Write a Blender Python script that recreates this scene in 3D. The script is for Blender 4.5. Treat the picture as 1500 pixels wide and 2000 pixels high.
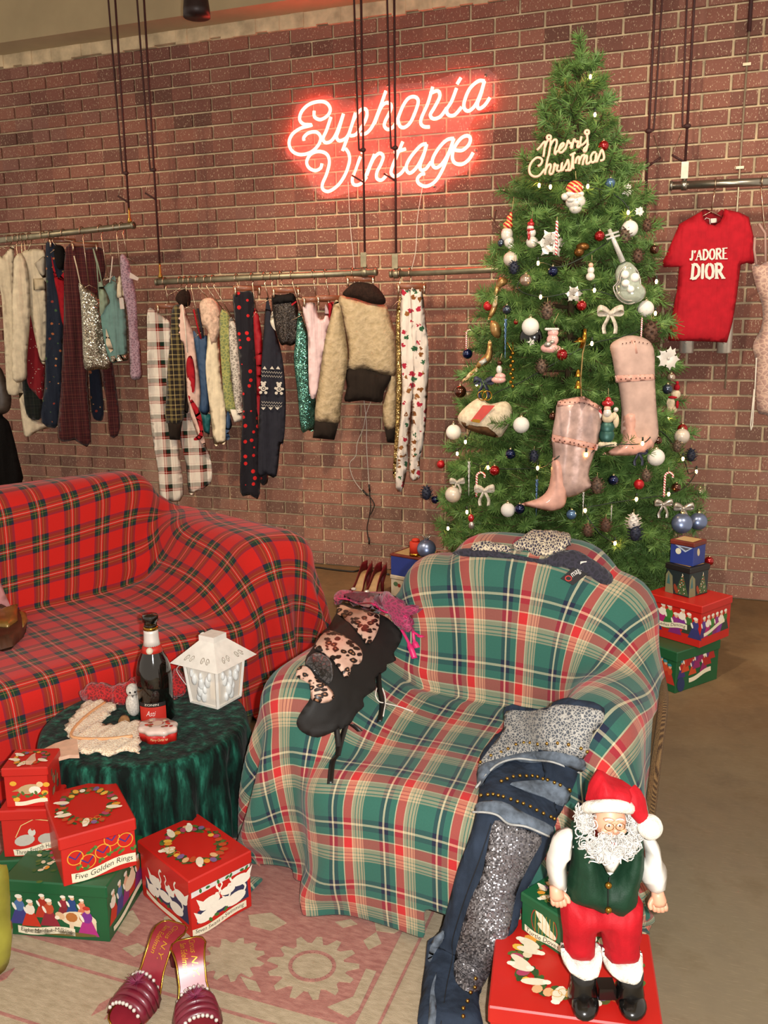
import bpy, bmesh, math, random
import numpy as np
from mathutils import Vector, Matrix
from mathutils.geometry import delaunay_2d_cdt

for o in list(bpy.data.objects): bpy.data.objects.remove(o)
SC = bpy.context.scene
COL = SC.collection
pi = math.pi
random.seed(7)

# ------------------------------------------------------------------ camera
FPX = 1705.06
CAM = np.array([1.38347, -4.56367, 1.32553])
RC = np.array([[0.94318844, 0.33209891, -0.01028977],
               [0.0569594, -0.192125, -0.97971609],
               [-0.32733957, 0.92347079, -0.20012624]])
cd = bpy.data.cameras.new('camera'); cam = bpy.data.objects.new('camera', cd); COL.objects.link(cam)
cd.sensor_fit = 'VERTICAL'; cd.sensor_height = 36; cd.sensor_width = 27
cd.lens = FPX / 2000 * 36; cd.clip_start = 0.05
cam.matrix_world = Matrix([[RC[0][i], -RC[1][i], -RC[2][i], CAM[i]] for i in range(3)] + [[0, 0, 0, 1]])
SC.camera = cam
# ------------------------------------------------------------------ world, lamps, exposure
W = bpy.data.worlds.new('room_ambience'); SC.world = W; W.use_nodes = True
W.node_tree.nodes['Background'].inputs[0].default_value = (1.0, .86, .71, 1)
W.node_tree.nodes['Background'].inputs[1].default_value = .46
def lamp(name, kind, loc, energy, color, size=.05, aim=None, angle=60, blend=.6):
    l = bpy.data.lights.new(name, kind); l.energy = energy; l.color = color
    if kind == 'AREA': l.size = size
    else: l.shadow_soft_size = size
    if kind == 'SPOT': l.spot_size = math.radians(angle); l.spot_blend = blend
    o = bpy.data.objects.new(name, l); COL.objects.link(o); o.location = loc
    if aim is not None:
        o.rotation_euler = (Vector(aim) - Vector(loc)).to_track_quat('-Z', 'Y').to_euler()
    return o
# the compact camera's own flash, beside the lens
lamp('camera_flash', 'POINT', tuple(CAM + RC[0] * .055 - RC[1] * .01), 112, (1, .985, .96), .012)
# warm ceiling spots of the shop
lamp('ceiling_spot_lamp', 'SPOT', (-.6, -2.3, 2.82), 95, (1, .77, .52), .06, (-.25, -.1, .75), 62)
lamp('ceiling_spot_lamp', 'SPOT', (.9, -2.7, 2.82), 75, (1, .84, .64), .06, (.8, -.5, 1.2), 80)
lamp('ceiling_spot_lamp', 'SPOT', (-2.3, -2.2, 2.82), 42, (1, .77, .52), .06, (-1.6, -.3, 1.3), 70)
lamp('ceiling_spot_lamp', 'SPOT', (2.2, -2.5, 2.82), 55, (1, .84, .64), .06, (1.6, 0, 1.1), 75)
SC.view_settings.view_transform = 'Standard'; SC.view_settings.look = 'None'
SC.view_settings.exposure = .92; SC.view_settings.gamma = 1; SC.view_settings.use_curve_mapping = False

# ------------------------------------------------------------------ pixel helpers (1500 x 2000 frame)
def ray(x, y): return RC.T @ np.array([(x - 750) / FPX, (y - 1000) / FPX, 1.])
def onz(x, y, z=0.): d = ray(x, y); return CAM + d * (z - CAM[2]) / d[2]
def ony(x, y, Y=0.): d = ray(x, y); return CAM + d * (Y - CAM[1]) / d[1]
def atd(x, y, dep): return CAM + ray(x, y) * dep
def proj(P):
    d = RC @ (np.asarray(P, float) - CAM); return 750 + FPX * d[0] / d[2], 1000 + FPX * d[1] / d[2], d[2]
class Plane:
    """a plane through A with frame U (right), V (up), N (towards the viewer)"""
    def __init__(s, A, U, V):
        s.A = np.asarray(A, float); s.U = np.asarray(U, float); s.U /= np.linalg.norm(s.U)
        V = np.asarray(V, float); V = V - s.U * (V @ s.U); s.V = V / np.linalg.norm(V); s.N = np.cross(s.U, s.V)
    def uv(s, x, y):
        d = ray(x, y); t = ((s.A - CAM) @ s.N) / (d @ s.N); p = CAM + d * t - s.A
        return (p @ s.U, p @ s.V)
    def at(s, x, y, w=0.):
        d = ray(x, y); A = s.A + s.N * w; return CAM + d * (((A - CAM) @ s.N) / (d @ s.N))
    def shift(s, w): q = Plane(s.A + s.N * w, s.U, s.V); return q
    def uvs(s, pts): return [s.uv(*p) for p in pts]
    def p3(s, u, v, w=0.): return s.A + s.U * u + s.V * v + s.N * w
def vplane(A, ang):   # vertical plane, normal turned `ang` degrees from -Y towards +X
    a = math.radians(ang); return Plane(A, (math.cos(a), math.sin(a), 0), (0, 0, 1))

# ------------------------------------------------------------------ materials
def lin(c):
    if isinstance(c, str):
        c = [int(c[i:i + 2], 16) / 255 for i in (0, 2, 4)]
    return tuple(x / 12.92 if x <= .04045 else ((x + .055) / 1.055) ** 2.4 for x in c[:3]) + (1.,)
MATS = {}
class NT:
    def __init__(s, name):
        m = bpy.data.materials.new(name); m.use_nodes = True; s.m = m; s.t = m.node_tree
        s.b = s.t.nodes['Principled BSDF']; s.out = s.t.nodes['Material Output']
    def n(s, typ, **kw):
        nd = s.t.nodes.new('ShaderNode' + typ)
        for k, v in kw.items():
            if k.startswith('i_'):
                key = k[2:]; key = int(key) if key.isdigit() else key.replace('_', ' ')
                if isinstance(v, bpy.types.NodeSocket): s.t.links.new(v, nd.inputs[key])
                else: nd.inputs[key].default_value = v
            else: setattr(nd, k, v)
        return nd
    def l(s, a, b): s.t.links.new(a, b)
    def math(s, op, a, b=None, c=None):
        nd = s.t.nodes.new('ShaderNodeMath'); nd.operation = op
        for i, v in enumerate((a, b, c)):
            if v is None: continue
            if isinstance(v, bpy.types.NodeSocket): s.l(v, nd.inputs[i])
            else: nd.inputs[i].default_value = v
        return nd.outputs[0]
    def mix(s, f, a, b, mode='MIX'):
        nd = s.t.nodes.new('ShaderNodeMix'); nd.data_type = 'RGBA'; nd.blend_type = mode
        for k, v in ((0, f), (6, a), (7, b)):
            if isinstance(v, bpy.types.NodeSocket): s.l(v, nd.inputs[k])
            else: nd.inputs[k].default_value = v
        return nd.outputs[2]
    def ramp(s, fac, stops, interp='LINEAR'):
        nd = s.t.nodes.new('ShaderNodeValToRGB'); r = nd.color_ramp; r.interpolation = interp
        while len(r.elements) < len(stops): r.elements.new(0.5)
        for e, (p, c) in zip(r.elements, stops): e.position = p; e.color = c
        if fac is not None: s.l(fac, nd.inputs[0])
        return nd.outputs[0]
    def noise(s, scale, detail=3, vec=None, rough=.5):
        nd = s.t.nodes.new('ShaderNodeTexNoise'); nd.inputs['Scale'].default_value = scale
        nd.inputs['Detail'].default_value = detail; nd.inputs['Roughness'].default_value = rough
        if vec is not None: s.l(vec, nd.inputs['Vector'])
        return nd.outputs[0]
    def bump(s, h, strength=.3, dist=.002):
        nd = s.t.nodes.new('ShaderNodeBump'); nd.inputs['Strength'].default_value = strength
        nd.inputs['Distance'].default_value = dist; s.l(h, nd.inputs['Height']); s.l(nd.outputs[0], s.b.inputs['Normal'])
    def drape(s, vec, sx=26., sz=3., dist=.035, strength=.55):
        """soft hanging creases: a second bump under whatever bump is there"""
        mp = s.n('Mapping'); mp.inputs['Scale'].default_value = (sx, sx if sz is None else (sz if vec.name == 'UV' else sx), sz or sx); s.l(vec, mp.inputs[0])
        nd = s.t.nodes.new('ShaderNodeBump'); nd.inputs['Strength'].default_value = strength; nd.inputs['Distance'].default_value = dist; s.l(s.noise(1., 2, mp.outputs[0], .4), nd.inputs['Height'])
        old = [l for l in s.t.links if l.to_socket == s.b.inputs['Normal']]
        if old and old[0].from_node.type == 'BUMP': s.l(nd.outputs[0], old[0].from_node.inputs['Normal'])
        elif not old: s.l(nd.outputs[0], s.b.inputs['Normal'])
    def obj(s): return s.n('TexCoord').outputs['Object']
    def uv(s): return s.n('TexCoord').outputs['UV']
    def col(s, c):
        if isinstance(c, bpy.types.NodeSocket): s.l(c, s.b.inputs['Base Color'])
        else: s.b.inputs['Base Color'].default_value = c
def M(name, color, rough=.6, metal=0., vary=.12, scale=40, bump=0., bscale=None, sheen=0., coat=0., trans=0., emit=None, estr=0., spec=None, alpha=None, drape=0.):
    if name in MATS: return MATS[name]
    t = NT(name); c = lin(color)
    if vary:
        v = t.noise(scale, 4, t.obj())
        d = tuple(x * (1 - vary * 1.6) for x in c[:3]) + (1,); b = tuple(min(1, x * (1 + vary)) for x in c[:3]) + (1,)
        t.col(t.ramp(v, [(.3, d), (.7, b)]))
    else: t.col(c)
    t.b.inputs['Roughness'].default_value = rough; t.b.inputs['Metallic'].default_value = metal
    if sheen: t.b.inputs['Sheen Weight'].default_value = sheen; t.b.inputs['Sheen Tint'].default_value = c
    if coat: t.b.inputs['Coat Weight'].default_value = coat; t.b.inputs['Coat Roughness'].default_value = .08
    if trans: t.b.inputs['Transmission Weight'].default_value = trans
    if spec is not None: t.b.inputs['Specular IOR Level'].default_value = spec
    if alpha is not None: t.b.inputs['Alpha'].default_value = alpha
    if emit: t.b.inputs['Emission Color'].default_value = lin(emit); t.b.inputs['Emission Strength'].default_value = estr
    if bump: t.bump(t.noise(bscale or scale * 3, 3, t.obj()), bump)
    if drape: t.drape(t.obj(), strength=drape)
    MATS[name] = t.m; return t.m
def tartan(name, stops, period, weave=900, rough=.9, period2=None, rot=0., dim=1., drape=0., wf=.5):
    if name in MATS: return MATS[name]
    t = NT(name); uv = t.uv()
    if rot:
        mp = t.n('Mapping'); mp.inputs['Rotation'].default_value = (0, 0, rot); t.l(uv, mp.inputs[0]); uv = mp.outputs[0]
    sx = t.n('SeparateXYZ'); t.l(uv, sx.inputs[0])
    st = [(p, tuple(x * dim for x in lin(c)[:3]) + (1,)) for p, c in stops]
    a = t.ramp(t.math('FRACT', t.math('MULTIPLY', sx.outputs[0], 1 / period)), st, 'CONSTANT')
    b = t.ramp(t.math('FRACT', t.math('MULTIPLY', sx.outputs[1], 1 / (period2 or period))), st, 'CONSTANT')
    c = t.mix(wf, a, b)
    c = t.mix(t.math('MULTIPLY', t.noise(weave * .35, 2, uv), .35), c, t.mix(1., c, (.55, .55, .55, 1), 'MULTIPLY'))
    t.col(c); t.b.inputs['Roughness'].default_value = rough; t.b.inputs['Sheen Weight'].default_value = .15
    t.b.inputs['Specular IOR Level'].default_value = .2
    t.bump(t.noise(weave, 2, uv), .25, .0015)
    if drape: t.drape(t.uv(), strength=drape)
    MATS[name] = t.m; return t.m
def attrmat(name, rough=.6, coat=0., metal=0., bump=0.):
    if name in MATS: return MATS[name]
    t = NT(name); a = t.n('Attribute', attribute_name='Col'); v = t.noise(140, 3, t.obj())
    t.col(t.mix(t.math('MULTIPLY', v, .35), a.outputs[0], t.mix(1., a.outputs[0], (.6, .55, .5, 1), 'MULTIPLY')))
    t.b.inputs['Roughness'].default_value = rough; t.b.inputs['Metallic'].default_value = metal
    if coat: t.b.inputs['Coat Weight'].default_value = coat
    if bump: t.bump(v, bump)
    MATS[name] = t.m; return t.m

# ------------------------------------------------------------------ object helpers
FR = {}
def tag(o, label=None, cat=None, group=None, kind=None):
    for k, v in (('label', label), ('category', cat), ('group', group), ('kind', kind)):
        if v: o[k] = v
    return o
def thing(name, label, cat, loc=(0, 0, 0), rz=0., group=None, rot=None):
    o = bpy.data.objects.new(name, None); COL.objects.link(o); o.empty_display_size = .05
    o.location = loc; o.rotation_euler = rot or (0, 0, rz); tag(o, label, cat, group)
    FR[o.name] = (Matrix.Translation(Vector(loc)) @ o.rotation_euler.to_matrix().to_4x4()).inverted()
    return o
def part(o, parent):
    o.parent = parent; return o
def dup(root, loc=None, rot=None, label=None, group=None, scale=None, parent=None):
    r = root.copy(); COL.objects.link(r); r.parent = parent
    if loc is not None: r.location = loc
    if rot is not None: r.rotation_euler = rot
    if scale is not None: r.scale = (scale,) * 3 if not hasattr(scale, '__len__') else scale
    if label: r['label'] = label
    if group: r['group'] = group
    for ch in list(root.children):
        c = ch.copy(); COL.objects.link(c); c.parent = r
        for g in list(ch.children):
            d = g.copy(); COL.objects.link(d); d.parent = c
    return r

class MB:
    """collects geometry; build() links it as one mesh object"""
    def __init__(s): s.v = []; s.f = []; s.c = []; s.m = []; s.uvc = None; s.cc = None; s.mi = 0
    def add(s, vs, fs, uv=None):
        o = len(s.v); s.v += [tuple(map(float, p)) for p in vs]; s.f += [tuple(i + o for i in f) for f in fs]
        s.c += [s.cc] * len(fs); s.m += [s.mi] * len(fs)
        if uv is not None:
            if s.uvc is None: s.uvc = [(0., 0.)] * o
            s.uvc += [tuple(map(float, q[:2])) for q in uv]
        elif s.uvc is not None: s.uvc += [(0., 0.)] * len(vs)
        return s
    def box(s, c, d, rz=0., bev=0., T=None):
        if bev <= 0:
            pts = [(x * d[0] / 2, y * d[1] / 2, z * d[2] / 2) for z in (-1, 1) for x, y in ((-1, -1), (1, -1), (1, 1), (-1, 1))]
            fs = [(3, 2, 1, 0), (4, 5, 6, 7)] + [(i, (i + 1) % 4, (i + 1) % 4 + 4, i + 4) for i in range(4)]
        else:
            bm = bmesh.new(); bmesh.ops.create_cube(bm, size=1)
            for v in bm.verts: v.co = Vector((v.co.x * d[0], v.co.y * d[1], v.co.z * d[2]))
            bmesh.ops.bevel(bm, geom=bm.edges[:], offset=min(bev, min(d) * .49), segments=3 if bev > .01 else 1, profile=.5, affect='EDGES')
            bm.verts.index_update(); pts = [tuple(v.co) for v in bm.verts]; fs = [[v.index for v in f.verts] for f in bm.faces]; bm.free()
        ca, sa = math.cos(rz), math.sin(rz)
        pts = [(p[0] * ca - p[1] * sa + c[0], p[0] * sa + p[1] * ca + c[1], p[2] + c[2]) for p in pts]
        if T is not None: pts = [tuple(T @ Vector(p)) for p in pts]
        return s.add(pts, fs)
    def tube(s, path, r, n=6, closed=False, caps=True):
        P = [np.asarray(p, float) for p in path]; L = len(P)
        rr = list(r) if hasattr(r, '__len__') else [r] * L
        vs = []; prev = None
        for i in range(L):
            a = P[(i - 1) % L] if (closed or i > 0) else P[i]; b = P[(i + 1) % L] if (closed or i < L - 1) else P[i]
            t = b - a; t = t / (np.linalg.norm(t) + 1e-12)
            if prev is None:
                h = np.array([0, 0, 1.]) if abs(t[2]) < .9 else np.array([1., 0, 0]); x = np.cross(t, h)
            else: x = prev - t * (prev @ t)
            x /= np.linalg.norm(x) + 1e-12; prev = x; y = np.cross(t, x)
            for k in range(n):
                an = 2 * pi * k / n; vs.append(P[i] + rr[i] * (math.cos(an) * x + math.sin(an) * y))
        fs = [(i * n + k, i * n + (k + 1) % n, ((i + 1) % L) * n + (k + 1) % n, ((i + 1) % L) * n + k) for i in range(L if closed else L - 1) for k in range(n)]
        if caps and not closed: fs += [tuple(range(n))[::-1], tuple(range((L - 1) * n, L * n))]
        return s.add(vs, fs)
    def lathe(s, prof, c=(0, 0, 0), n=16, T=None, wob=None, ax=(1, 1)):
        vs = []; fs = []; L = len(prof)
        for i, (r, z) in enumerate(prof):
            for k in range(n):
                a = 2 * pi * k / n; q = r * (1 if wob is None else wob(a, z))
                p = (q * math.cos(a) * ax[0], q * math.sin(a) * ax[1], z)
                p = tuple(T @ Vector(p)) if T is not None else p
                vs.append((p[0] + c[0], p[1] + c[1], p[2] + c[2]))
        fs = [(i * n + k, i * n + (k + 1) % n, (i + 1) * n + (k + 1) % n, (i + 1) * n + k) for i in range(L - 1) for k in range(n)]
        if prof[0][0] > 1e-6: fs.append(tuple(range(n))[::-1])
        if prof[-1][0] > 1e-6: fs.append(tuple(range((L - 1) * n, L * n)))
        return s.add(vs, fs)
    def ball(s, c, r, n=14, m=9, T=None):
        r3 = r if hasattr(r, '__len__') else (r, r, r)
        prof = [(math.sin(pi * i / m), -math.cos(pi * i / m)) for i in range(m + 1)]
        prof[0] = (1e-7, -1); prof[-1] = (1e-7, 1)
        vs = []; 
        for rr, z in prof:
            for k in range(n):
                a = 2 * pi * k / n; p = Vector((rr * math.cos(a) * r3[0], rr * math.sin(a) * r3[1], z * r3[2]))
                if T is not None: p = T @ p
                vs.append((p[0] + c[0], p[1] + c[1], p[2] + c[2]))
        fs = [(i * n + k, i * n + (k + 1) % n, (i + 1) * n + (k + 1) % n, (i + 1) * n + k) for i in range(m) for k in range(n)]
        return s.add(vs, fs)
    def prism(s, poly, P, w0, w1):
        """polygon (u,v) on plane P extruded from w0 to w1 along the normal"""
        n = len(poly)
        ar = sum(poly[i][0] * poly[(i + 1) % n][1] - poly[(i + 1) % n][0] * poly[i][1] for i in range(n))
        if ar < 0: poly = poly[::-1]
        vs = [P.p3(u, v, w0) for u, v in poly] + [P.p3(u, v, w1) for u, v in poly]
        fs = [tuple(range(n - 1, -1, -1)), tuple(range(n, 2 * n))] + [(i, (i + 1) % n, (i + 1) % n + n, i + n) for i in range(n)]
        return s.add(vs, fs, uv=list(poly) * 2)
    def ribbon(s, path, width, side, thick=.001, n=1):
        """flat band along path; side = direction(s) of its width"""
        vs = []; L = len(path); sd = side if hasattr(side[0], '__len__') else [side] * L
        ww = width if hasattr(width, '__len__') else [width] * L
        for i, p in enumerate(path):
            p = np.asarray(p, float); d = np.asarray(sd[i], float); d = d / np.linalg.norm(d)
            a = np.asarray(path[max(0, i - 1)], float); b = np.asarray(path[min(L - 1, i + 1)], float)
            nn = np.cross(b - a, d); nn /= np.linalg.norm(nn) + 1e-12
            for e, w in ((-1, -1), (1, -1), (1, 1), (-1, 1)): vs.append(p + d * e * ww[i] / 2 + nn * w * thick / 2)
        fs = [(i * 4 + k, i * 4 + (k + 1) % 4, i * 4 + 4 + (k + 1) % 4, i * 4 + 4 + k) for i in range(L - 1) for k in range(4)]
        fs += [(3, 2, 1, 0), tuple(range(4 * L - 4, 4 * L))]
        return s.add(vs, fs)
    def build(s, name, mat, parent=None, smooth=True, world=True, auto=None, **tg):
        me = bpy.data.meshes.new(name); V = s.v; M4 = None
        if parent is not None and world:
            M4 = FR.get(parent.name)
            if M4 is None and parent.parent is not None: M4 = FR.get(parent.parent.name)
        origin = None
        if parent is None and world == 'base':
            a = np.array(V); origin = Vector(((a[:, 0].min() + a[:, 0].max()) / 2, (a[:, 1].min() + a[:, 1].max()) / 2, a[:, 2].min()))
            M4 = Matrix.Translation(-origin)
        if M4 is not None:
            a = np.array(V) @ np.array(M4)[:3, :3].T + np.array(M4)[:3, 3]; V = a.tolist()
        me.from_pydata(V, [], s.f)
        mats = mat if isinstance(mat, (list, tuple)) else [mat]
        for m in mats: me.materials.append(m)
        if len(mats) > 1: me.polygons.foreach_set('material_index', s.m)
        if smooth: me.polygons.foreach_set('use_smooth', [True] * len(me.polygons))
        if s.uvc is not None:
            ul = me.uv_layers.new(name='UVMap'); li = np.zeros(len(me.loops), dtype=np.int32); me.loops.foreach_get('vertex_index', li)
            ul.data.foreach_set('uv', np.array(s.uvc, dtype=np.float32)[li].ravel())
        if any(c is not None for c in s.c):
            ca = me.color_attributes.new('Col', 'FLOAT_COLOR', 'CORNER'); out = []
            for p, c in zip(me.polygons, s.c): out += list(c or (1, 1, 1, 1)) * p.loop_total
            ca.data.foreach_set('color', out)
        me.validate(); me.update()
        if auto is not None: me.set_sharp_from_angle(angle=math.radians(auto))
        o = bpy.data.objects.new(name, me); COL.objects.link(o)
        if parent is not None: o.parent = parent
        if origin is not None: o.location = origin
        return tag(o, **tg)

# ---- closed cushion-like sheet from an outline (used for garments and flat soft things)
def puff(poly, h, thick, edge, fold=None, jit=.25, seed=0):
    rnd = random.Random(seed); n = len(poly)
    dense = []
    for i in range(n):
        a = np.array(poly[i]); b = np.array(poly[(i + 1) % n]); k = max(1, int(np.linalg.norm(b - a) / (h * 1.1)))
        for j in range(k): dense.append(a + (b - a) * j / k)
    B = np.array(dense); nb = len(B)
    ar = sum(B[i][0] * B[(i + 1) % nb][1] - B[(i + 1) % nb][0] * B[i][1] for i in range(nb))
    if ar < 0: B = B[::-1].copy()
    lo, hi = B.min(0), B.max(0); G = []
    y = lo[1] + h * .5; r = 0
    while y < hi[1]:
        x = lo[0] + h * (.5 if r % 2 else 1.)
        while x < hi[0]:
            G.append((x + rnd.uniform(-jit, jit) * h, y + rnd.uniform(-jit, jit) * h)); x += h
        y += h * .87; r += 1
    A = B; Bn = np.roll(B, -1, 0)
    def dist(Q):
        if len(Q) == 0: return np.zeros(0), np.zeros(0, bool)
        Q = np.asarray(Q); d = Bn - A; L2 = (d * d).sum(1) + 1e-15
        t = np.clip(((Q[:, None, :] - A[None]) * d[None]).sum(2) / L2, 0, 1)
        dd = np.sqrt((((A[None] + d[None] * t[..., None]) - Q[:, None, :]) ** 2).sum(2)).min(1)
        c = (A[None, :, 1] > Q[:, None, 1]) != (Bn[None, :, 1] > Q[:, None, 1])
        xx = A[None, :, 0] + (Q[:, None, 1] - A[None, :, 1]) * d[None, :, 0] / np.where(np.abs(d[None, :, 1]) < 1e-12, 1e-12, d[None, :, 1])
        ins = ((c & (Q[:, None, 0] < xx)).sum(1) % 2).astype(bool)
        return dd, ins
    dd, ins = dist(G); G = [g for g, q, i in zip(G, dd, ins) if i and q > h * .45]
    pts = [Vector(p) for p in B] + [Vector(g) for g in G]
    ov, oe, of = delaunay_2d_cdt(pts, [(i, (i + 1) % nb) for i in range(nb)], [], 1, 1e-6)[:3]
    Q = np.array([tuple(p) for p in ov]); dd, _ = dist(Q)
    q = np.clip(dd / edge, 0, 1); w = thick * np.sqrt(1 - (1 - q) ** 2)
    fo = np.array([fold(u, v) for u, v in Q]) if fold else np.zeros(len(Q))
    bd = dd < 1e-5; vs = [(u, v, ww + f) for (u, v), ww, f in zip(Q, w, fo)]; idx = {}
    for i in range(len(Q)):
        if bd[i]: idx[i] = i
        else: idx[i] = len(vs); vs.append((Q[i][0], Q[i][1], -w[i] + fo[i]))
    fs = [tuple(f) for f in of] + [tuple(idx[i] for i in f)[::-1] for f in of]
    return vs, fs
def softmesh(mb, P, poly, h=.02, thick=.01, edge=.02, fold=None, seed=0, off=0.):
    vs, fs = puff(poly, h, thick, edge, fold, seed=seed)
    return mb.add([P.p3(u, v, w + off) for u, v, w in vs], fs, uv=[(u, v) for u, v, w in vs])
def folds(A=.01, lam=.06, seed=0, slant=0., top=None, fall=.3):
    r = random.Random(seed); p1, p2, p3 = [r.uniform(0, 6.3) for _ in range(3)]; l2 = lam * r.uniform(1.5, 2.1)
    def f(u, v):
        g = 1. if top is None else min(1., max(0.15, (top - v) / fall))
        return g * A * (.62 * math.sin(2 * pi * (u + slant * v) / lam + p1 + .9 * math.sin(v * 9 + p3)) + .45 * math.sin(2 * pi * (u - .15 * v) / l2 + p2))
    return f
def spline(pts, k=6, closed=False):
    P = [np.asarray(p, float) for p in pts]; n = len(P); out = []
    for i in range(n if closed else n - 1):
        a = P[(i - 1) % n] if (closed or i > 0) else P[i]; b = P[i]; c = P[(i + 1) % n]; d = P[(i + 2) % n] if (closed or i < n - 2) else c
        for j in range(k):
            t = j / k; out.append(.5 * ((2 * b) + (c - a) * t + (2 * a - 5 * b + 4 * c - d) * t * t + (-a + 3 * b - 3 * c + d) * t ** 3))
    if not closed: out.append(P[-1])
    return out
# ---- flat print: coloured shapes lying on a plane (joined into one part)
class Print(MB):
    def __init__(s, P, w=.0006): super().__init__(); s.P = P; s.w = w; s.k = 0
    def poly(s, pts, col, lift=None):
        s.k += 1; w = s.w + (lift if lift is not None else s.k * .000016)
        s.cc = lin(col); s.add([s.P.p3(u, v, w) for u, v in pts], [tuple(range(len(pts)))]); return s
    def ell(s, c, a, b, col, rot=0., n=12, lift=None):
        ca, sa = math.cos(rot), math.sin(rot)
        return s.poly([(c[0] + a * math.cos(t) * ca - b * math.sin(t) * sa, c[1] + a * math.cos(t) * sa + b * math.sin(t) * ca) for t in [2 * pi * i / n for i in range(n)]], col, lift)
    def line(s, pts, wd, col):
        pts = [np.asarray(p, float) for p in pts]; L = len(pts); a = []; b = []
        for i in range(L):
            d = pts[min(L - 1, i + 1)] - pts[max(0, i - 1)]; d /= np.linalg.norm(d) + 1e-12; nn = np.array([-d[1], d[0]])
            ww = wd[i] if hasattr(wd, '__len__') else wd
            a.append(tuple(pts[i] + nn * ww / 2)); b.append(tuple(pts[i] - nn * ww / 2))
        s.k += 1; w = s.w + s.k * .000016; s.cc = lin(col)
        s.add([s.P.p3(u, v, w) for u, v in b + a], [(i, i + 1, L + i + 1, L + i) for i in range(L - 1)]); return s
    def ring(s, c, a, b, wd, col, n=20):
        return s.line([(c[0] + a * math.cos(2 * pi * i / n), c[1] + b * math.sin(2 * pi * i / n)) for i in range(n + 1)], wd, col)
_TC = {}
def textmesh(txt, shear=0., bold=0., spacing=1.):
    key = (txt, shear, bold, spacing)
    if key in _TC: return _TC[key]
    cu = bpy.data.curves.new('t', 'FONT'); cu.body = txt; cu.size = 1; cu.shear = shear; cu.offset = bold; cu.space_character = spacing
    cu.fill_mode = 'FRONT'; cu.resolution_u = 3
    ob = bpy.data.objects.new('t', cu); COL.objects.link(ob); bpy.context.view_layer.update()
    me = ob.evaluated_get(bpy.context.evaluated_depsgraph_get()).to_mesh()
    vs = np.array([tuple(v.co[:2]) for v in me.vertices]); fs = [tuple(p.vertices) for p in me.polygons]
    bpy.data.objects.remove(ob); bpy.data.curves.remove(cu)
    vs = vs - (vs.min(0) + vs.max(0)) / 2; _TC[key] = (vs, fs); return _TC[key]
def text_on(mb, P, txt, c, width, height, rot=0., w=.0014, col='222222', shear=0., bold=0., curve=None, spacing=1.):
    vs, fs = textmesh(txt, shear, bold, spacing); e = np.ptp(vs, 0)
    ca, sa = math.cos(rot), math.sin(rot); out = []
    for x, y in vs:
        x = x / e[0] * width; y = y / e[1] * height
        if curve: y += curve(x / width)
        out.append(P.p3(c[0] + x * ca - y * sa, c[1] + x * sa + y * ca, w))
    mb.cc = lin(col); mb.add(out, fs); return mb
# ================================================================== structure
BH, BL = .0725, .24363
CEIL = 2.965
def brick_material():
    t = NT('brick_clay'); g = t.n('NewGeometry').outputs['Position']; s = t.n('SeparateXYZ'); t.l(g, s.inputs[0])
    row = t.math('FLOOR', t.math('DIVIDE', s.outputs[2], BH))
    sh = t.math('MULTIPLY', t.math('MODULO', t.math('ADD', row, 100.), 2.), .5)
    colm = t.math('FLOOR', t.math('ADD', t.math('DIVIDE', s.outputs[0], BL), sh))
    cv = t.n('CombineXYZ'); t.l(row, cv.inputs[0]); t.l(colm, cv.inputs[1])
    wn = t.n('TexWhiteNoise', noise_dimensions='3D'); t.l(cv.outputs[0], wn.inputs['Vector'])
    base = t.ramp(wn.outputs[0], [(0, lin('64433a')), (.08, lin('754c43')), (.4, lin('825449')), (.75, lin('8f5d4e')), (1, lin('865c52'))])
    n1 = t.noise(9, 5, g); base = t.mix(t.math('MULTIPLY', n1, .5), base, t.mix(1., base, (.72, .68, .66, 1), 'MULTIPLY'))
    # limewash bloom and pale specks left on the clay
    n2 = t.noise(1.6, 5, g, .65); bl = t.ramp(n2, [(.52, (0, 0, 0, 1)), (.72, (1, 1, 1, 1))])
    low = t.ramp(s.outputs[2], [(.0, (.62, .62, .62, 1)), (.45, (.55, .55, .55, 1)), (1., (.16, .16, .16, 1))])
    nd = t.math('DIVIDE', s.outputs[2], 2.2); low = t.ramp(nd, [(.0, (.60, .60, .60, 1)), (.42, (.5, .5, .5, 1)), (.55, (.14, .14, .14, 1)), (1., (.1, .1, .1, 1))])
    fm = t.math('MULTIPLY', t.math('ADD', bl, .35), low)
    base = t.mix(t.math('MULTIPLY', fm, .75), base, lin('b39a86'))
    mp = t.n('Mapping'); mp.inputs['Scale'].default_value = (1, 1, .55); t.l(g, mp.inputs[0])
    sp = t.ramp(t.noise(170, 2, mp.outputs[0], .6), [(.63, (0, 0, 0, 1)), (.66, (1, 1, 1, 1))])
    base = t.mix(t.math('MULTIPLY', sp, .62), base, lin('d8c2a4'))
    t.col(base); t.b.inputs['Roughness'].default_value = .85; t.b.inputs['Specular IOR Level'].default_value = .25
    t.bump(t.noise(60, 4, g), .35, .003); return t.m
BRICK = brick_material()
MORTAR = M('mortar', 'cdb895', .95, vary=.2, scale=14, bump=.5, bscale=120)
X0, X1 = -3.5, 2.7
wall = MB().box(((X0 + X1) / 2, .06, CEIL / 2), (X1 - X0, .1, CEIL)).build('wall_back', MORTAR, smooth=False, kind='structure')
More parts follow.
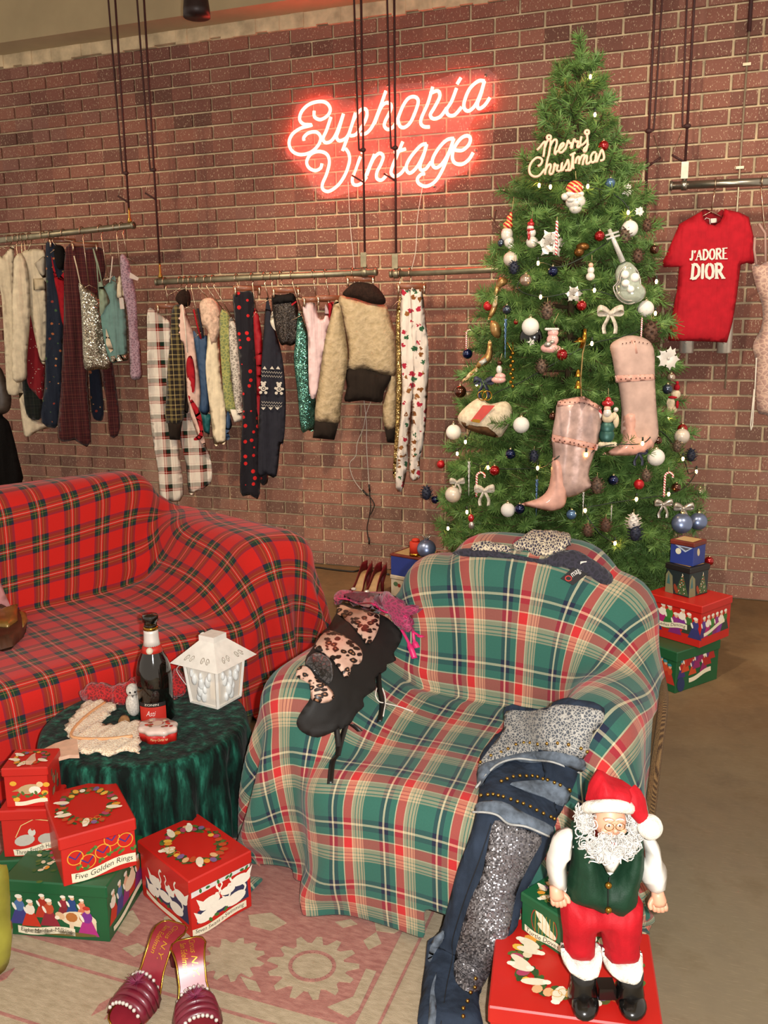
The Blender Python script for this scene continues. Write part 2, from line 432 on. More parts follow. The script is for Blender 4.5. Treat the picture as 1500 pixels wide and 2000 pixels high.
def brick_mesh(w, seed):
    r = random.Random(seed); mb = MB(); h = BH - .0105
    j = lambda: r.uniform(-.0015, .0015)
    f = [(-w / 2 + .003 + j(), -.0045, -h / 2 + .003 + j()), (w / 2 - .003 + j(), -.0045, -h / 2 + .003 + j()), (w / 2 - .003 + j(), -.0045, h / 2 - .003 + j()), (-w / 2 + .003 + j(), -.0045, h / 2 - .003 + j())]
    m = [(-w / 2, -.0015, -h / 2), (w / 2, -.0015, -h / 2), (w / 2, -.0015, h / 2), (-w / 2, -.0015, h / 2)]
    b = [(x, .014, z) for x, y, z in m]
    fs = [(0, 1, 2, 3)] + [(4 + i, 4 + (i + 1) % 4, (i + 1) % 4, i) for i in range(4)] + [(8 + i, 8 + (i + 1) % 4, 4 + (i + 1) % 4, 4 + i) for i in range(4)]
    return mb.add(f + m + b, fs)
variants = [brick_mesh(BL - .0115, i) for i in range(5)]
vmesh = []
for b in variants:
    o = b.build('brick', BRICK, wall, smooth=False, world=False); vmesh.append(o.data); bpy.data.objects.remove(o)
spots = []
for row in range(40):
    z = row * BH + BH / 2; odd = (row + 1) % 2      # course index from the top: 39-row
    off = 0. if (39 - row) % 2 == 0 else .5
    for n in range(-15, 12):
        x = (n + .5 + off) * BL
        if x < X0 + .1 or x > X1 - .1: continue
        u, v, d = proj((x, 0, z)); vis = -60 < u < 1560 and -40 < v < 1200
        tree = abs(u - 1120) < 60 + (v - 150) * .22 and 200 < v < 1150
        hid = (u < 560 and v > 930) or (600 < u < 780 and 590 < v < 790)
        spots.append((d + (0 if vis and not tree and not hid else 50), x, z))
spots.sort(); rest = MB(); rb = random.Random(3)
for i, (d, x, z) in enumerate(spots):
    k = rb.randrange(5)
    if i < 300:
        o = bpy.data.objects.new('brick', vmesh[k]); COL.objects.link(o); o.parent = wall; o.location = (x, 0, z)
    else: rest.add([(a + x, b, c + z) for a, b, c in variants[k].v], variants[k].f)
rest.build('brick_field', BRICK, wall, smooth=False, world=False, kind='stuff')
# rough mortar lip where the wall meets the ceiling
lip = MB(); rl = random.Random(5); xs = np.linspace(X0, X1, 90)
for a, b in zip(xs[:-1], xs[1:]):
    lip.box(((a + b) / 2, -.004, (2.905 + CEIL) / 2), (b - a + .002, .03 + rl.uniform(0, .012), CEIL - 2.905 + rl.uniform(0, .03)))
lip.build('trim_1', MORTAR, smooth=False, kind='structure')

def floor_material():
    t = NT('worn_floor'); p = t.obj(); mp = t.n('Mapping'); mp.inputs['Scale'].default_value = (1, 14, 1); mp.inputs['Rotation'].default_value = (0, 0, .55); t.l(p, mp.inputs[0])
    s = t.n('SeparateXYZ'); t.l(p, s.inputs[0])
    a = t.noise(1.4, 7, p, .62); b = t.noise(7, 7, p, .65); c = t.noise(30, 3, mp.outputs[0])
    col = t.ramp(a, [(.3, lin('5f4a31')), (.5, lin('74593c')), (.62, lin('82694a')), (.8, lin('8f7d60'))])
    near = t.ramp(t.math('MULTIPLY', s.outputs[1], -.3), [(.35, (0, 0, 0, 1)), (.75, (.75, .75, .75, 1))])      # concrete grey mixed in gradually towards the front
    col = t.mix(near, col, t.ramp(b, [(.3, lin('756a54')), (.7, lin('938a74'))]))
    col = t.mix(t.ramp(b, [(.48, (0, 0, 0, 1)), (.72, (.5, .5, .5, 1))]), col, lin('54422f'))
    col = t.mix(t.ramp(c, [(.58, (0, 0, 0, 1)), (.72, (.35, .35, .35, 1))]), col, lin('a8977a'))
    st = t.ramp(t.noise(3.1, 3, p), [(.68, (0, 0, 0, 1)), (.76, (.6, .6, .6, 1))]); col = t.mix(st, col, lin('5a4c3c'))
    t.col(col); t.b.inputs['Roughness'].default_value = .65; t.b.inputs['Specular IOR Level'].default_value = .3; t.bump(b, .25, .002); return t.m
MB().box((-.4, -2.4, -.02), (6.2, 5.0, .04)).build('floor', floor_material(), smooth=False, kind='structure')
PLA = M('ceiling_plaster', 'a39271', .9, vary=.06, scale=6, bump=.2, bscale=60)
TOP = 3.6
MB().box(((X0 + X1) / 2, -.045, (CEIL + TOP) / 2), (X1 - X0, .31, TOP - CEIL)).build('wall_upper', PLA, smooth=False, kind='structure')
MB().box((-.4, -2.2, TOP + .02), (6.2, 4.6, .04)).build('ceiling', PLA, smooth=False, kind='structure')

# ------------------------------------------------------------------ rug
def rug_material(name, c1, c2):
    t = NT(name); p = t.obj(); mp = t.n('Mapping'); mp.inputs['Scale'].default_value = (22, 70, 1); t.l(p, mp.inputs[0])
    n = t.noise(1.5, 4, mp.outputs[0], .6); f = t.noise(420, 2, p); w = t.noise(9, 4, p)
    c = t.ramp(n, [(.3, lin(c1)), (.68, lin(c2))]); c = t.mix(t.math('MULTIPLY', w, .4), c, t.mix(1., c, (.78, .74, .7, 1), 'MULTIPLY'))
    c = t.mix(t.math('MULTIPLY', f, .3), c, t.mix(1., c, (.6, .6, .6, 1), 'MULTIPLY'))
    t.col(c); t.b.inputs['Roughness'].default_value = .95; t.b.inputs['Sheen Weight'].default_value = .1; t.bump(f, .5, .003); return t.m
RUGB = rug_material('rug_beige', '988669', 'b5a286'); RUGR = rug_material('rug_red', '8f544b', 'b07a6c')
fr0, fr1 = onz(780, 1820), onz(696, 2000); fb0, fb1 = onz(180, 1870), onz(640, 2000)
def isect(p, q, r, s):
    d1 = q - p; d2 = s - r; k = ((r[0] - p[0]) * d2[1] - (r[1] - p[1]) * d2[0]) / (d1[0] * d2[1] - d1[1] * d2[0]); return p + d1 * k
cor = isect(fr0, fr1, fb0, fb1); ux = (fb1 - fb0)[:2]; ux /= np.linalg.norm(ux)
RUG = Plane((cor[0], cor[1], .0), (ux[0], ux[1], 0), (-ux[1], ux[0], 0))   # u right along the near edge, v away
rug = thing('area_rug', 'faded red and beige floral wool rug under the gift boxes and armchair', 'rug', tuple(cor[:2]) + (0,), math.atan2(ux[1], ux[0]))
MB().prism([(-1.9, -.45), (.30, -.45), (.30, .95), (-1.9, .95)], RUG, .0005, .007).build('border', RUGB, rug, smooth=False)
MB().prism([(-1.62, 0), (0, 0), (0, .75), (-1.62, .75)], RUG, .006, .0085).build('field', RUGR, rug, smooth=False)
pt = MB()
def onrug(pts): return RUG.uvs(pts)
def rpoly(pts, w=.0105): pt.prism([q for q in pts], RUG, .008, w)
def flower(px, py, rx, ry, lobes, seed, rot=0.):
    c = np.array(RUG.uv(px, py)); e = np.array(RUG.uv(px + rx, py)) - c; R = np.linalg.norm(e); r = random.Random(seed); n = lobes * 4; out = []
    for i in range(n):
        a = 2 * pi * i / n + rot; q = R * (1 + .14 * (1 if i % 4 in (0, 1) else -1) + r.uniform(-.05, .05)); out.append((c[0] + q * math.cos(a), c[1] + q * math.sin(a) * ry))
    rpoly(out); return c, R
flower(455, 1880, 55, .95, 11, 1)
c, R = flower(610, 1895, 78, .95, 13, 2, .3)
for p in ([(320, 1800), (350, 1785), (385, 1800), (400, 1830), (360, 1840), (330, 1830)], [(485, 1795), (530, 1790), (560, 1810), (530, 1825), (490, 1815)], [(710, 1845), (735, 1828), (745, 1850), (720, 1862)],
          [(470, 1915), (500, 1925), (510, 1945), (485, 1940)], [(640, 1975), (690, 1955), (715, 1900), (735, 1905), (700, 1980), (680, 1995)], [(225, 1800), (260, 1785), (275, 1810), (250, 1835), (230, 1825)], [(240, 1860), (270, 1850), (290, 1862), (262, 1876)],
          [(730, 1800), (775, 1790), (800, 1812), (770, 1830), (735, 1825)], [(655, 1808), (685, 1803), (698, 1812), (670, 1819)]):
    rpoly(onrug(p))
pt.build('floral_motifs', RUGB, rug, smooth=False)
ln = MB()
def rline(a, b, wd=.006):
    a, b = np.array(a), np.array(b); d = (b - a) / np.linalg.norm(b - a); n_ = np.array([-d[1], d[0]]) * wd / 2
    ln.prism([tuple(a - n_), tuple(b - n_), tuple(b + n_), tuple(a + n_)], RUG, .0065, .0092)
for o_ in (.045, .20): rline((-1.7, -o_), (o_, -o_)); rline((o_, -o_), (o_, .9))
ell = [(c[0] + .56 * R * math.cos(a), c[1] + .5 * R * math.sin(a)) for a in [2 * pi * i / 24 for i in range(25)]]
for a, b in zip(ell[:-1], ell[1:]):
    d = np.array(b) - np.array(a); n_ = np.array([-d[1], d[0]]) / np.linalg.norm(d) * .004
    ln.prism([tuple(np.array(a) - n_), tuple(np.array(b) - n_), tuple(np.array(b) + n_), tuple(np.array(a) + n_)], RUG, .0102, .0118)
for i in range(-5, 1):
    for k in range(2):
        x = i * .28 + .06; ln.prism([(x + k * .03, -.145), (x + .014 + k * .03, -.12), (x + .008 + k * .03, -.09), (x - .004 + k * .03, -.115)], RUG, .0065, .0092)
ln.build('guard_lines', RUGR, rug, smooth=False)

# ------------------------------------------------------------------ neon sign
NZ = lambda pts: [(520 + x / 3.2609, 140 + y / 3.2609) for x, y in pts]
neon_strokes = [
 [(305,250),(308,288),(345,305),(390,280),(408,240),(385,200),(335,190),(270,210),(225,255),(213,305),(240,335),(290,340),(220,360),(165,400),(145,455),(165,505),(215,528),(280,515),(330,470),(347,420),(320,385),(270,390),(240,418),(240,438)],
 [(412,288),(385,370),(362,425),(378,452),(415,440),(450,385),(492,268)], [(492,268),(462,370),(448,415),(465,440),(505,425),(530,390)],
 [(568,262),(535,370),(485,505)], [(528,395),(560,300),(600,245),(635,240),(640,285),(610,350),(570,400),(535,408)],
 [(600,400),(640,390),(680,340),(720,240),(762,122)], [(690,330),(730,230),(765,198),(795,212),(790,250),(760,310),(752,345),(775,368),(810,350),(838,300)],
 [(838,300),(850,345),(880,355),(920,320),(955,240),(968,185),(945,160),(905,170),(870,220),(838,300)],
 [(1060,97),(1030,200),(990,290),(985,330),(1005,350),(1040,352)], [(1042,140),(1092,122),(1105,160),(1070,230),(1045,275),(1065,300),(1110,285),(1150,230)],
 [(1212,105),(1180,190),(1150,240),(1160,275),(1200,275),(1245,225)], [(1215,80),(1240,38)],
 [(1390,60),(1350,60),(1295,110),(1262,190),(1262,235),(1290,250),(1330,215),(1365,140),(1390,60)], [(1390,60),(1365,150),(1345,205),(1355,235),(1390,215),(1425,165)],
 [(355,585),(345,615),(310,630),(270,610),(258,570),(285,525),(335,508),(385,525),(402,575),(385,650),(358,715),(362,750),(400,762),(460,720),(505,650),(530,570),(525,520),(505,490)],
 [(600,540),(570,620),(548,685),(560,720),(600,715),(640,670)], [(608,524),(615,508)],
 [(690,525),(655,610),(620,700)], [(640,660),(680,560),(720,520),(745,540),(730,590),(705,640),(705,680),(735,690),(770,655)],
 [(870,445),(830,540),(805,600),(795,645),(820,668),(860,645),(885,610)], [(815,515),(888,492)],
 [(1020,460),(985,470),(930,530),(895,590),(895,630),(920,645),(965,600),(1005,520),(1022,462)], [(1022,462),(1000,540),(980,595),(985,625),(1015,620),(1050,575)],
 [(1195,425),(1150,435),(1100,485),(1062,550),(1060,595),(1085,612),(1125,580),(1165,510),(1195,425)], [(1195,425),(1160,530),(1120,630),(1075,700),(1020,730),(975,715),(962,685),(985,655),(1010,650)],
 [(1205,500),(1250,500),(1290,465),(1300,425),(1280,408),(1240,425),(1200,480),(1185,540),(1200,580),(1245,590),(1290,560),(1318,515)]]
NY = -.035
base = ony(750, 370, NY)
neon = thing('neon_sign', 'glowing red script neon sign on the brick wall reading Euphoria Vintage', 'neon sign', tuple(base))
NEON = M('neon_glow', 'ff5a48', .4, vary=0, emit='ff5240', estr=12.)
mb1, mb2 = MB(), MB()
for i, s in enumerate(neon_strokes):
    path = spline([ony(x, y, NY) for x, y in NZ(s)], 5)
    (mb1 if i < 14 else mb2).tube(path, .0086, 8)
mb1.build('upper_word_tube', NEON, neon); mb2.build('lower_word_tube', NEON, neon)
acr = NT('clear_acrylic'); acr.b.inputs['Base Color'].default_value = (1, .93, .93, 1); acr.b.inputs['Roughness'].default_value = .03; acr.b.inputs['Alpha'].default_value = .04; acr = acr.m
bd = [(556,300),(566,270),(580,200),(640,185),(700,200),(730,170),(770,165),(840,160),(900,140),(955,135),(972,150),(968,200),(930,225),(915,250),(926,280),(935,300),(920,330),(880,350),(850,375),(800,378),(700,372),(640,388),(610,372),(600,340)]
wp = Plane((0, -.018, 0), (1, 0, 0), (0, 0, 1))
MB().prism(wp.uvs(bd), wp, 0, .004).build('backing_board', acr, neon, smooth=False)
for x, y in ((575, 300), (640, 205), (760, 170), (950, 150), (930, 295), (850, 365), (640, 375)):
    p = ony(x, y, 0); MB().tube([p + (0, .0, 0), p + (0, -.024, 0)], .006, 8).build('standoff', M('chrome', 'b8b2a8', .2, 1., vary=0), neon)
for nm, pts in (('sign_cord', [(680,355),(682,400),(685,450),(690,500),(693,560),(700,700),(712,790),(716,830),(716,870),(720,935),(721,948)]), ('sign_cord', [(825,365),(815,430),(812,490),(803,530),(800,560),(760,700),(718,800),(710,835),(698,865),(695,890),(683,905),(688,930),(700,950),(712,962)])):
    mb = MB().tube(spline([ony(x, y, -.02) for x, y in pts], 4), .0022, 5)
    mb.build(nm, M('clear_cord', 'c9c0b4', .35, vary=0), world='base', label=('thin pale cord hanging straight from the left of the neon sign' if pts[0][0] == 680 else 'thin pale cord wandering from the neon sign past the printed trousers'), cat='cord')
cb = thing('black_connector_cable', 'black plug connector cable dangling below the bomber jacket by the brick', 'cable', tuple(ony(721, 1062, -.02)))
bk = M('black_rubber', '17140f', .5, vary=0)
MB().tube(spline([ony(x, y, -.02) for x, y in [(721,948),(723,975),(724,990),(721,1010),(717,1030),(719,1050),(721,1058)]], 4), .003, 6).build('lead', bk, cb)
MB().tube(spline([ony(x, y, -.024) for x, y in [(712,962),(722,970),(731,985),(727,998),(721,1008)]], 4), .003, 6).build('lead', bk, cb)
MB().tube([ony(720.5, 946, -.02), ony(722, 960, -.02)], .0055, 8).build('plug', bk, cb); MB().tube([ony(708, 957, -.022), ony(718, 968, -.022)], .0055, 8).build('plug', bk, cb)
MB().tube([ony(721, 1050, -.02), ony(721, 1063, -.02)], .005, 8).build('plug', bk, cb)
fc = [onz(x, y, .006) for x, y in [(560,1104),(618,1108),(640,1111),(665,1114),(690,1116),(705,1113),(720,1113),(760,1122)]]
MB().tube(spline([(p[0], min(p[1], -.012), p[2]) for p in fc], 4), .005, 6).build('floor_cable', bk, world='base', label='black power cable lying along the foot of the brick wall', cat='cable')

# ------------------------------------------------------------------ hanging rails and cords
RY = -.30
PIPE = M('galvanised_pipe', '8d8772', .42, .75, vary=.15, scale=25); PIPE4 = M('steel_pipe', '9a9488', .28, .9, vary=.08, scale=25)
CORD = M('dark_cord', '3a1715', .7, vary=.2, scale=60); BRASS = M('brass', 'a07c3c', .3, .9, vary=.1)
def rail(x0, y0, x1, y1, label, mat=PIPE, r=.0165, ext=0.):
    a, b = ony(x0, y0, RY), ony(x1, y1, RY); a = a + (a - b) / np.linalg.norm(a - b) * ext
    t = thing('hanging_rail', label, 'clothes rail', tuple((a + b) / 2))
    MB().tube([a, b], r, 14).build('pipe', mat, t)
    d = (b - a) / np.linalg.norm(b - a)
    for p, s in ((a, 1), (b, -1)): MB().tube([p, p + d * s * .012], r + .003, 14).build('end_cap', mat, t)
    return t, a, b
r1, a1, b1 = rail(-60, 476, 262, 440, 'upper left galvanised clothes rail holding cream knits and tartan trousers', ext=.35)
r2, a2, b2 = rail(305, 551, 736, 531, 'long galvanised clothes rail under the neon sign holding many garments')
r3, a3, b3 = rail(762, 535, 1278, 513, 'galvanised clothes rail running behind the decorated tree')
r4, a4, b4 = rail(1308, 363, 1560, 352, 'bright steel clothes rail at upper right holding the red shirt', PIPE4, .0175, 0.)
def hang(px, py, railt, loop, label, clamp=True, topz=TOP, side=-1):
    p = ony(px, py, RY); x = p[0]; z = p[2]
    t = thing('suspension_cord', label, 'cord', (x, RY, z + .02))
    MB().tube([(x, RY, z + .10), (x, RY, topz)], .0058, 7).build('main_cord', CORD, t)
    zl = ony(px, loop, RY)[2]
    MB().tube(spline([(x + side * .045, RY - .01, topz), (x + side * .028, RY - .008, zl + .4), (x + side * .022, RY - .006, zl + .04), (x + side * .014, RY - .006, zl), (x, RY - .006, zl - .004)], 5), .0048, 6).build('return_cord', CORD, t)
    kn = MB().ball((x, RY - .004, zl), (.016, .012, .011)); kn.build('knot', CORD, t)
    MB().tube([(x + side * .022, RY - .006, zl - .02), (x + side * .05, RY - .01, zl - .10), (x + side * .055, RY - .01, zl - .12)], .0014, 4).build('wire_tie', M('thin_wire', '9b8c7c', .3, .9, vary=0), t)
    MB().tube([(x + side * .058, RY - .01, zl - .115), (x, RY - .004, zl - .15)], .005, 6).build('toggle', CORD, t)
    MB().lathe([(.011, 0), (.013, .01), (.006, .03), (.006, .06), (.004, .085)], (x, RY, z + .02), 10).build('shackle', BRASS if px < 400 else PIPE4, t)
    if clamp:
        MB().box((x, RY - .02, z + .06), (.03, .004, .07)).build('bracket', PIPE4 if px > 1000 else PIPE, t, smooth=False)
        MB().lathe([(.020, -.012), (.022, -.01), (.022, .01), (.020, .012)], (x, RY, z), 14, T=Matrix.Rotation(pi / 2, 4, 'Y')).build('pipe_clamp', PIPE4 if px > 1000 else PIPE, t)
    return t
hang(254, 443, r1, 338, 'doubled dark cord dropping to the upper left rail end', False)
hang(314, 551, r2, 331, 'doubled dark cord dropping to the left end of the long rail', False)
hang(713, 532, r2, 293, 'doubled dark cord crossing the neon sign to the long rail end')
hang(774, 535, r3, 289, 'doubled dark cord crossing the neon sign, right one of the two')
hang(1255, 513, r3, 257, 'doubled dark cord at upper right passing behind the tree', True, side=1)
hang(1336, 362, r4, 247, 'doubled dark cord at upper right clamped to the steel rail')
# conduit and chrome wall cylinders at the right
cx = ony(1440, 400, 0)[0]
t = thing('wall_conduit', 'thin pale metal conduit running down the brick at the right', 'conduit', (cx, -.012, 1.3))
zt = ony(1461, 62, -.012)[2]
MB().tube([(cx, -.012, 1.05), (cx, -.012, zt)], .0045, 8).build('pipe', M('pale_metal', 'b9ab92', .4, .6, vary=.1), t)
MB().tube([(cx, -.014, zt), (cx, -.014, CEIL)], .009, 8).build('upper_sleeve', CORD, t)
for py in (128, 328, 520):
    z = ony(1450, py, 0)[2]; MB().box((cx, -.012, z), (.034, .012, .012)).build('clip', M('pale_metal', ''), t, smooth=False)
CHR = M('brushed_chrome', 'd2ccc0', .38, .55, vary=.06)
for px, lab in ((1340, 'chrome cylinder wall light peeking below the red shirt, nearer the tree'), (1414, 'chrome cylinder wall light peeking below the red shirt, farther from the tree')):
    p = ony(px, 690, -.06); t = thing('wall_light', lab, 'wall light', tuple(p))
    MB().lathe([(.0, 0), (.030, 0), (.033, .004), (.033, .32), (.030, .324), (.0, .324)], p, 20).build('cylinder', CHR, t)
    MB().box((p[0], -.03, p[2] + .16), (.03, .06, .05)).build('wall_bracket', CHR, t, smooth=False); MB().ball((p[0] - .004, p[1] - .033, p[2] + .05), .006).build('screw', CHR, t)
# ceiling can lamp, unlit
p = ony(383, 0, -.95); t = thing('ceiling_lamp', 'dark unlit bell shaped lamp hanging from the cream ceiling', 'lamp', (p[0], -.95, TOP))
zb = ony(383, 34, -.95)[2]; DK = M('dark_enamel', '241414', .45, .3, vary=.1)
MB().lathe([(.058, zb - TOP), (.057, zb - TOP + .03), (.045, zb - TOP + .13), (.02, zb - TOP + .17), (.014, zb - TOP + .2), (.014, 0)], (0, 0, 0), 20).build('shade', DK, t, world=False)
MB().lathe([(.0, -.012), (.035, -.012), (.035, 0), (0, 0)], (0, 0, 0), 16).build('mount', DK, t, world=False)
# ================================================================== draped furniture
def rbox_push(P, c, b, r, rz, pad):
    """push points out of a rounded box (centre c, half size b, rounding r)"""
    ca, sa = math.cos(rz), math.sin(rz); q = P - c
    x = q[:, 0] * ca + q[:, 1] * sa; y = -q[:, 0] * sa + q[:, 1] * ca; L = np.stack([x, y, q[:, 2]], 1)
    d = np.abs(L) - (np.asarray(b) - r); o = np.maximum(d, 0); ol = np.sqrt((o * o).sum(1)); ins = d.max(1) < 0
    dist = np.where(ins, d.max(1), ol) - r - pad
    hit = dist < 0
    if not hit.any(): return hit, P
    g = np.zeros_like(L); k = d.argmax(1); ii = np.arange(len(L)); g[ii[ins], k[ins]] = 1.
    oo = ~ins; g[oo] = o[oo] / (ol[oo, None] + 1e-9); g *= np.where(L >= 0, 1., -1.)
    w = np.stack([g[:, 0] * ca - g[:, 1] * sa, g[:, 0] * sa + g[:, 1] * ca, g[:, 2]], 1)
    P = P.copy(); P[hit] -= w[hit] * dist[hit, None]
    return hit, P
def drape(nu, nv, h, init, boxes, steps=160, iters=9, tuck=(), floor=.006, bendk=.25, seed=0, slip=.35, damp=.97, pin=None):
    """cloth grid nu x nv, spacing h; init(u,v)->xyz; settles on the rounded boxes under gravity"""
    uu, vv = np.meshgrid(np.arange(nu) * h, np.arange(nv) * h, indexing='ij')
    P = np.array([init(u, v) for u, v in zip(uu.ravel(), vv.ravel())]); r = np.random.RandomState(seed); P += r.normal(0, .0012, P.shape)
    idx = np.arange(nu * nv).reshape(nu, nv); cons = []
    def addc(a, b, L, k):
        cons.append((a.ravel(), b.ravel(), L, k))
    for s in (0, 1):
        addc(idx[s:-1:2, :], idx[s + 1::2, :], h, 1.); addc(idx[:, s:-1:2], idx[:, s + 1::2], h, 1.)
    d = h * math.sqrt(2)
    for s in (0, 1):
        addc(idx[s:-1:2, :-1], idx[s + 1::2, 1:], d, .35); addc(idx[s:-1:2, 1:], idx[s + 1::2, :-1], d, .35)
    for s in (0, 1, 2, 3):
        for ax in (0, 1):
            I = idx if ax == 0 else idx.T
            a = I[s:-2:4]; b = I[s + 2::4]; m = min(len(a), len(b))
            if m: addc(a[:m], b[:m], 2 * h, bendk)
    cons = [(a[:min(len(a), len(b))], b[:min(len(a), len(b))], L, k) for a, b, L, k in cons]
    prev = P.copy(); dt = 1 / 60.; pm = np.array([bool(pin and pin(u, v)) for u, v in zip(uu.ravel(), vv.ravel())]); PP = P.copy()
    for st in range(steps):
        v = (P - prev) * damp; mx = .02; n = np.linalg.norm(v, axis=1, keepdims=True); v = np.where(n > mx, v * mx / (n + 1e-9), v)
        prev = P.copy(); P = P + v; P[:, 2] -= 9.8 * dt * dt
        for (c, rad, dirn, f) in tuck:      # cloth pushed into the crease by hand
            w = np.exp(-((P - np.asarray(c)) ** 2 / np.asarray(rad) ** 2).sum(1)); P += w[:, None] * np.asarray(dirn) * f * dt * dt
        for it in range(iters):
            for a, b, L, k in cons:
                dl = P[b] - P[a]; ln_ = np.sqrt((dl * dl).sum(1)) + 1e-9
                e = (ln_ - L) / ln_ * .5 * k
                if k < .3: e = np.where(ln_ < L, e, e * .3)
                q = dl * e[:, None]; P[a] += q; P[b] -= q
            if it % 3 == 2:
                for bx in boxes:
                    hit, P = rbox_push(P, *bx, .006)
                    if hit.any(): prev[hit] = P[hit] + (prev[hit] - P[hit]) * slip
                P[:, 2] = np.maximum(P[:, 2], floor); P[pm] = PP[pm]
        f = P[:, 2] <= floor + 1e-5; prev[f] = P[f] + (prev[f] - P[f]) * .1
    return P.reshape(nu, nv, 3), uu, vv
def cloth_obj(name, G, uu, vv, mat, uvo=(0, 0), sub=1, thick=.004, cut=None, **tg):
    nu, nv = G.shape[:2]; I = np.arange(nu * nv).reshape(nu, nv); mb = MB()
    zq = G[..., 2]; low = lambda i, j: max(zq[i, j], zq[i + 1, j], zq[i + 1, j + 1], zq[i, j + 1]) < .03      # hem tucked under at the floor
    fs = [(I[i, j], I[i + 1, j], I[i + 1, j + 1], I[i, j + 1]) for i in range(nu - 1) for j in range(nv - 1) if not low(i, j) and not (cut and cut(uu[i, j], vv[i, j])) and not (G[i, j, 0] > 1.36 and -3.4 < G[i, j, 1] < -2.5 and zq[i, j] < .30)]
    fs = biggest(fs)
    mb.add(G.reshape(-1, 3), fs, uv=np.stack([uu.ravel() + uvo[0], vv.ravel() + uvo[1]], 1))
    o = mb.build(name, mat, world='base', **tg)
    m = o.modifiers.new('thickness', 'SOLIDIFY'); m.thickness = thick; m.offset = -1
    m = o.modifiers.new('smooth', 'SUBSURF'); m.levels = sub; m.render_levels = sub
    return o
def biggest(fs):
    par = {}
    def find(x):
        while par.setdefault(x, x) != x: par[x] = par[par[x]]; x = par[x]
        return x
    for f in fs:
        for q in f[1:]: par[find(f[0])] = find(q)
    cnt = {}
    for f in fs: cnt[find(f[0])] = cnt.get(find(f[0]), 0) + 1
    k = max(cnt, key=cnt.get); return [f for f in fs if find(f[0]) == k]
RT = [(0, 'd0231c'), (.5, '2a2840'), (.56, '1c3824'), (.638, '9a8a4a'), (.652, '24402a'), (.70, 'c8231c'), (.742, 'd8b8a0'), (.758, 'c8231c'), (.80, '24402a'), (.852, '9a8a4a'), (.866, '1c3824'), (.945, '2a2840')]
GT = [(0, 'c42f30'), (.15, 'cfbf9c'), (.17, 'ad9c7c'), (.225, '456e60'), (.24, 'b8a482'), (.28, '456e60'), (.295, 'b8a482'), (.33, '456e60'), (.345, 'ad9c7c'), (.37, '336457'), (.69, '23283c'), (.76, 'c8bd9c'), (.795, '23283c'), (.87, '336457'), (.98, 'cfbf9c')]
TARTAN_RED = tartan('red_tartan_wool', RT, .108); TARTAN_GREEN = tartan('green_tartan_cotton', GT, .125, period2=.138, wf=.44)

# ---- sofa (local a = forwards, b = along the back towards the near-wall arm)
SO, ST = np.array([-.61, -1.762]), math.radians(-25.3)
def sl(a, b, z): return np.array([SO[0] + a * math.cos(ST) - b * math.sin(ST), SO[1] + a * math.sin(ST) + b * math.cos(ST), z])
SH, SD, SBH, SAH = .37, .655, .80, .63
sbox = [  # (centre, half, round)
    (sl(SD / 2 - .03, -.55, SH / 2), (SD / 2 + .03, .62, SH / 2), .05),
    (sl(-.13, -.55, .42), (.125, .66, SBH - .42), .09),
    (sl(SD / 2 - .09, .19, SAH / 2), (SD / 2 + .11, .155, SAH / 2), .10)]
sofa = thing('sofa', 'sofa with one rounded arm hidden under the red tartan throw', 'sofa', tuple(sl(.2, -.5, 0)), ST)
SOFA_M = M('off_white_upholstery', 'cfc4b2', .9, vary=.1, bump=.2)
for nm, (c, b, r) in zip(('seat', 'backrest', 'armrest'), sbox):
    MB().box(c, (2 * b[0] - .04, 2 * b[1] - .04, 2 * b[2] - .03), ST, bev=r - .01).build(nm, SOFA_M, sofa)
def profile(segs):
    """piecewise path of (a, z) by arc length"""
    P_ = [np.array(p) for p in segs]; L_ = [0]
    for p, q in zip(P_[:-1], P_[1:]): L_.append(L_[-1] + np.linalg.norm(q - p))
    def f(v):
        v = min(max(v, 0), L_[-1] - 1e-6); k = max(i for i in range(len(L_) - 1) if L_[i] <= v)
        return P_[k] + (P_[k + 1] - P_[k]) * (v - L_[k]) / (L_[k + 1] - L_[k])
    return f, L_[-1]
def sstep(x): x = min(max(x, 0), 1); return x * x * (3 - 2 * x)
BKS = [(-.275, .30), (-.275, .80), (-.245, .83), (-.03, .83), (.0, .80), (.03, .39)]
pfb, VB = profile(BKS)                                   # length from the hem behind to the crease
latS, LS = profile([(-1.6, SH + .01), (.015, SH + .01), (.03, SH + .03), (.035, SAH - .05), (.07, SAH + .01), (.31, SAH + .01), (.35, SAH - .05), (.37, .02), (.5, .01)])
h = .029; SF = SD + .03; UA = 1.60
def sinit(u, v):      # u from the outer side of the arm leftwards
    ul = LS - .16 - u; bb, zl = latS(ul); bs = ul - 1.6
    a0, z0 = pfb(v); back = (a0, bs, z0 - max(0, bs - .16) * .8)
    d = v - VB
    if d <= SF: seat = (.03 + max(d, 0), bb, zl)
    else:
        e = d - SF; zz = zl - e; seat = (SF + .05 + max(0, .02 - zz) * .8, bb, max(zz, .02))
    t = sstep((d + .10) / .22)
    q = [back[k] * (1 - t) + seat[k] * t for k in range(3)]
    return sl(q[0], q[1], max(q[2], .02))
boxes = [(c, b, r, ST) for c, b, r in sbox]
cs, sn = math.cos(ST), math.sin(ST)
tk = [(sl(.03, q, SH + .03), (.22, .22, .16), (-.5 * cs, -.5 * sn, -1), 9.) for q in (-1.1, -.8, -.5, -.2)] + [(sl(q, .03, SH + .03), (.16, .16, .16), (-.4 * sn, .4 * cs, -1), 8.) for q in (.15, .4)]
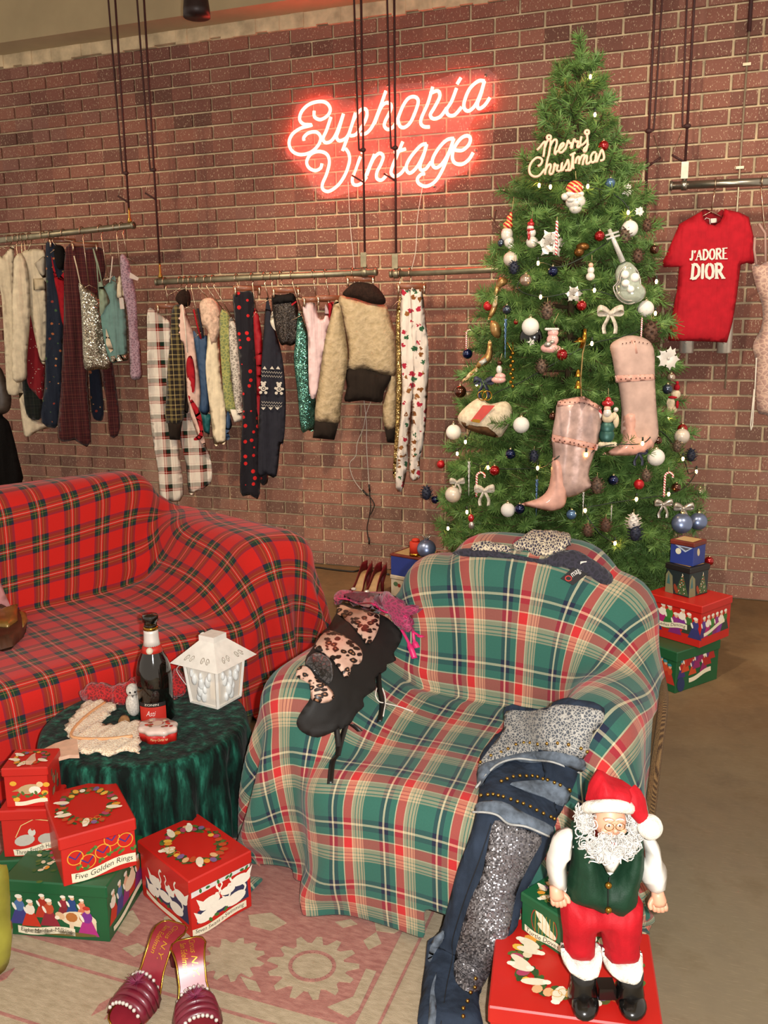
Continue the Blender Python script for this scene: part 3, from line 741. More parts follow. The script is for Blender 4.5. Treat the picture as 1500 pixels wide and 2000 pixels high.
G, uu, vv = drape(int((LS - .3) / h), int((VB + SF + .40) / h), h, sinit, boxes, steps=90, tuck=tk, slip=.3, seed=2, pin=lambda u, v: (v < .05 and u > 1.0) or (abs(v - VB) < .016 and LS - .16 - u < 1.58))
cloth_obj('tartan_throw', G, uu, vv, TARTAN_RED, (.03, .04), cut=lambda u, v: (max(0, .45 - u) / .40) ** 2 + (max(0, v - VB - .55) / .48) ** 2 > 1, label='red tartan wool throw draped over the sofa', cat='throw blanket')

# ---- armchair (local a forwards, b to the chair's right side as seen)
CO, CT = np.array([.930, -2.40]), math.radians(-97.)
def cl(a, b, z): return np.array([CO[0] + a * math.cos(CT) - b * math.sin(CT), CO[1] + a * math.sin(CT) + b * math.cos(CT), z])
cbox = [
    (cl(.24, -.02, .17), (.30, .27, .17), .07),
    (cl(-.10, .04, .36), (.10, .345, .355), .098),
    (cl(.16, -.375, .262), (.30, .10, .262), .09),
    (cl(.10, .325, .262), (.26, .09, .262), .085),
    (cl(-.10, .06, .42), (.10, .22, .37), .098)]
chair = thing('armchair', 'low wicker armchair mostly hidden under the green tartan throw', 'armchair', tuple(cl(.15, 0, 0)), CT)
WICK = NT('wicker'); wv = WICK.n('TexWave', wave_type='BANDS', bands_direction='DIAGONAL'); wv.inputs['Scale'].default_value = 150; wv.inputs['Distortion'].default_value = 5; wv.inputs['Detail Scale'].default_value = 9; WICK.l(WICK.obj(), wv.inputs[0])
WICK.col(WICK.ramp(wv.outputs[1], [(.2, lin('4a3220')), (.6, lin('8a6238')), (.9, lin('b08a58'))])); WICK.b.inputs['Roughness'].default_value = .6; WICK.bump(wv.outputs[1], .8, .006); WICK = WICK.m
for nm, (c, b, r) in zip(('seat', 'backrest', 'armrest', 'armrest', 'headrest'), cbox):
    k_ = .06 if nm == 'seat' else 0.
    MB().box(c + np.array([0, k_ * .9, k_ * .3]), (2 * b[0] - .05 - k_ * 2, 2 * b[1] - .05, 2 * b[2] - .03 - k_), CT, bev=r - .01).build(nm, WICK, chair)
MB().tube(spline([cl(-.10, .405, .46), cl(.05, .435, .45), cl(.20, .445, .33), cl(.26, .445, .15), cl(.26, .445, .01)], 6), .012, 8).build('rim', WICK, chair)
pfc, VC = profile([(-.215, .24), (-.215, .74), (-.185, .785), (-.04, .785), (.0, .75), (.02, .36)])
latC, LC = profile([(0, .345), (.25, .345), (.265, .36), (.27, .50), (.30, .54), (.45, .54), (.48, .50), (.52, .02), (.62, .01)])
HC = .0255; CF = .55; UC = 1.02
def cinit(u, v):
    q_ = u - UC; s_ = 1 if q_ > 0 else -1; bb, zl = latC(abs(q_))
    a0, z0 = pfc(v); back = (a0, abs(q_), z0 - max(0, abs(q_) - .37) * .95)
    d = v - VC
    if d <= CF: seat = (.02 + max(d, 0), bb, zl)
    else:
        e = d - CF; zz = zl - e; seat = (CF + .03 + .1 * min(e, .3) + max(0, .02 - zz) * .8, bb, max(zz, .02))
    t = sstep((d + .08) / .18)
    q = [back[k] * (1 - t) + seat[k] * t for k in range(3)]
    return cl(q[0], s_ * q[1], max(q[2], .02))
boxes = [(c, b, r, CT) for c, b, r in cbox]
cs, sn = math.cos(CT), math.sin(CT)
tk = [(cl(.03, q, .37), (.13, .10, .14), (-.5 * cs, -.5 * sn, -1), 10.) for q in (-.16, 0, .16)] + [(cl(q, e * .24, .36), (.10, .13, .14), (-e * .4 * sn, e * .4 * cs, -1), 8.) for q in (.15, .35) for e in (-1, 1)]
G2, uu2, vv2 = drape(int(2 * UC / HC), int((VC + CF + .37) / HC), HC, cinit, boxes, steps=90, tuck=tk, slip=.3, seed=5, pin=lambda u, v: (v < .05 and abs(u - UC) < .3) or (abs(v - VC) < .014 and abs(u - UC) < .215))
cloth_obj('tartan_throw', G2, uu2, vv2, TARTAN_GREEN, (.045, .0), cut=lambda u, v: (max(0, abs(u - UC) - .50) / (.36 if u < UC else .33)) ** 2 + (max(0, v - VC - (.40 if u < UC else .28)) / (.44 if u < UC else .36)) ** 2 > 1 or (u - UC > .45 and v < VC - .14) or (u - UC > .42 and v - VC > .60) or (u - UC > .52 and v - VC > .40), label='green and red tartan throw draped over the armchair', cat='throw blanket')
# surface lookups on the settled throws (for things lying on them)
def lift(G, x, y, rad=.035):
    d = (G[..., 0] - x) ** 2 + (G[..., 1] - y) ** 2; m = d < rad * rad
    return G[..., 2][m].max() if m.any() else G[..., 2].ravel()[d.argmin()]

# ---- round table with velvet cloth
TC = np.array([.03, -2.70]); TZ = .30; TR = .268
tb = thing('side_table', 'low round side table hidden by the dark green velvet cloth', 'table', (TC[0], TC[1], 0))
WOODD = M('dark_wood', '4a2f1c', .5, vary=.25, scale=12)
MB().lathe([(.0, TZ - .024), (TR - .012, TZ - .024), (TR - .008, TZ - .016), (TR - .012, TZ - .008), (0, TZ - .008)], (TC[0], TC[1], 0), 40).build('tabletop', WOODD, tb)
for k in range(3):
    a = 2 * pi * k / 3 + .4; MB().tube([(TC[0] + .15 * math.cos(a), TC[1] + .15 * math.sin(a), TZ - .03), (TC[0] + .20 * math.cos(a), TC[1] + .20 * math.sin(a), .009)], [.016, .011], 8).build('leg', WOODD, tb)
t = NT('green_velvet'); mpv = t.n('Mapping'); mpv.inputs['Scale'].default_value = (34, 34, 7); t.l(t.obj(), mpv.inputs[0]); n = t.noise(1., 4, mpv.outputs[0], .6); f = t.noise(240, 3, t.obj())
vc = t.ramp(n, [(.40, lin('04120e')), (.55, lin('0d3a2e')), (.72, lin('2f7f68'))]); t.col(t.mix(t.math('MULTIPLY', f, .6), vc, t.mix(1., vc, (.35, .4, .38, 1), 'MULTIPLY')))  # bright highlights and dark shade of the crushed pile painted in as streaks
t.b.inputs['Roughness'].default_value = .8; t.b.inputs['Sheen Weight'].default_value = .06; t.b.inputs['Specular IOR Level'].default_value = .15; t.bump(n, .6, .012); VELVET = t.m
n = 160; prof = [(.0001, TZ), (.1, TZ), (.2, TZ), (.25, TZ), (TR - .006, TZ - .001), (TR, TZ - .006), (TR + .004, TZ - .018), (TR + .006, TZ - .05), (TR + .004, TZ - .1), (TR + .004, TZ - .17), (TR + .004, TZ - .24), (TR + .004, .011)]
vs = []
for i, (r, z) in enumerate(prof):
    g = min(1, max(0, (TZ - .012 - z) / (TZ * .5)))
    for k in range(n):
        a = 2 * pi * k / n; w = g * ((.022 * math.sin(17 * a + .6 * math.sin(3 * a)) + .012 * math.sin(29 * a + 1.3) + .006 * math.sin(8 * a)))
        vs.append((TC[0] + (r + w) * math.cos(a), TC[1] + (r + w) * math.sin(a), z))
mb = MB().add(vs, [(i * n + k, i * n + (k + 1) % n, (i + 1) * n + (k + 1) % n, (i + 1) * n + k) for i in range(len(prof) - 1) for k in range(n)])
o = mb.build('velvet_tablecloth', VELVET, world='base', label='dark green crushed velvet cloth over the round side table', cat='tablecloth')
m = o.modifiers.new('thickness', 'SOLIDIFY'); m.thickness = .003; m.offset = -1

# ---- laying soft sheets on the settled throws
from mathutils.bvhtree import BVHTree
def grid_bvh(Gs, extra=()):
    V = []; F = []
    for g in Gs:
        o = len(V); nu, nv = g.shape[:2]; V += [Vector(p) for p in g.reshape(-1, 3)]; I = np.arange(nu * nv).reshape(nu, nv) + o
        F += [(int(I[i, j]), int(I[i + 1, j]), int(I[i + 1, j + 1]), int(I[i, j + 1])) for i in range(nu - 1) for j in range(nv - 1)]
    o = len(V); V += [Vector((-3, -5, .010)), Vector((3, -5, .010)), Vector((3, .5, .010)), Vector((-3, .5, .010))]; F.append((o, o + 1, o + 2, o + 3))
    return BVHTree.FromPolygons(V, F)
BVH = grid_bvh([G, G2])
def lay(mb, px, hpx, th, edge_px, off=.004, seed=0, smooth=2, foldpx=None, uvs=.0011, bvh=None):
    """soft sheet whose outline is given in pixels, resting on whatever lies below it"""
    vs, fs = puff(px, hpx, 1., edge_px, foldpx, seed=seed); hit = []; nor = []
    for u, v, w in vs:
        d = Vector(ray(u, v)).normalized(); loc, n, i, ds = (bvh or BVH).ray_cast(Vector(CAM), d)
        if loc is None: loc = Vector(CAM) + d * 2.6; n = -d
        if n.dot(d) > 0: n = -n
        hit.append(np.array(loc)); nor.append(np.array(n))
    H = np.array(hit); Nn = np.array(nor); nb = {}
    for f in fs:
        for a in range(len(f)):
            nb.setdefault(f[a], set()).update(x for x in f if x != f[a])
    # relax depth along each view ray so folds of the throw are bridged
    D = np.linalg.norm(H - CAM, axis=1); dirs = (H - CAM) / D[:, None]; D0 = D.copy()
    for _ in range(smooth):
        D = np.minimum(D0, np.array([.5 * D[i] + .5 * np.mean([D[j] for j in nb[i]]) if i in nb else D[i] for i in range(len(D))]))
    for _ in range(2): Nn = np.array([Nn[i] + sum(Nn[j] for j in nb.get(i, ())) for i in range(len(Nn))]); Nn /= np.linalg.norm(Nn, axis=1)[:, None]
    H = CAM + dirs * D[:, None]
    out = [H[i] + Nn[i] * (off + (vs[i][2] + 0.0) * th if vs[i][2] >= 0 else off * .3) for i in range(len(vs))]
    mb.add(out, fs, uv=[(u * uvs, -v * uvs) for u, v, w in vs]); return mb
def lay_pt(x, y, off=.01, bvh=None):
    d = Vector(ray(x, y)).normalized(); loc, n, i, ds = (bvh or BVH).ray_cast(Vector(CAM), d)
    if loc is None: return lay_pt(x, y, off) if bvh else CAM + ray(x, y) * 2.6
    if n.dot(d) > 0: n = -n
    return np.array(loc) + np.array(n) * off
def lay_path(pts, off=.01, bvh=None): return [lay_pt(x, y, off, bvh) for x, y in pts]
def bvh_of(mbs, base=None):
    V = []; F = []
    for m in mbs: o = len(V); V += [Vector(p) for p in m.v]; F += [tuple(i + o for i in q) for q in m.f]
    if base:
        for g in base:
            o = len(V); nu, nv = g.shape[:2]; V += [Vector(p) for p in g.reshape(-1, 3)]; I = np.arange(nu * nv).reshape(nu, nv) + o
            F += [(int(I[i, j]), int(I[i + 1, j]), int(I[i + 1, j + 1]), int(I[i, j + 1])) for i in range(nu - 1) for j in range(nv - 1)]
        o = len(V); V += [Vector((-3, -5, .010)), Vector((3, -5, .010)), Vector((3, .5, .010)), Vector((-3, .5, .010))]; F.append((o, o + 1, o + 2, o + 3))
    return BVHTree.FromPolygons(V, F)
# ================================================================== garments on the rails
Z4 = lambda p: [(x / 3.571, 420 + y / 3.571) for x, y in p]
Z5 = lambda p: [(260 + x / 3.847, 480 + y / 3.847) for x, y in p]
Z6 = lambda p: [(500 + x / 3.847, 480 + y / 3.847) for x, y in p]
ZB = lambda p: [(1100 + x / 3.75, 360 + y / 3.75) for x, y in p]
def blotch(name, base, cols, scale, size, rough=.85, sheen=.1, metal=0., rnd=1., bump=0., warp=.25):
    """scattered spots of the given colours on a base colour (uv in metres)"""
    if name in MATS: return MATS[name]
    t = NT(name); v = t.n('TexVoronoi', feature='F1'); t.l(t.uv(), v.inputs['Vector']); v.inputs['Scale'].default_value = scale; v.inputs['Randomness'].default_value = rnd
    s = t.n('SeparateColor'); t.l(v.outputs['Color'], s.inputs[0]); n = len(cols)
    pick = t.ramp(s.outputs[0], [(i / n, lin(c)) for i, c in enumerate(cols)], 'CONSTANT')
    d = t.math('ADD', v.outputs['Distance'], t.math('MULTIPLY', t.math('SUBTRACT', t.noise(scale * 3, 3, t.uv()), .5), warp if rnd > .5 else .05))
    t.col(t.mix(t.math('LESS_THAN', d, size), lin(base), pick)); t.b.inputs['Roughness'].default_value = rough; t.b.inputs['Sheen Weight'].default_value = sheen; t.b.inputs['Metallic'].default_value = metal
    t.b.inputs['Specular IOR Level'].default_value = .25
    if bump: t.bump(v.outputs['Distance'], bump, .004)
    t.drape(t.uv(), strength=.6)
    MATS[name] = t.m; return t.m
def sequin(name, c1, c2, scale=240, rough=.22, metal=.8):
    if name in MATS: return MATS[name]
    t = NT(name); v = t.n('TexVoronoi', feature='F1'); t.l(t.uv(), v.inputs['Vector']); v.inputs['Scale'].default_value = scale; v.inputs['Randomness'].default_value = .3
    s = t.n('SeparateColor'); t.l(v.outputs['Color'], s.inputs[0])
    t.col(t.ramp(s.outputs[0], [(0, lin(c1)), (1, lin(c2))])); t.b.inputs['Metallic'].default_value = metal; t.b.inputs['Roughness'].default_value = rough
    geo = t.n('NewGeometry'); vm = t.n('VectorMath', operation='SUBTRACT'); t.l(v.outputs['Color'], vm.inputs[0]); vm.inputs[1].default_value = (.5, .5, .5)
    sc = t.n('VectorMath', operation='SCALE'); t.l(vm.outputs[0], sc.inputs[0]); sc.inputs['Scale'].default_value = .7
    ad = t.n('VectorMath', operation='ADD'); t.l(geo.outputs['Normal'], ad.inputs[0]); t.l(sc.outputs[0], ad.inputs[1]); no = t.n('VectorMath', operation='NORMALIZE'); t.l(ad.outputs[0], no.inputs[0]); t.l(no.outputs[0], t.b.inputs['Normal'])
    MATS[name] = t.m; return t.m
def lace(name, c1, c2, scale=160, rough=.8, sheen=.2):
    if name in MATS: return MATS[name]
    t = NT(name); v = t.n('TexVoronoi', feature='DISTANCE_TO_EDGE'); t.l(t.uv(), v.inputs['Vector']); v.inputs['Scale'].default_value = scale
    t.col(t.ramp(v.outputs[0], [(.04, lin(c1)), (.16, lin(c2))])); t.b.inputs['Roughness'].default_value = rough; t.b.inputs['Sheen Weight'].default_value = sheen; t.bump(v.outputs[0], .8, .004); t.drape(t.uv(), strength=.4)
    MATS[name] = t.m; return t.m
def cloth(name, c, rough=.88, sheen=.15, vary=.1, scale=30, bump=.25, bscale=400, coat=0., spec=.25): return M(name, c, rough, sheen=sheen, vary=vary, scale=scale, bump=bump, bscale=bscale, coat=coat, spec=spec, drape=.5)
CREAM = cloth('cream_knit', 'd8cbb0', bscale=300); WHITE = cloth('white_cotton', 'd9d2c4'); NAVYK = cloth('navy_knit', '23242e', bscale=250)
FURB = cloth('dark_brown_fur', '2a1a14', .95, .3, .3, 120, 1., 300); BLACKC = cloth('black_cloth', '120f10'); RIB = cloth('dark_rib_knit', '211914', .95, bscale=260)
REDC = cloth('red_cloth', '9c1220', .85); LILAC = lace('lilac_lace', 'b79aa8', '8d7280', 70); TEAL = cloth('teal_satin', '1f5a5e', .45); BLUEC = cloth('slate_blue_satin', '2f4766', .5)
FLORAL = blotch('navy_floral', '1c2434', ['a8623c', 'b98b5e', '8c3a30', '3d5a3a'], 26, .20); DOTS = blotch('navy_red_dot', '15131c', ['c01c1e'], 24, .27, rnd=.4)
PRINT = blotch('white_novelty_print', 'd8cdc4', ['a3233a', '7a4a22', '2c5a3c', '8a5a30', 'd8cdc4'], 26, .36, warp=.8)
BURG = tartan('burgundy_plaid', [(0, '4a2024'), (.3, '2a1618'), (.4, '6a3a34'), (.5, '2a1618'), (.6, '4a2024'), (.85, '7a4438'), (.9, '4a2024')], .045, drape=.6)
WPL = tartan('white_red_green_plaid', [(0, 'e0d8cc'), (.36, '8e1410'), (.44, 'e0c8bc'), (.47, '8e1410'), (.53, '0c2418'), (.76, 'e0d8cc'), (.86, 'a8544c'), (.875, 'e0d8cc')], .10, drape=.6)
YPL = tartan('yellow_black_plaid', [(0, '221c18'), (.3, '9c8a54'), (.36, '221c18'), (.42, '9c8a54'), (.48, '2a221c'), (.8, 'c4b078'), (.86, '221c18')], .055, drape=.6)
DPL = tartan('dark_green_plaid', [(0, '1a201c'), (.4, '2a2a26'), (.5, '14181a'), (.8, '30342c'), (.86, '1a201c')], .05, drape=.6)
SILV = sequin('silver_sequin', '8a8474', 'cfc8b4', 210); GOLD = sequin('gold_sequin', '7a6238', 'c9a86a', 230); GSEQ = sequin('sea_green_sequin', '2f5f58', '6aa08e', 240)
BSEQ = sequin('black_sparkle_knit', '0b0808', '3a302a', 330, .35, .5); MINT = cloth('mint_satin', '8fa088', .5); MINTB = cloth('teal_mint_satin', '6b938c', .45)
PINKT = cloth('pale_pink_jersey', 'd9bfc2'); QUILT = NT('beige_quilted'); 
_n = QUILT.noise(38, 4, QUILT.uv()); QUILT.col(QUILT.ramp(_n, [(.3, lin('9c8a68')), (.7, lin('b5a283'))])); QUILT.b.inputs['Roughness'].default_value = .7; QUILT.bump(_n, .9, .01); QUILT = QUILT.m
GLACE = lace('green_gold_lace', '9a9a58', '6f7a4a', 60); SLACE = lace('silver_lace', 'c9c2b8', '8a847c', 70); NUDE = lace('nude_beaded_lace', 'd2b09c', 'b08c80', 55); FURC = cloth('cream_pink_fur', 'd0b4a0', .95, .4, .25, 60, 1., 200)
WOODH = M('hanger_wood', '7a4428', .45, vary=.2, scale=15, coat=.2); WIRE = M('hanger_wire', 'b8a088', .25, .95, vary=0); TAGM = M('paper_tag', 'd6cdc2', .8, vary=.03)
def rail_pt(px, r):
    a, b = {1: (a1, b1), 2: (a2, b2), 3: (a3, b3), 4: (a4, b4)}[r]
    best = None
    lo, hi = -.2, 1.2
    for _ in range(40):
        m = (lo + hi) / 2
        if proj(a + (b - a) * m)[0] < px: lo = m
        else: hi = m
    return a + (b - a) * lo
def garment(name, label, cat, r, hook, ang, pieces, hanger='wire', group=None, dz=0., hcol=None):
    """pieces: list of (part name, pixel outline, material, options)"""
    A = rail_pt(hook, r); P = vplane(A, ang)
    allp = [P.uv(*p) for q in pieces for p in q[1]]; zmin = min(v for u, v in allp); top = max(v for u, v in allp); uc = sum(u for u, v in allp) / len(allp)
    base = P.p3(uc, zmin); t = thing(name, label, cat, tuple(base), math.radians(ang), group)
    for i, (pn, px, mat, op) in enumerate(pieces):
        op = dict(op); poly = P.uvs(px); mb = MB()
        if op.pop('smoothline', True) and len(poly) > 5: poly = [tuple(q) for q in spline(poly, 3, True)]
        softmesh(mb, P, poly, op.get('h', .022), min(op.get('t', .005), .005 if op.get('t', .005) < .0145 else .03), op.get('e', .016), folds(op.get('A', .008) * 1.35, op.get('lam', .06), seed=hook * 7 + i, top=top, fall=.25, slant=op.get('sl', 0.)), seed=i + hook, off=op.get('off', .0))
        mb.build(pn, mat, t)
    if hanger:
        ht = thing('clothes_hanger', ('wooden clip' if hanger == 'wood' else 'thin wire') + ' hanger holding the ' + ' '.join(label.split(' hanging')[0].split(' on ')[0].split(',')[0].split()[:10]), 'hanger', tuple(A), math.radians(ang))
        hk = [P.p3(.0 + .017 * 1.5 * math.sin(q), .0 + .0285 * math.cos(q) - .004, -.002) for q in np.linspace(-2.2, 1.9, 12)]
        # hook over the pipe lies across the rail
        zt = top - .010
        sx = min(.055, .5 * (max(u for u, v in allp) - min(u for u, v in allp)))
        hk = [A + np.array([.0, .024 * math.sin(q), .0235 * math.cos(q)]) for q in np.linspace(-2.3, 1.7, 12)]
        mb = MB().tube(hk + [A + np.array([0, .004, -.035]), P.p3(uc, zt + (.03 if hanger == 'wood' else 0))], .003, 6); mb.build('hook', WIRE, ht)
        if hanger == 'wood':
            w = op.get('hw', .075)
            mb = MB().box((0, 0, 0), (2 * w, .012, .026), math.radians(ang), bev=.003); mb.v = [tuple(np.array(q) + P.p3(uc, zt + .028)) for q in mb.v]; mb.build('bar', WOODH, ht)
            for s in (-1, 1):
                mb = MB().box((0, 0, 0), (.010, .022, .044), math.radians(ang), bev=.002); mb.v = [tuple(np.array(q) + P.p3(uc + s * w * .85, zt + .012, .006)) for q in mb.v]; mb.build('clip', WIRE, ht)
        else:
            mb = MB().tube([P.p3(uc - sx, zt - .03), P.p3(uc, zt), P.p3(uc + sx, zt - .03)], .0022, 5); mb.build('shoulder_wire', WIRE, ht)
    return t, P
def strap(P, px, t, mat, w=.004, nm='strap', off=.006):
    MB().tube([P.p3(*P.uv(*p), off) for p in px], w, 5).build(nm, mat, t)
def swing_tag(P, px, t, mat=None, nm='price_tag', off=.02):
    MB().prism(P.uvs(px), P, off, off + .001).build(nm, mat or TAGM, t, smooth=False)
N = {}
# ---- rail 1 (upper left)
A1 = 40
garment('fur_coat', 'black fur coat hem hanging at the left picture edge behind the sofa', 'coat', 1, -20, A1, [('coat_body', Z4([(-90,700),(0,1330),(60,1440),(95,1550),(130,1700),(150,1880),(-90,1880)]), cloth('black_fur', '0d0a09', .95, .3, .3, 150, 1., 260), dict(t=.03, e=.05))], None)
garment('handbag', 'dark grey leather handbag hanging at the left picture edge', 'bag', 1, -8, A1, [('bag_body', Z4([(-60,1040),(0,1060),(32,1120),(70,1230),(80,1300),(60,1370),(0,1395),(-60,1395)]), M('grey_leather', '4a4038', .45, vary=.15), dict(t=.03, e=.05, A=.002))], None)
garment('cardigan', 'cream open cardigan, leftmost pale garment hanging on the upper rail', 'cardigan', 1, 18, A1, [('body', Z4([(-60,260),(10,290),(60,240),(100,215),(98,330),(112,700),(118,1100),(170,1150),(170,1240),(60,1250),(40,1100),(20,700),(0,520),(-60,500)]), CREAM, {})])
garment('long_skirt', 'long cream skirt hem hanging below the dark plaid skirt', 'skirt', 1, 30, A1, [('skirt', Z4([(80,900),(120,900),(150,1200),(165,1240),(205,1400),(300,1447),(410,1455),(405,1475),(280,1500),(180,1550),(155,1450),(130,1240)]), CREAM, dict(A=.006))])
garment('dark_skirt', 'short dark green plaid skirt hanging between cream cardigans and floral trousers', 'skirt', 1, 40, A1, [('skirt', Z4([(150,1000),(215,1000),(290,1250),(292,1415),(200,1412),(168,1290)]), DPL, dict(A=.005))])
garment('patterned_sweater', 'dark red patterned sweater hanging behind the cream cardigan', 'sweater', 1, 46, A1, [('body', Z4([(190,650),(260,700),(290,1020),(312,1030),(312,1180),(292,1285),(240,1240),(190,1170),(183,1000)]), blotch('red_fairisle', '7e1620', ['c9bcae'], 60, .16), dict(A=.005))])
t, P = garment('cream_cardigan', 'cream knitted cardigan with long sleeve and chest pocket hanging beside floral trousers', 'cardigan', 1, 58, A1, [('body', Z4([(150,270),(215,238),(290,242),(322,290),(326,700),(326,900),(316,1030),(285,1020),(250,880),(212,700),(190,560),(150,420)]), CREAM, dict(t=.012)), ('sleeve', Z4([(98,310),(150,268),(200,400),(212,680),(190,1000),(182,1142),(90,1147),(85,900),(84,600),(94,420)]), CREAM, dict(t=.016, e=.04, off=.012, A=.005)), ('collar', Z4([(240,340),(300,288),(322,300),(322,470),(275,410)]), cloth('grey_white_shirt', 'b5ab9a'), dict(t=.004, off=.016, A=.003)), ('pocket', Z4([(232,445),(320,440),(322,525),(235,525)]), cloth('cream_knit_dark', 'c4b598'), dict(t=.003, e=.006, off=.013, A=.002, smoothline=False))])
garment('floral_trousers', 'navy trousers with small orange flowers hanging on the upper rail', 'trousers', 1, 84, A1, [('leg', Z4([(320,198),(400,210),(440,260),(450,600),(440,1000),(425,1445),(290,1445),(310,1200),(320,900),(325,600)]), FLORAL, {}), ('leg', Z4([(600,1000),(690,1000),(705,1075),(725,1390),(690,1440),(640,1380),(622,1100)]), FLORAL, dict(off=-.03))], 'wood')
garment('red_halter_top', 'small red halter top hanging beside the navy floral trousers', 'top', 1, 100, A1, [('body', Z4([(358,285),(388,400),(412,440),(455,420),(470,800),(430,740),(402,560),(382,470)]), REDC, dict(A=.004)), ('fur_trim', Z4([(380,215),(440,220),(460,300),(440,375),(400,370),(378,280)]), cloth('black_fur', ''), dict(t=.015))])
garment('plaid_trousers', 'burgundy plaid flared trousers hanging on the upper rail', 'trousers', 1, 124, A1, [('leg', Z4([(460,225),(600,228),(720,238),(735,400),(700,500),(650,700),(610,1000),(635,1580),(520,1570),(405,1552),(425,1200),(445,700)]), BURG, {}), ('leg', Z4([(640,600),(720,500),(760,900),(790,1050),(840,1480),(770,1545),(745,1300),(700,1075)]), BURG, dict(off=-.018))], 'wood')
t, P = garment('sequin_tank', 'silver sequin camisole hanging in front of burgundy plaid trousers', 'camisole', 1, 160, A1, [('body', Z4([(548,490),(565,475),(620,520),(690,575),(705,620),(760,950),(766,1065),(680,1075),(590,1070),(575,850),(562,600)]), SILV, dict(A=.005))])
strap(P, Z4([(516,285), (535,360), (560,480)]), t, CREAM); strap(P, Z4([(650,235), (675,340), (692,575)]), t, MINT)
t, P = garment('mint_camisole', 'pale mint satin camisole with beaded hem hanging beside the sequin camisole', 'camisole', 1, 196, A1, [('body', Z4([(690,470),(720,495),(760,470),(800,425),(830,560),(880,650),(890,960),(895,1010),(830,1022),(770,1022),(725,870),(695,640)]), MINTB, dict(A=.004)), ('bust_panel', Z4([(690,470),(722,500),(765,600),(740,640),(700,700),(692,600)]), MINT, dict(t=.004, off=.008, A=.002)), ('lace_trim', Z4([(738,790),(760,850),(790,940),(770,960),(738,900)]), CREAM, dict(t=.003, off=.010, A=.002)), ('beaded_hem', Z4([(770,985),(890,965),(895,1010),(775,1024)]), SILV, dict(t=.004, e=.006, off=.009, A=.001))])
strap(P, Z4([(650,235), (680,330), (715,490)]), t, MINT); strap(P, Z4([(785,290), (778,370), (765,470)]), t, WHITE); strap(P, Z4([(735,455), (770,440), (785,425)]), t, TAGM, .0022, 'tag_loop')
t, P = garment('lace_gloves', 'small pair of cream knit gloves hanging with a white price tag', 'gloves', 1, 226, A1, [('glove', Z4([(822,445),(838,425),(850,450),(852,570),(832,578),(815,560)]), CREAM, dict(t=.006, e=.01, h=.012)), ('glove', Z4([(855,430),(878,445),(886,540),(868,575),(853,560)]), CREAM, dict(t=.006, e=.01, h=.012))])
swing_tag(P, Z4([(828,580),(858,578),(866,655),(836,657)]), t)
t, P = garment('lilac_lace_leggings', 'lilac sheer lace leggings hanging at the right end of the upper rail', 'leggings', 1, 238, A1, [('leg', Z4([(838,285),(890,300),(920,420),(950,560),(960,800),(978,900),(986,1020),(990,1132),(915,1140),(905,1000),(890,700),(852,500)]), LILAC, dict(A=.004))])
swing_tag(P, Z4([(905,402),(966,440),(958,460),(900,440)]), t)
# ---- rail 2 (under the sign)
A2 = 34
garment('plaid_pyjama_trousers', 'white, red and green plaid trousers hanging at the left of the long rail', 'trousers', 2, 322, A2, [('leg', Z5([(110,480),(170,490),(235,540),(290,620),(300,1000),(330,1400),(380,1870),(270,1920),(205,1890),(190,1700),(140,1400),(110,1000),(105,700)]), WPL, dict(A=.012)), ('leg', Z5([(310,900),(420,1000),(500,1250),(540,1470),(590,1640),(580,1790),(480,1850),(420,1860),(400,1650),(345,1400)]), WPL, dict(A=.010, off=-.02))], 'wood', hcol=1)
t, P = garment('plaid_bomber', 'black and yellow plaid jacket sleeve with black ribbed cuff on the long rail', 'jacket', 2, 352, A2, [('sleeve', Z5([(290,490),(330,440),(390,480),(400,700),(392,1000),(385,1200),(370,1320),(250,1330),(250,1100),(258,900),(280,700)]), YPL, dict(t=.025, e=.05)), ('cuff', Z5([(258,1318),(370,1322),(352,1460),(275,1457)]), RIB, dict(t=.02, e=.03, A=.002)), ('collar', Z5([(318,400),(345,345),(400,325),(430,370),(425,450),(360,450)]), FURB, dict(t=.02, e=.03, off=.01)), ('body', Z5([(360,480),(400,500),(410,800),(420,1200),(400,1260),(375,1200)]), RIB, dict(off=-.02))])
t, P = garment('wrap_top', 'pale pink ruffled wrap top with red panel hanging beside the plaid jacket', 'top', 2, 362, A2, [('body', Z5([(318,640),(345,470),(375,445),(420,560),(460,700),(470,800),(500,1000),(512,1180),(490,1250),(540,1480),(500,1460),(440,1300),(402,1100),(385,760),(340,720)]), cloth('pale_pink_voile', 'd0b0a4', .8), dict(A=.007)), ('red_panel', Z5([(405,850),(440,830),(465,950),(460,1090),(430,1080),(400,950)]), REDC, dict(t=.005, off=.014)), ('red_trim', Z5([(412,1130),(440,1150),(505,1260),(522,1430),(470,1460),(455,1445),(500,1400),(470,1290)]), REDC, dict(t=.004, off=.014, e=.006))])
strap(P, Z5([(370,445), (390,600), (408,800)]), t, WHITE, .0035)
t, P = garment('blue_slip', 'slate blue satin slip hanging behind the fur cuffed cardigan', 'slip', 2, 372, A2, [('body', Z5([(450,640),(500,690),(560,680),(566,900),(575,1240),(500,1242),(508,1100),(480,850)]), BLUEC, dict(A=.005)), ('teal_hem', Z5([(508,1240),(585,1270),(575,1420),(535,1400)]), TEAL, dict(A=.004, off=-.008))])
strap(P, Z5([(455,480), (480,590), (510,700)]), t, REDC, .005); strap(P, Z5([(485,470), (510,600), (525,690)]), t, NAVYK, .006)
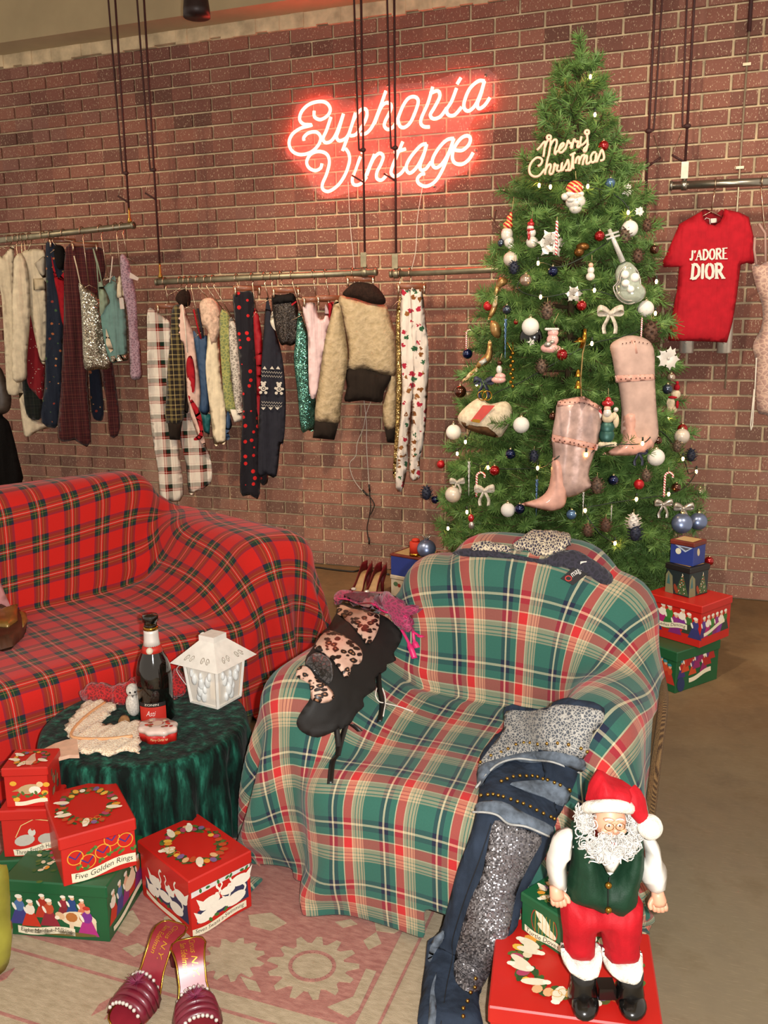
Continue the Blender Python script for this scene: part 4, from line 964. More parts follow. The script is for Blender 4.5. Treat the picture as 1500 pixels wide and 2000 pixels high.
garment('fur_cuff_cardigan', 'cream cardigan with pink fur cuff hanging mid left on the long rail', 'cardigan', 2, 386, A2, [('body', Z5([(570,640),(640,650),(662,900),(690,1200),(695,1470),(650,1485),(610,1490),(580,1250),(545,950),(555,760)]), CREAM, dict(t=.014)), ('fur_cuff', Z5([(500,430),(540,395),(600,400),(650,470),(655,640),(600,760),(560,640),(520,590),(505,500)]), FURC, dict(t=.028, e=.05, off=.008, A=.004))])
garment('green_lace_top', 'yellow green lace top hanging on the long rail beside the fur cuff', 'top', 2, 402, A2, [('body', Z5([(655,500),(690,480),(740,560),(742,800),(752,1000),(782,1230),(740,1260),(690,1210),(662,900),(650,650)]), GLACE, dict(A=.008, lam=.04)), ('blue_ribbon', Z5([(705,1250),(720,1255),(745,1350),(715,1400),(730,1440),(700,1460),(695,1380)]), BLUEC, dict(t=.003, e=.006))])
garment('silver_lace_top', 'silver white lace top hanging left of the red dotted trousers', 'top', 2, 416, A2, [('body', Z5([(720,560),(790,600),(812,800),(825,1060),(820,1250),(780,1262),(740,1000)]), SLACE, dict(A=.006, lam=.04)), ('slip_hem', Z5([(730,1230),(830,1235),(832,1320),(760,1330)]), WHITE, dict(A=.003, off=-.012))])
garment('dotted_trousers', 'black trousers with red polka dots hanging mid rail', 'trousers', 2, 462, A2, [('leg', Z5([(750,370),(830,345),(905,360),(912,600),(925,900),(940,1300),(955,1860),(880,1872),(805,1850),(810,1500),(822,1200),(800,900),(770,600)]), DOTS, dict(t=.014)), ('leg', Z5([(940,1400),(1000,1500),(1018,1720),(1010,1790),(960,1785),(940,1600)]), DOTS, dict(off=-.02))], 'wood')
garment('red_velvet_dress', 'red velvet slip dress, a narrow strip beside the dotted trousers', 'dress', 2, 492, A2, [('body', Z5([(905,500),(930,480),(965,650),(972,900),(955,1232),(932,1240),(925,900),(910,700)]), cloth('red_velvet_d', '8e0f1c', .6, .5), dict(A=.004))])
t, P = garment('navy_sweater_dress', 'navy knitted dress with white patterned bands hanging on the long rail', 'dress', 2, 516, A2, [('body', Z5([(1005,390),(1025,440),(1060,600),(1110,780),(1140,1000),(1146,1230),(1130,1480),(1105,1500),(1075,1730),(1000,1715),(940,1700),(950,1200),(965,900),(985,600)]), NAVYK, dict(t=.013, A=.006))])
pr = Print(P, .021); wh = 'c9c4ba'; q5 = lambda x, y: P.uv(*Z5([(x, y)])[0])
for x in (985, 1040, 1085): pr.poly([q5(x - 16, 925), q5(x, 903), q5(x + 16, 928)], wh)
for y in (945, 975, 1172, 1195):
    pr.line([q5(962 + k * 9.5, y + (7 if k % 2 else -7) + k * .6) for k in range(17)], .0022, wh)
for x in (975, 1030, 1080): pr.poly([q5(x - 18, 1212), q5(x, 1232), q5(x + 18, 1212)], wh)
for bx, by in ((975, 1070), (1092, 1075)):
    for dx, dy, r_ in ((0, 0, 22), (0, -32, 17), (-13, -46, 8), (14, -46, 8), (-20, 30, 12), (18, 32, 12), (-26, -6, 10), (27, 0, 10)):
        c = q5(bx + dx, by + dy); e = abs(q5(bx + dx + r_, by)[0] - q5(bx + dx, by)[0]); pr.ell(c, e, e * .95, wh)
    c = q5(bx + 2, by); e = abs(q5(bx + 12, by)[0] - q5(bx, by)[0]); pr.ell(c, e, e, '23242e'); pr.ell(c, e * .5, e * .5, wh)
pr.build('knitted_bands', attrmat('knit_print', .9), t)
t, P = garment('black_sparkle_top', 'short black sparkle knit top clipped to a wooden hanger on the long rail', 'top', 2, 548, A2 - 10, [('body', Z5([(1045,375),(1120,372),(1205,360),(1240,480),(1240,690),(1195,750),(1150,742),(1110,742),(1072,640),(1050,500)]), BSEQ, dict(t=.012, A=.006)), ('velvet_waistband', Z5([(1042,375),(1205,360),(1215,425),(1052,440)]), BLACKC, dict(t=.008, off=.008, A=.002)), ('red_tag', Z5([(1188,440),(1225,415),(1228,425),(1195,452)]), REDC, dict(t=.002, e=.004, h=.008, off=.022, A=.0))], 'wood')
t, P = garment('white_top', 'white top, a small pale sliver behind the black sparkle top', 'top', 2, 530, A2, [('body', Z5([(1048,480),(1062,470),(1095,620),(1098,650),(1060,630),(1030,570)]), WHITE, dict(A=.003))])
garment('green_sequin_dress', 'sea green sequin dress hanging left of the bomber jacket', 'dress', 2, 570, A2, [('body', Z6([(320,500),(370,600),(402,750),(402,1000),(450,1150),(442,1380),(390,1386),(340,1385),(312,1100),(285,850),(300,700)]), GSEQ, dict(A=.006))])
garment('pink_jersey_top', 'pale pink jersey top hanging between green sequins and the bomber jacket', 'top', 2, 612, A2, [('body', Z6([(350,460),(440,430),(470,540),(512,545),(522,440),(560,560),(532,700),(500,900),(480,1050),(432,1150),(402,1100),(395,900),(388,650)]), PINKT, dict(A=.006))], 'wood')
garment('red_strap_top', 'scrap of red fabric hanging at the bomber jacket shoulder', 'top', 2, 636, A2, [('body', Z6([(538,430),(582,420),(566,520),(550,545)]), REDC, dict(t=.004, A=.002, h=.012))], 'wood')
garment('bomber_jacket', 'beige quilted bomber jacket with brown fur collar seen from the back', 'jacket', 2, 690, 16, [
    ('back_panel', Z6([(620,400),(680,375),(800,400),(960,440),(990,480),(1040,640),(1060,860),(1050,960),(1020,978),(900,955),(800,928),(680,942),(690,780),(655,600)]), QUILT, dict(t=.05, e=.12, A=.006, lam=.12, h=.03)),
    ('sleeve', Z6([(600,410),(640,470),(680,700),(692,830),(682,950),(642,1200),(627,1330),(535,1325),(445,1310),(480,1000),(520,720),(560,560)]), QUILT, dict(t=.05, e=.08, A=.005, lam=.1, off=.02, h=.03)),
    ('sleeve', Z6([(1000,800),(1050,900),(1052,1360),(965,1362),(952,1200),(985,1060)]), QUILT, dict(t=.03, e=.06, A=.003, off=-.02, h=.03)),
    ('ribbed_hem', Z6([(672,935),(800,922),(900,950),(1018,972),(962,1100),(942,1176),(800,1162),(668,1170),(685,1060)]), RIB, dict(t=.04, e=.06, A=.004)),
    ('cuff', Z6([(450,1303),(626,1328),(592,1456),(430,1440)]), RIB, dict(t=.035, e=.05, A=.002, off=.02)), ('cuff', Z6([(963,1360),(1050,1360),(1046,1486),(985,1480)]), RIB, dict(t=.022, e=.04, A=.002, off=-.02)),
    ('fur_collar', Z6([(655,372),(700,310),(760,275),(870,288),(930,330),(975,400),(962,442),(870,436),(760,400)]), FURB, dict(t=.06, e=.07, A=.003, off=.03))], 'wood')
# ---- rail 3
garment('gold_sequin_trousers', 'narrow strip of gold sequin trousers hanging left of the printed trousers', 'trousers', 3, 781, 24, [('leg', Z6([(1065,440),(1090,400),(1102,700),(1106,1100),(1088,1500),(1062,1730),(1030,1720),(1045,1400),(1055,1000),(1052,600)]), GOLD, dict(A=.003))])
garment('printed_trousers', 'white trousers with red and brown novelty print hanging left of the tree', 'trousers', 3, 801, 24, [('leg', Z6([(1090,350),(1130,338),(1165,335),(1190,500),(1202,900),(1165,1300),(1150,1500),(1112,1815),(1050,1815),(1065,1500),(1100,1100),(1085,700)]), PRINT, dict(A=.010, lam=.04, t=.014)), ('leg', Z6([(1160,335),(1200,332),(1240,335),(1270,500),(1296,900),(1275,1350),(1230,1600),(1226,1745),(1155,1735),(1160,1450),(1180,1000),(1168,600)]), PRINT, dict(A=.010, lam=.04, t=.014, off=.012))], 'wood')
# ---- rail 4 (right)
TEE = cloth('red_tshirt_cotton', 'b01624', .85, .2)
t, P = garment('red_tshirt', 'red cotton t-shirt with white serif lettering hanging at upper right', 't-shirt', 4, 1397, 16, [('body', ZB([(1018,195),(1030,250),(1065,290),(1110,300),(1150,275),(1172,230),(1178,180),(1290,205),(1360,240),(1395,380),(1402,590),(1345,576),(1300,590),(1270,830),(1240,1010),(1200,1160),(1060,1152),(900,1147),(785,1147),(770,1130),(800,950),(835,780),(850,605),(735,608),(728,570),(790,430),(850,292),(930,245)]), TEE, dict(t=.022, e=.05, A=.004, lam=.16, smoothline=False, h=.02)), ('back_neck', ZB([(1015,195),(1060,180),(1120,215),(1178,180),(1180,260),(1150,300),(1065,310),(1028,270)]), cloth('red_tshirt_inside', '7c0f1a'), dict(t=.003, off=-.012, A=0.)), ('neck_label', ZB([(1082,250),(1128,246),(1130,278),(1086,282)]), TAGM, dict(t=.001, e=.004, h=.01, off=-.006, A=0., smoothline=False))], 'wire')
MB().tube([P.p3(*P.uv(*p), -.004) for p in ZB([(1032,300), (1032,262), (1050,245), (1072,250), (1080,300)])], .0016, 5).build('tag_loop', TAGM, t)
strokes = dict(J=[[(.62,1),(.62,.22),(.5,.04),(.25,.04),(.14,.2)]], A=[[(.12,0),(.5,1)],[(.5,1),(.88,0)],[(.27,.36),(.73,.36)]], D=[[(.2,0),(.2,1)],[(.2,1),(.55,.97),(.82,.75),(.86,.5),(.82,.25),(.55,.03),(.2,0)]], O=[[(.5,1),(.22,.88),(.12,.5),(.22,.12),(.5,0),(.78,.12),(.88,.5),(.78,.88),(.5,1)]], R=[[(.2,0),(.2,1)],[(.2,1),(.65,.97),(.8,.76),(.65,.55),(.2,.52)],[(.45,.52),(.86,0)]], E=[[(.2,0),(.2,1)],[(.2,1),(.82,1)],[(.2,.52),(.66,.52)],[(.2,0),(.84,0)]], I=[[(.5,0),(.5,1)]])
serifs = dict(J=[(.62,1)], A=[(.12,0),(.88,0)], D=[(.2,0),(.2,1)], O=[], R=[(.2,0),(.2,1),(.86,0)], E=[(.2,0),(.2,1)], I=[(.5,0),(.5,1)])
thin = {('A',0),('A',2),('E',1),('E',2),('E',3)}
def serif_word(pr, word, quad, col, wd):
    """letters drawn stroke by stroke inside a quad given by four (u,v) corners: bl, br, tr, tl"""
    bl, br, tr, tl = [np.array(q) for q in quad]
    widths = [.45 if c == 'I' else .28 if c == "'" else .62 if c == 'J' else 1. for c in word]; tot = sum(widths); x = 0
    for c, w in zip(word, widths):
        def mp(q): s = (x + q[0] * w) / tot if c != 'I' else (x + (q[0] - .5) * w + w / 2) / tot; return tuple((bl * (1 - s) + br * s) * (1 - q[1]) + (tl * (1 - s) + tr * s) * q[1])
        if c == "'": pr.line([mp((.6, 1.)), mp((.35, .72))], [wd * 1.1, wd * .5], col)
        else:
            for k, s in enumerate(strokes[c]): pr.line([mp(q) for q in s], wd * (.5 if (c, k) in thin else 1.), col)
            for q in serifs[c]: pr.line([mp((q[0] - .2, q[1])), mp((q[0] + .2, q[1]))], wd * .42, col)
        x += w
pr = Print(P, .0285); zb = lambda x, y: P.uv(*ZB([(x, y)])[0])
serif_word(pr, "J'ADORE", [zb(912,560), zb(1196,548), zb(1196,470), zb(916,492)], 'e6dcd0', .0082); serif_word(pr, 'DIOR', [zb(915,694), zb(1168,690), zb(1160,585), zb(926,590)], 'e6dcd0', .0125)
pr.build('lettering', attrmat('tshirt_print', .8), t)
t, P = garment('lace_dress', 'nude beaded lace dress at the right picture edge', 'dress', 4, 1488, 16, [('body', ZB([(1380,600),(1410,575),(1440,595),(1500,560),(1600,560),(1620,1100),(1600,1680),(1480,1686),(1420,1640),(1410,1300),(1390,1210),(1402,1150),(1450,1050),(1460,900),(1405,720)]), NUDE, dict(t=.03, e=.06, A=.008, lam=.09))])
strap(P, ZB([(1400,390), (1395,480), (1410,580)]), t, NUDE, .005); strap(P, ZB([(1430,290), (1475,360), (1478,565)]), t, NUDE, .005)
strap(P, ZB([(1412,1270), (1400,1500), (1382,1770), (1372,1800), (1368,1760), (1395,1500)]), t, WHITE, .003, 'hanger_ribbon')
# ================================================================== Christmas tree
TY = -.66; TX = float(ony(1106, 900, TY)[0])
RZ = [(.06, .30), (.25, .44), (.38, .53), (.55, .54), (.85, .475), (1.2, .405), (1.5, .35), (1.78, .285), (1.95, .205), (2.05, .165), (2.33, .09), (2.47, .01)]
def TRAD(z): return float(np.interp(z, [q[0] for q in RZ], [q[1] for q in RZ]))
tree = thing('christmas_tree', 'tall green artificial fir tree loaded with ornaments', 'tree', (TX, TY, 0))
t = NT('fir_needle'); oi = t.n('ObjectInfo'); n = t.noise(30, 3, t.obj()); c = t.ramp(n, [(.3, lin('46622f')), (.55, lin('618240')), (.8, lin('8ca45e'))])
c = t.mix(t.math('MULTIPLY', oi.outputs['Random'], .5), c, lin('4f723c')); t.col(c); t.b.inputs['Roughness'].default_value = .55; t.b.inputs['Specular IOR Level'].default_value = .3
t.b.inputs['Subsurface Weight'].default_value = 0.; NEEDLE = t.m
BARK = M('fir_stem', '4a3a22', .9, vary=.2)
def branch_mesh(L, seed):
    r = random.Random(seed); mb = MB(); st = max(.03, L * .30)
    def needles(a, b, n, ln):
        a, b = np.array(a), np.array(b); d = (b - a) / (np.linalg.norm(b - a) + 1e-9)
        for _ in range(n):
            s = r.random(); p = a + (b - a) * s; q = np.array([r.gauss(0, 1) for _ in range(3)]); q -= d * (q @ d); q /= np.linalg.norm(q) + 1e-9
            e = d * r.uniform(.45, 1.0) + q; e /= np.linalg.norm(e); l = ln * r.uniform(.75, 1.2); sd = np.cross(e, q + np.array([.3, .2, .1])); sd /= np.linalg.norm(sd) + 1e-9
            w = .0016; mb.add([p - sd * w, p + sd * w, p + e * l + sd * w * .5, p + e * l - sd * w * .5], [(0, 1, 2, 3)])
    tip = (L, 0, L * .03); needles((st, 0, 0), tip, int(520 * (L - st) + 60), .036)
    mb.mi = 1; mb.tube([(0, 0, 0), (L * .5, 0, .004), tip], [.005, .004, .002], 4); mb.mi = 0
    k = max(4, int(L * 22))
    for i in range(k):
        s = st + (L - st) * (i + .3) / k; sd = 1 if i % 2 else -1; l = min(.17, .05 + (L - s) * .55) * r.uniform(.8, 1.15); up = r.uniform(-.25, .45)
        a = (s, 0, 0); b = (s + l * .72, sd * l * .62, l * up); needles(a, b, int(620 * l + 20), .036)
        mb.mi = 1; mb.tube([a, b], [.003, .0012], 3, caps=False); mb.mi = 0
    return mb
BR = {}
for L in (.12, .2, .3, .4, .5, .6):
    for v in range(2):
        o = branch_mesh(L, int(L * 100) + v).build('branch', [NEEDLE, BARK], None, smooth=False, world=False); BR[(L, v)] = o.data; bpy.data.objects.remove(o)
MB().tube([(TX, TY, .0), (TX, TY, 1.2), (TX, TY, 2.40)], [.022, .016, .005], 8).build('trunk', BARK, tree)
rt = random.Random(11); nb = 0; z = .30; lev = 0
while z < 2.36:
    R = TRAD(z); n = max(4, int(2 * pi * R / .155)); pit = -.22 + .75 * (z / 2.4) ** 1.5
    for i in range(n):
        a = 2 * pi * (i + .5 * (lev % 2) + rt.uniform(-.18, .18)) / n; Lw = R * rt.uniform(.88, 1.10) / max(.6, math.cos(pit))
        # branches towards the wall stop short of it
        dy = math.sin(a)
        if dy > 0: Lw = min(Lw, (abs(TY) - .06) / max(dy, .05))
        Lk = min((.12, .2, .3, .4, .5, .6), key=lambda q: abs(q - Lw)); zz = z + rt.uniform(-.03, .03); pt_ = pit + rt.uniform(-.14, .14)
        o = bpy.data.objects.new('branch', BR[(Lk, rt.randrange(2))]); COL.objects.link(o); o.parent = tree; o.location = (0, 0, zz); o.rotation_mode = 'XYZ'
        o.rotation_euler = (rt.uniform(-.4, .4), -pt_, a); s = Lw / Lk; o.scale = (s, max(s, .9), max(s, .9)); nb += 1
    z += .080 + .012 * (1 - z / 2.4); lev += 1
for z, dz in ((2.26, .24), (2.18, .14)):
    o = bpy.data.objects.new('branch', BR[(.2, 0)]); COL.objects.link(o); o.parent = tree; o.location = (0, 0, z); o.rotation_euler = (0, -pi / 2 + .05, rt.random() * 6); o.scale = (1.1, 1, 1)
for k in range(4): # folding metal stand
    a = pi / 4 + k * pi / 2; MB().tube([(TX, TY, .10), (TX + .20 * math.cos(a), TY + .20 * math.sin(a), .008)], .008, 6).build('stand_leg', M('dark_green_metal', '1c3020', .5, .4, vary=0), tree)
print('branches', nb)
def tp(px, py, out=.015):
    """point on the tree surface seen through a pixel"""
    d = ray(px, py); d = d / np.linalg.norm(d); best = None
    for s in np.arange(2.2, 5.2, .01):
        p = CAM + d * s; rr = math.hypot(p[0] - TX, p[1] - TY)
        if p[2] < 0: break
        q = rr - TRAD(min(p[2], 2.46)) - out
        if q < 0: return p
        if best is None or q < best[0]: best = (q, p)
    return best[1]
def pxm(P): return proj(P)[2] / FPX          # metres per pixel there
FACE = math.atan2(RC[0][1], RC[0][0])        # yaw that turns a thing's front (-Y) to the camera
# ---- ornament builders (local, hanging point at the top of each is above its centre)
CAPM = M('ornament_cap', 'c8b890', .25, .95, vary=0); THREAD = M('ornament_thread', 'b8a878', .5, .4, vary=0)
def glossy(name, c, rough=.14, metal=.65): return M(name, c, rough, metal, vary=0, coat=.6)
def bauble(mat, name='bauble', label='', cat='ornament'):
    t = thing(name, label, cat); MB().ball((0, 0, 0), 1., 20, 12).build('ball', mat, t, world=False)
    MB().lathe([(.24, .93), (.26, 1.0), (.24, 1.16), (.0, 1.18)], n=10).build('cap', CAPM, t, world=False)
    MB().tube([(.1 * math.cos(q), 0, 1.26 + .1 * math.sin(q)) for q in np.linspace(-.6, 3.7, 9)], .025, 4).build('loop', CAPM, t, world=False); return t
def pinecone(mat, label=''):
    t = thing('pine_cone', label, 'pine cone'); MB().lathe([(.0, -.95), (.35, -.8), (.6, -.3), (.6, .2), (.35, .75), (0, .95)], n=10).build('core', mat, t, world=False)
    mb = MB()
    for i in range(34):
        z = -.85 + 1.75 * i / 34; a = i * 2.4; r = .95 * math.sin(pi * (.18 + .72 * (z + .95) / 1.9)) ** .7
        p = np.array([math.cos(a), math.sin(a), 0]); s = np.array([-math.sin(a), math.cos(a), 0]); u = np.array([0, 0, z])
        mb.add([p * r * .5 + s * .16 + u, p * r * .5 - s * .16 + u, p * r - s * .12 + u + (0, 0, .16), p * r * 1.05 + u + (0, 0, .2), p * r + s * .12 + u + (0, 0, .16), p * r * .9 + u + (0, 0, .04)], [(0, 1, 2, 3, 4), (0, 4, 5), (5, 4, 3), (5, 3, 2), (5, 2, 1), (0, 5, 1)])
    mb.build('scales', mat, t, world=False, smooth=False, kind='stuff')
    MB().tube([(0, 0, .9), (0, 0, 1.5)], .03, 4).build('thread', THREAD, t, world=False); return t
def stripe_mat(name, c1, c2, f=26, ang=.7):
    t = NT(name); s = t.n('SeparateXYZ'); t.l(t.obj(), s.inputs[0]); a = t.math('ADD', t.math('MULTIPLY', s.outputs[0], f * .8), t.math('MULTIPLY', s.outputs[2], f))
    t.col(t.mix(t.math('LESS_THAN', t.math('FRACT', a), .45), lin(c1), lin(c2))); t.b.inputs['Roughness'].default_value = .25; t.b.inputs['Coat Weight'].default_value = .5; return t.m
CANE = stripe_mat('candy_stripe', 'e4dcd6', 'c03038', 5.)
def candy(crook=True, label='', mat=None, name='candy_cane'):
    t = thing(name, label, 'ornament'); pts = [(0, 0, -1), (0, 0, .55)] + ([(.3 - .3 * math.cos(q), 0, .55 + .3 * math.sin(q)) for q in np.linspace(.3, pi + .3, 8)] if crook else [(0, 0, 1)])
    MB().tube(spline(pts, 4), .085, 8).build('cane', mat or CANE, t, world=False); MB().tube([(.25 if crook else 0, 0, .8), (.25 if crook else 0, 0, 1.25)], .02, 4).build('thread', THREAD, t, world=False); return t
def icicle(mat, label=''):
    t = thing('icicle_ornament', label, 'ornament'); mb = MB()
    for ph in (0, pi): mb.tube([(.05 * (1 - s) * math.cos(22 * s + ph), .05 * (1 - s) * math.sin(22 * s + ph), 1 - 2 * s) for s in np.linspace(0, 1, 40)], [.05 * (1 - .8 * s) for s in np.linspace(0, 1, 40)], 5)
    mb.build('twist', mat, t, world=False); MB().tube([(0, 0, 1), (0, 0, 1.2)], .015, 4).build('thread', THREAD, t, world=False); return t
def bow(mat, label='', name='ribbon_bow', tails=True):
    t = thing(name, label, 'bow')
    for s in (-1, 1):
        loop = [(s * x, y, z) for x, y, z in [(0, 0, 0), (.35, -.12, .28), (.8, -.2, .42), (1., -.05, .2), (.85, .1, -.02), (.4, .1, -.02), (0, 0, 0)]]
        mb = MB().ribbon(spline(loop, 5), .42, (0, .35, 1), .015); mb.build('loop', mat, t, world=False)
        if tails:
            mb = MB().ribbon(spline([(0, 0, 0), (s * .25, -.1, -.5), (s * .45, 0, -1.), (s * .4, -.1, -1.5)], 5), [.2] + [.34] * 15, (1, .4, 0), .015); mb.build('tail', mat, t, world=False)
    MB().ball((0, -.05, 0), (.16, .14, .18)).build('knot', mat, t, world=False); return t
def leafspray(mat, label='', name='glitter_leaf_spray', n=6):
    t = thing(name, label, 'ornament'); r = random.Random(n)
    for k in range(n):
        a = 2 * pi * k / n + r.uniform(-.2, .2); u = np.array([math.cos(a), 0, math.sin(a)]); s = np.array([-math.sin(a), 0, math.cos(a)]); pts = []
        for q in np.linspace(0, 1, 9):
            w = .30 * math.sin(pi * min(1, q + .08)) * (1.25 if int(q * 8) % 2 else .75); pts.append((q, w))
        vs = [u * q + s * w + np.array([0, -.12 * math.sin(pi * q), 0]) for q, w in pts] + [u * q - s * w + np.array([0, -.12 * math.sin(pi * q), 0]) for q, w in pts]
        vs2 = [v + np.array([0, .03, 0]) for v in vs]; L = len(pts)
        fs = [(i, i + 1, L + i + 1, L + i) for i in range(L - 1)]; MB().add(vs + vs2, fs + [tuple(x + 2 * L for x in f)[::-1] for f in fs]).build('leaf', mat, t, world=False, smooth=False)
    MB().ball((0, -.1, 0), .12, 8, 6).build('centre', mat, t, world=False); return t
RED = glossy('red_bauble_glass', '9c0f16'); REDM = M('red_matte_bauble', 'a8141c', .4, .3, vary=0); NAVY = glossy('navy_bauble_glass', '0c1a44'); BLUEP = glossy('blue_pearl', '4f6f92', .25, .5); PEARL = glossy('champagne_pearl', 'b09a88', .22, .7)
COPP = glossy('copper_bauble', '5a3426', .15, .8); STEELB = glossy('slate_bauble', '3a4454', .2, .7); WHITEB = M('white_glitter', 'e8e4dc', .5, 0, vary=.05, scale=200, bump=.8, bscale=30); PEARLW = M('white_pearl_shell', 'c8bcae', .35, .1, vary=.1, coat=.4)
GLBLUE = sequin('blue_glitter', '1c2c58', '8a98b8', 900, .3, .7); CONE = M('pine_cone_brown', '5c4030', .75, vary=.3, scale=3); CONEF = M('pine_cone_frosted', '6a5444', .7, vary=.5, scale=3); CONEN = M('pine_cone_navy', '23283c', .7, vary=.3, scale=3); CONEW = M('pine_cone_white', 'd8d0c8', .7, vary=.2, scale=3)
SILVER = M('silver_tinsel', 'b8b0a6', .3, .7, vary=.3, scale=30); GLASS = M('clear_glass_silver', 'c8c8c2', .08, .35, vary=.1, scale=20, coat=.8); SHEER = M('sheer_white_ribbon', 'c2b8a8', .5, 0, vary=.2, scale=6); NAVYR = M('navy_ribbon', '2a2e44', .5, vary=.2, scale=6)
GOLDM = M('polished_gold', 'a87a2c', .2, .95, vary=.05)
PROTO = {}
def proto(key):
    if key in PROTO: return PROTO[key]
    mk = dict(red=lambda: bauble(RED), redm=lambda: bauble(REDM), navy=lambda: bauble(NAVY), bluep=lambda: bauble(BLUEP), pearl=lambda: bauble(PEARL), copper=lambda: bauble(COPP), slate=lambda: bauble(STEELB), white=lambda: bauble(WHITEB, 'glitter_ball'), shell=lambda: bauble(PEARLW), blueglit=lambda: bauble(GLBLUE, 'glitter_ball'),
              cone=lambda: pinecone(CONE), conef=lambda: pinecone(CONEF), conen=lambda: pinecone(CONEN), conew=lambda: pinecone(CONEW), cane=lambda: candy(True), stick=lambda: candy(False, name='candy_stick'), icicle=lambda: icicle(GLASS), icicleb=lambda: icicle(BLUEP), bow=lambda: bow(SHEER), bown=lambda: bow(NAVYR), bows=lambda: bow(SILVER, name='tinsel_bow'), leaf=lambda: leafspray(SILVER), snow=lambda: leafspray(M('white_snowflake', 'cfc8c0', .5, .2, vary=.1), name='snowflake_ornament', n=8))
    PROTO[key] = [mk[key](), False]; return PROTO[key]
def orn(key, px, py, rpx, label, out=.045, tilt=0., flip=1):
    p = tp(px, py, out); s = rpx * pxm(p) * (1.25 if key.startswith('cone') else 1.); pr_ = proto(key); rot = (0, tilt, FACE)
    if not pr_[1]: o = pr_[0]; pr_[1] = True; o.location = tuple(p); o.rotation_euler = rot; o.scale = (s * flip, s, s); o['label'] = label
    else: o = dup(pr_[0], tuple(p), rot, label, scale=(s * flip, s, s))
    return o
L_ = 'on the tree '
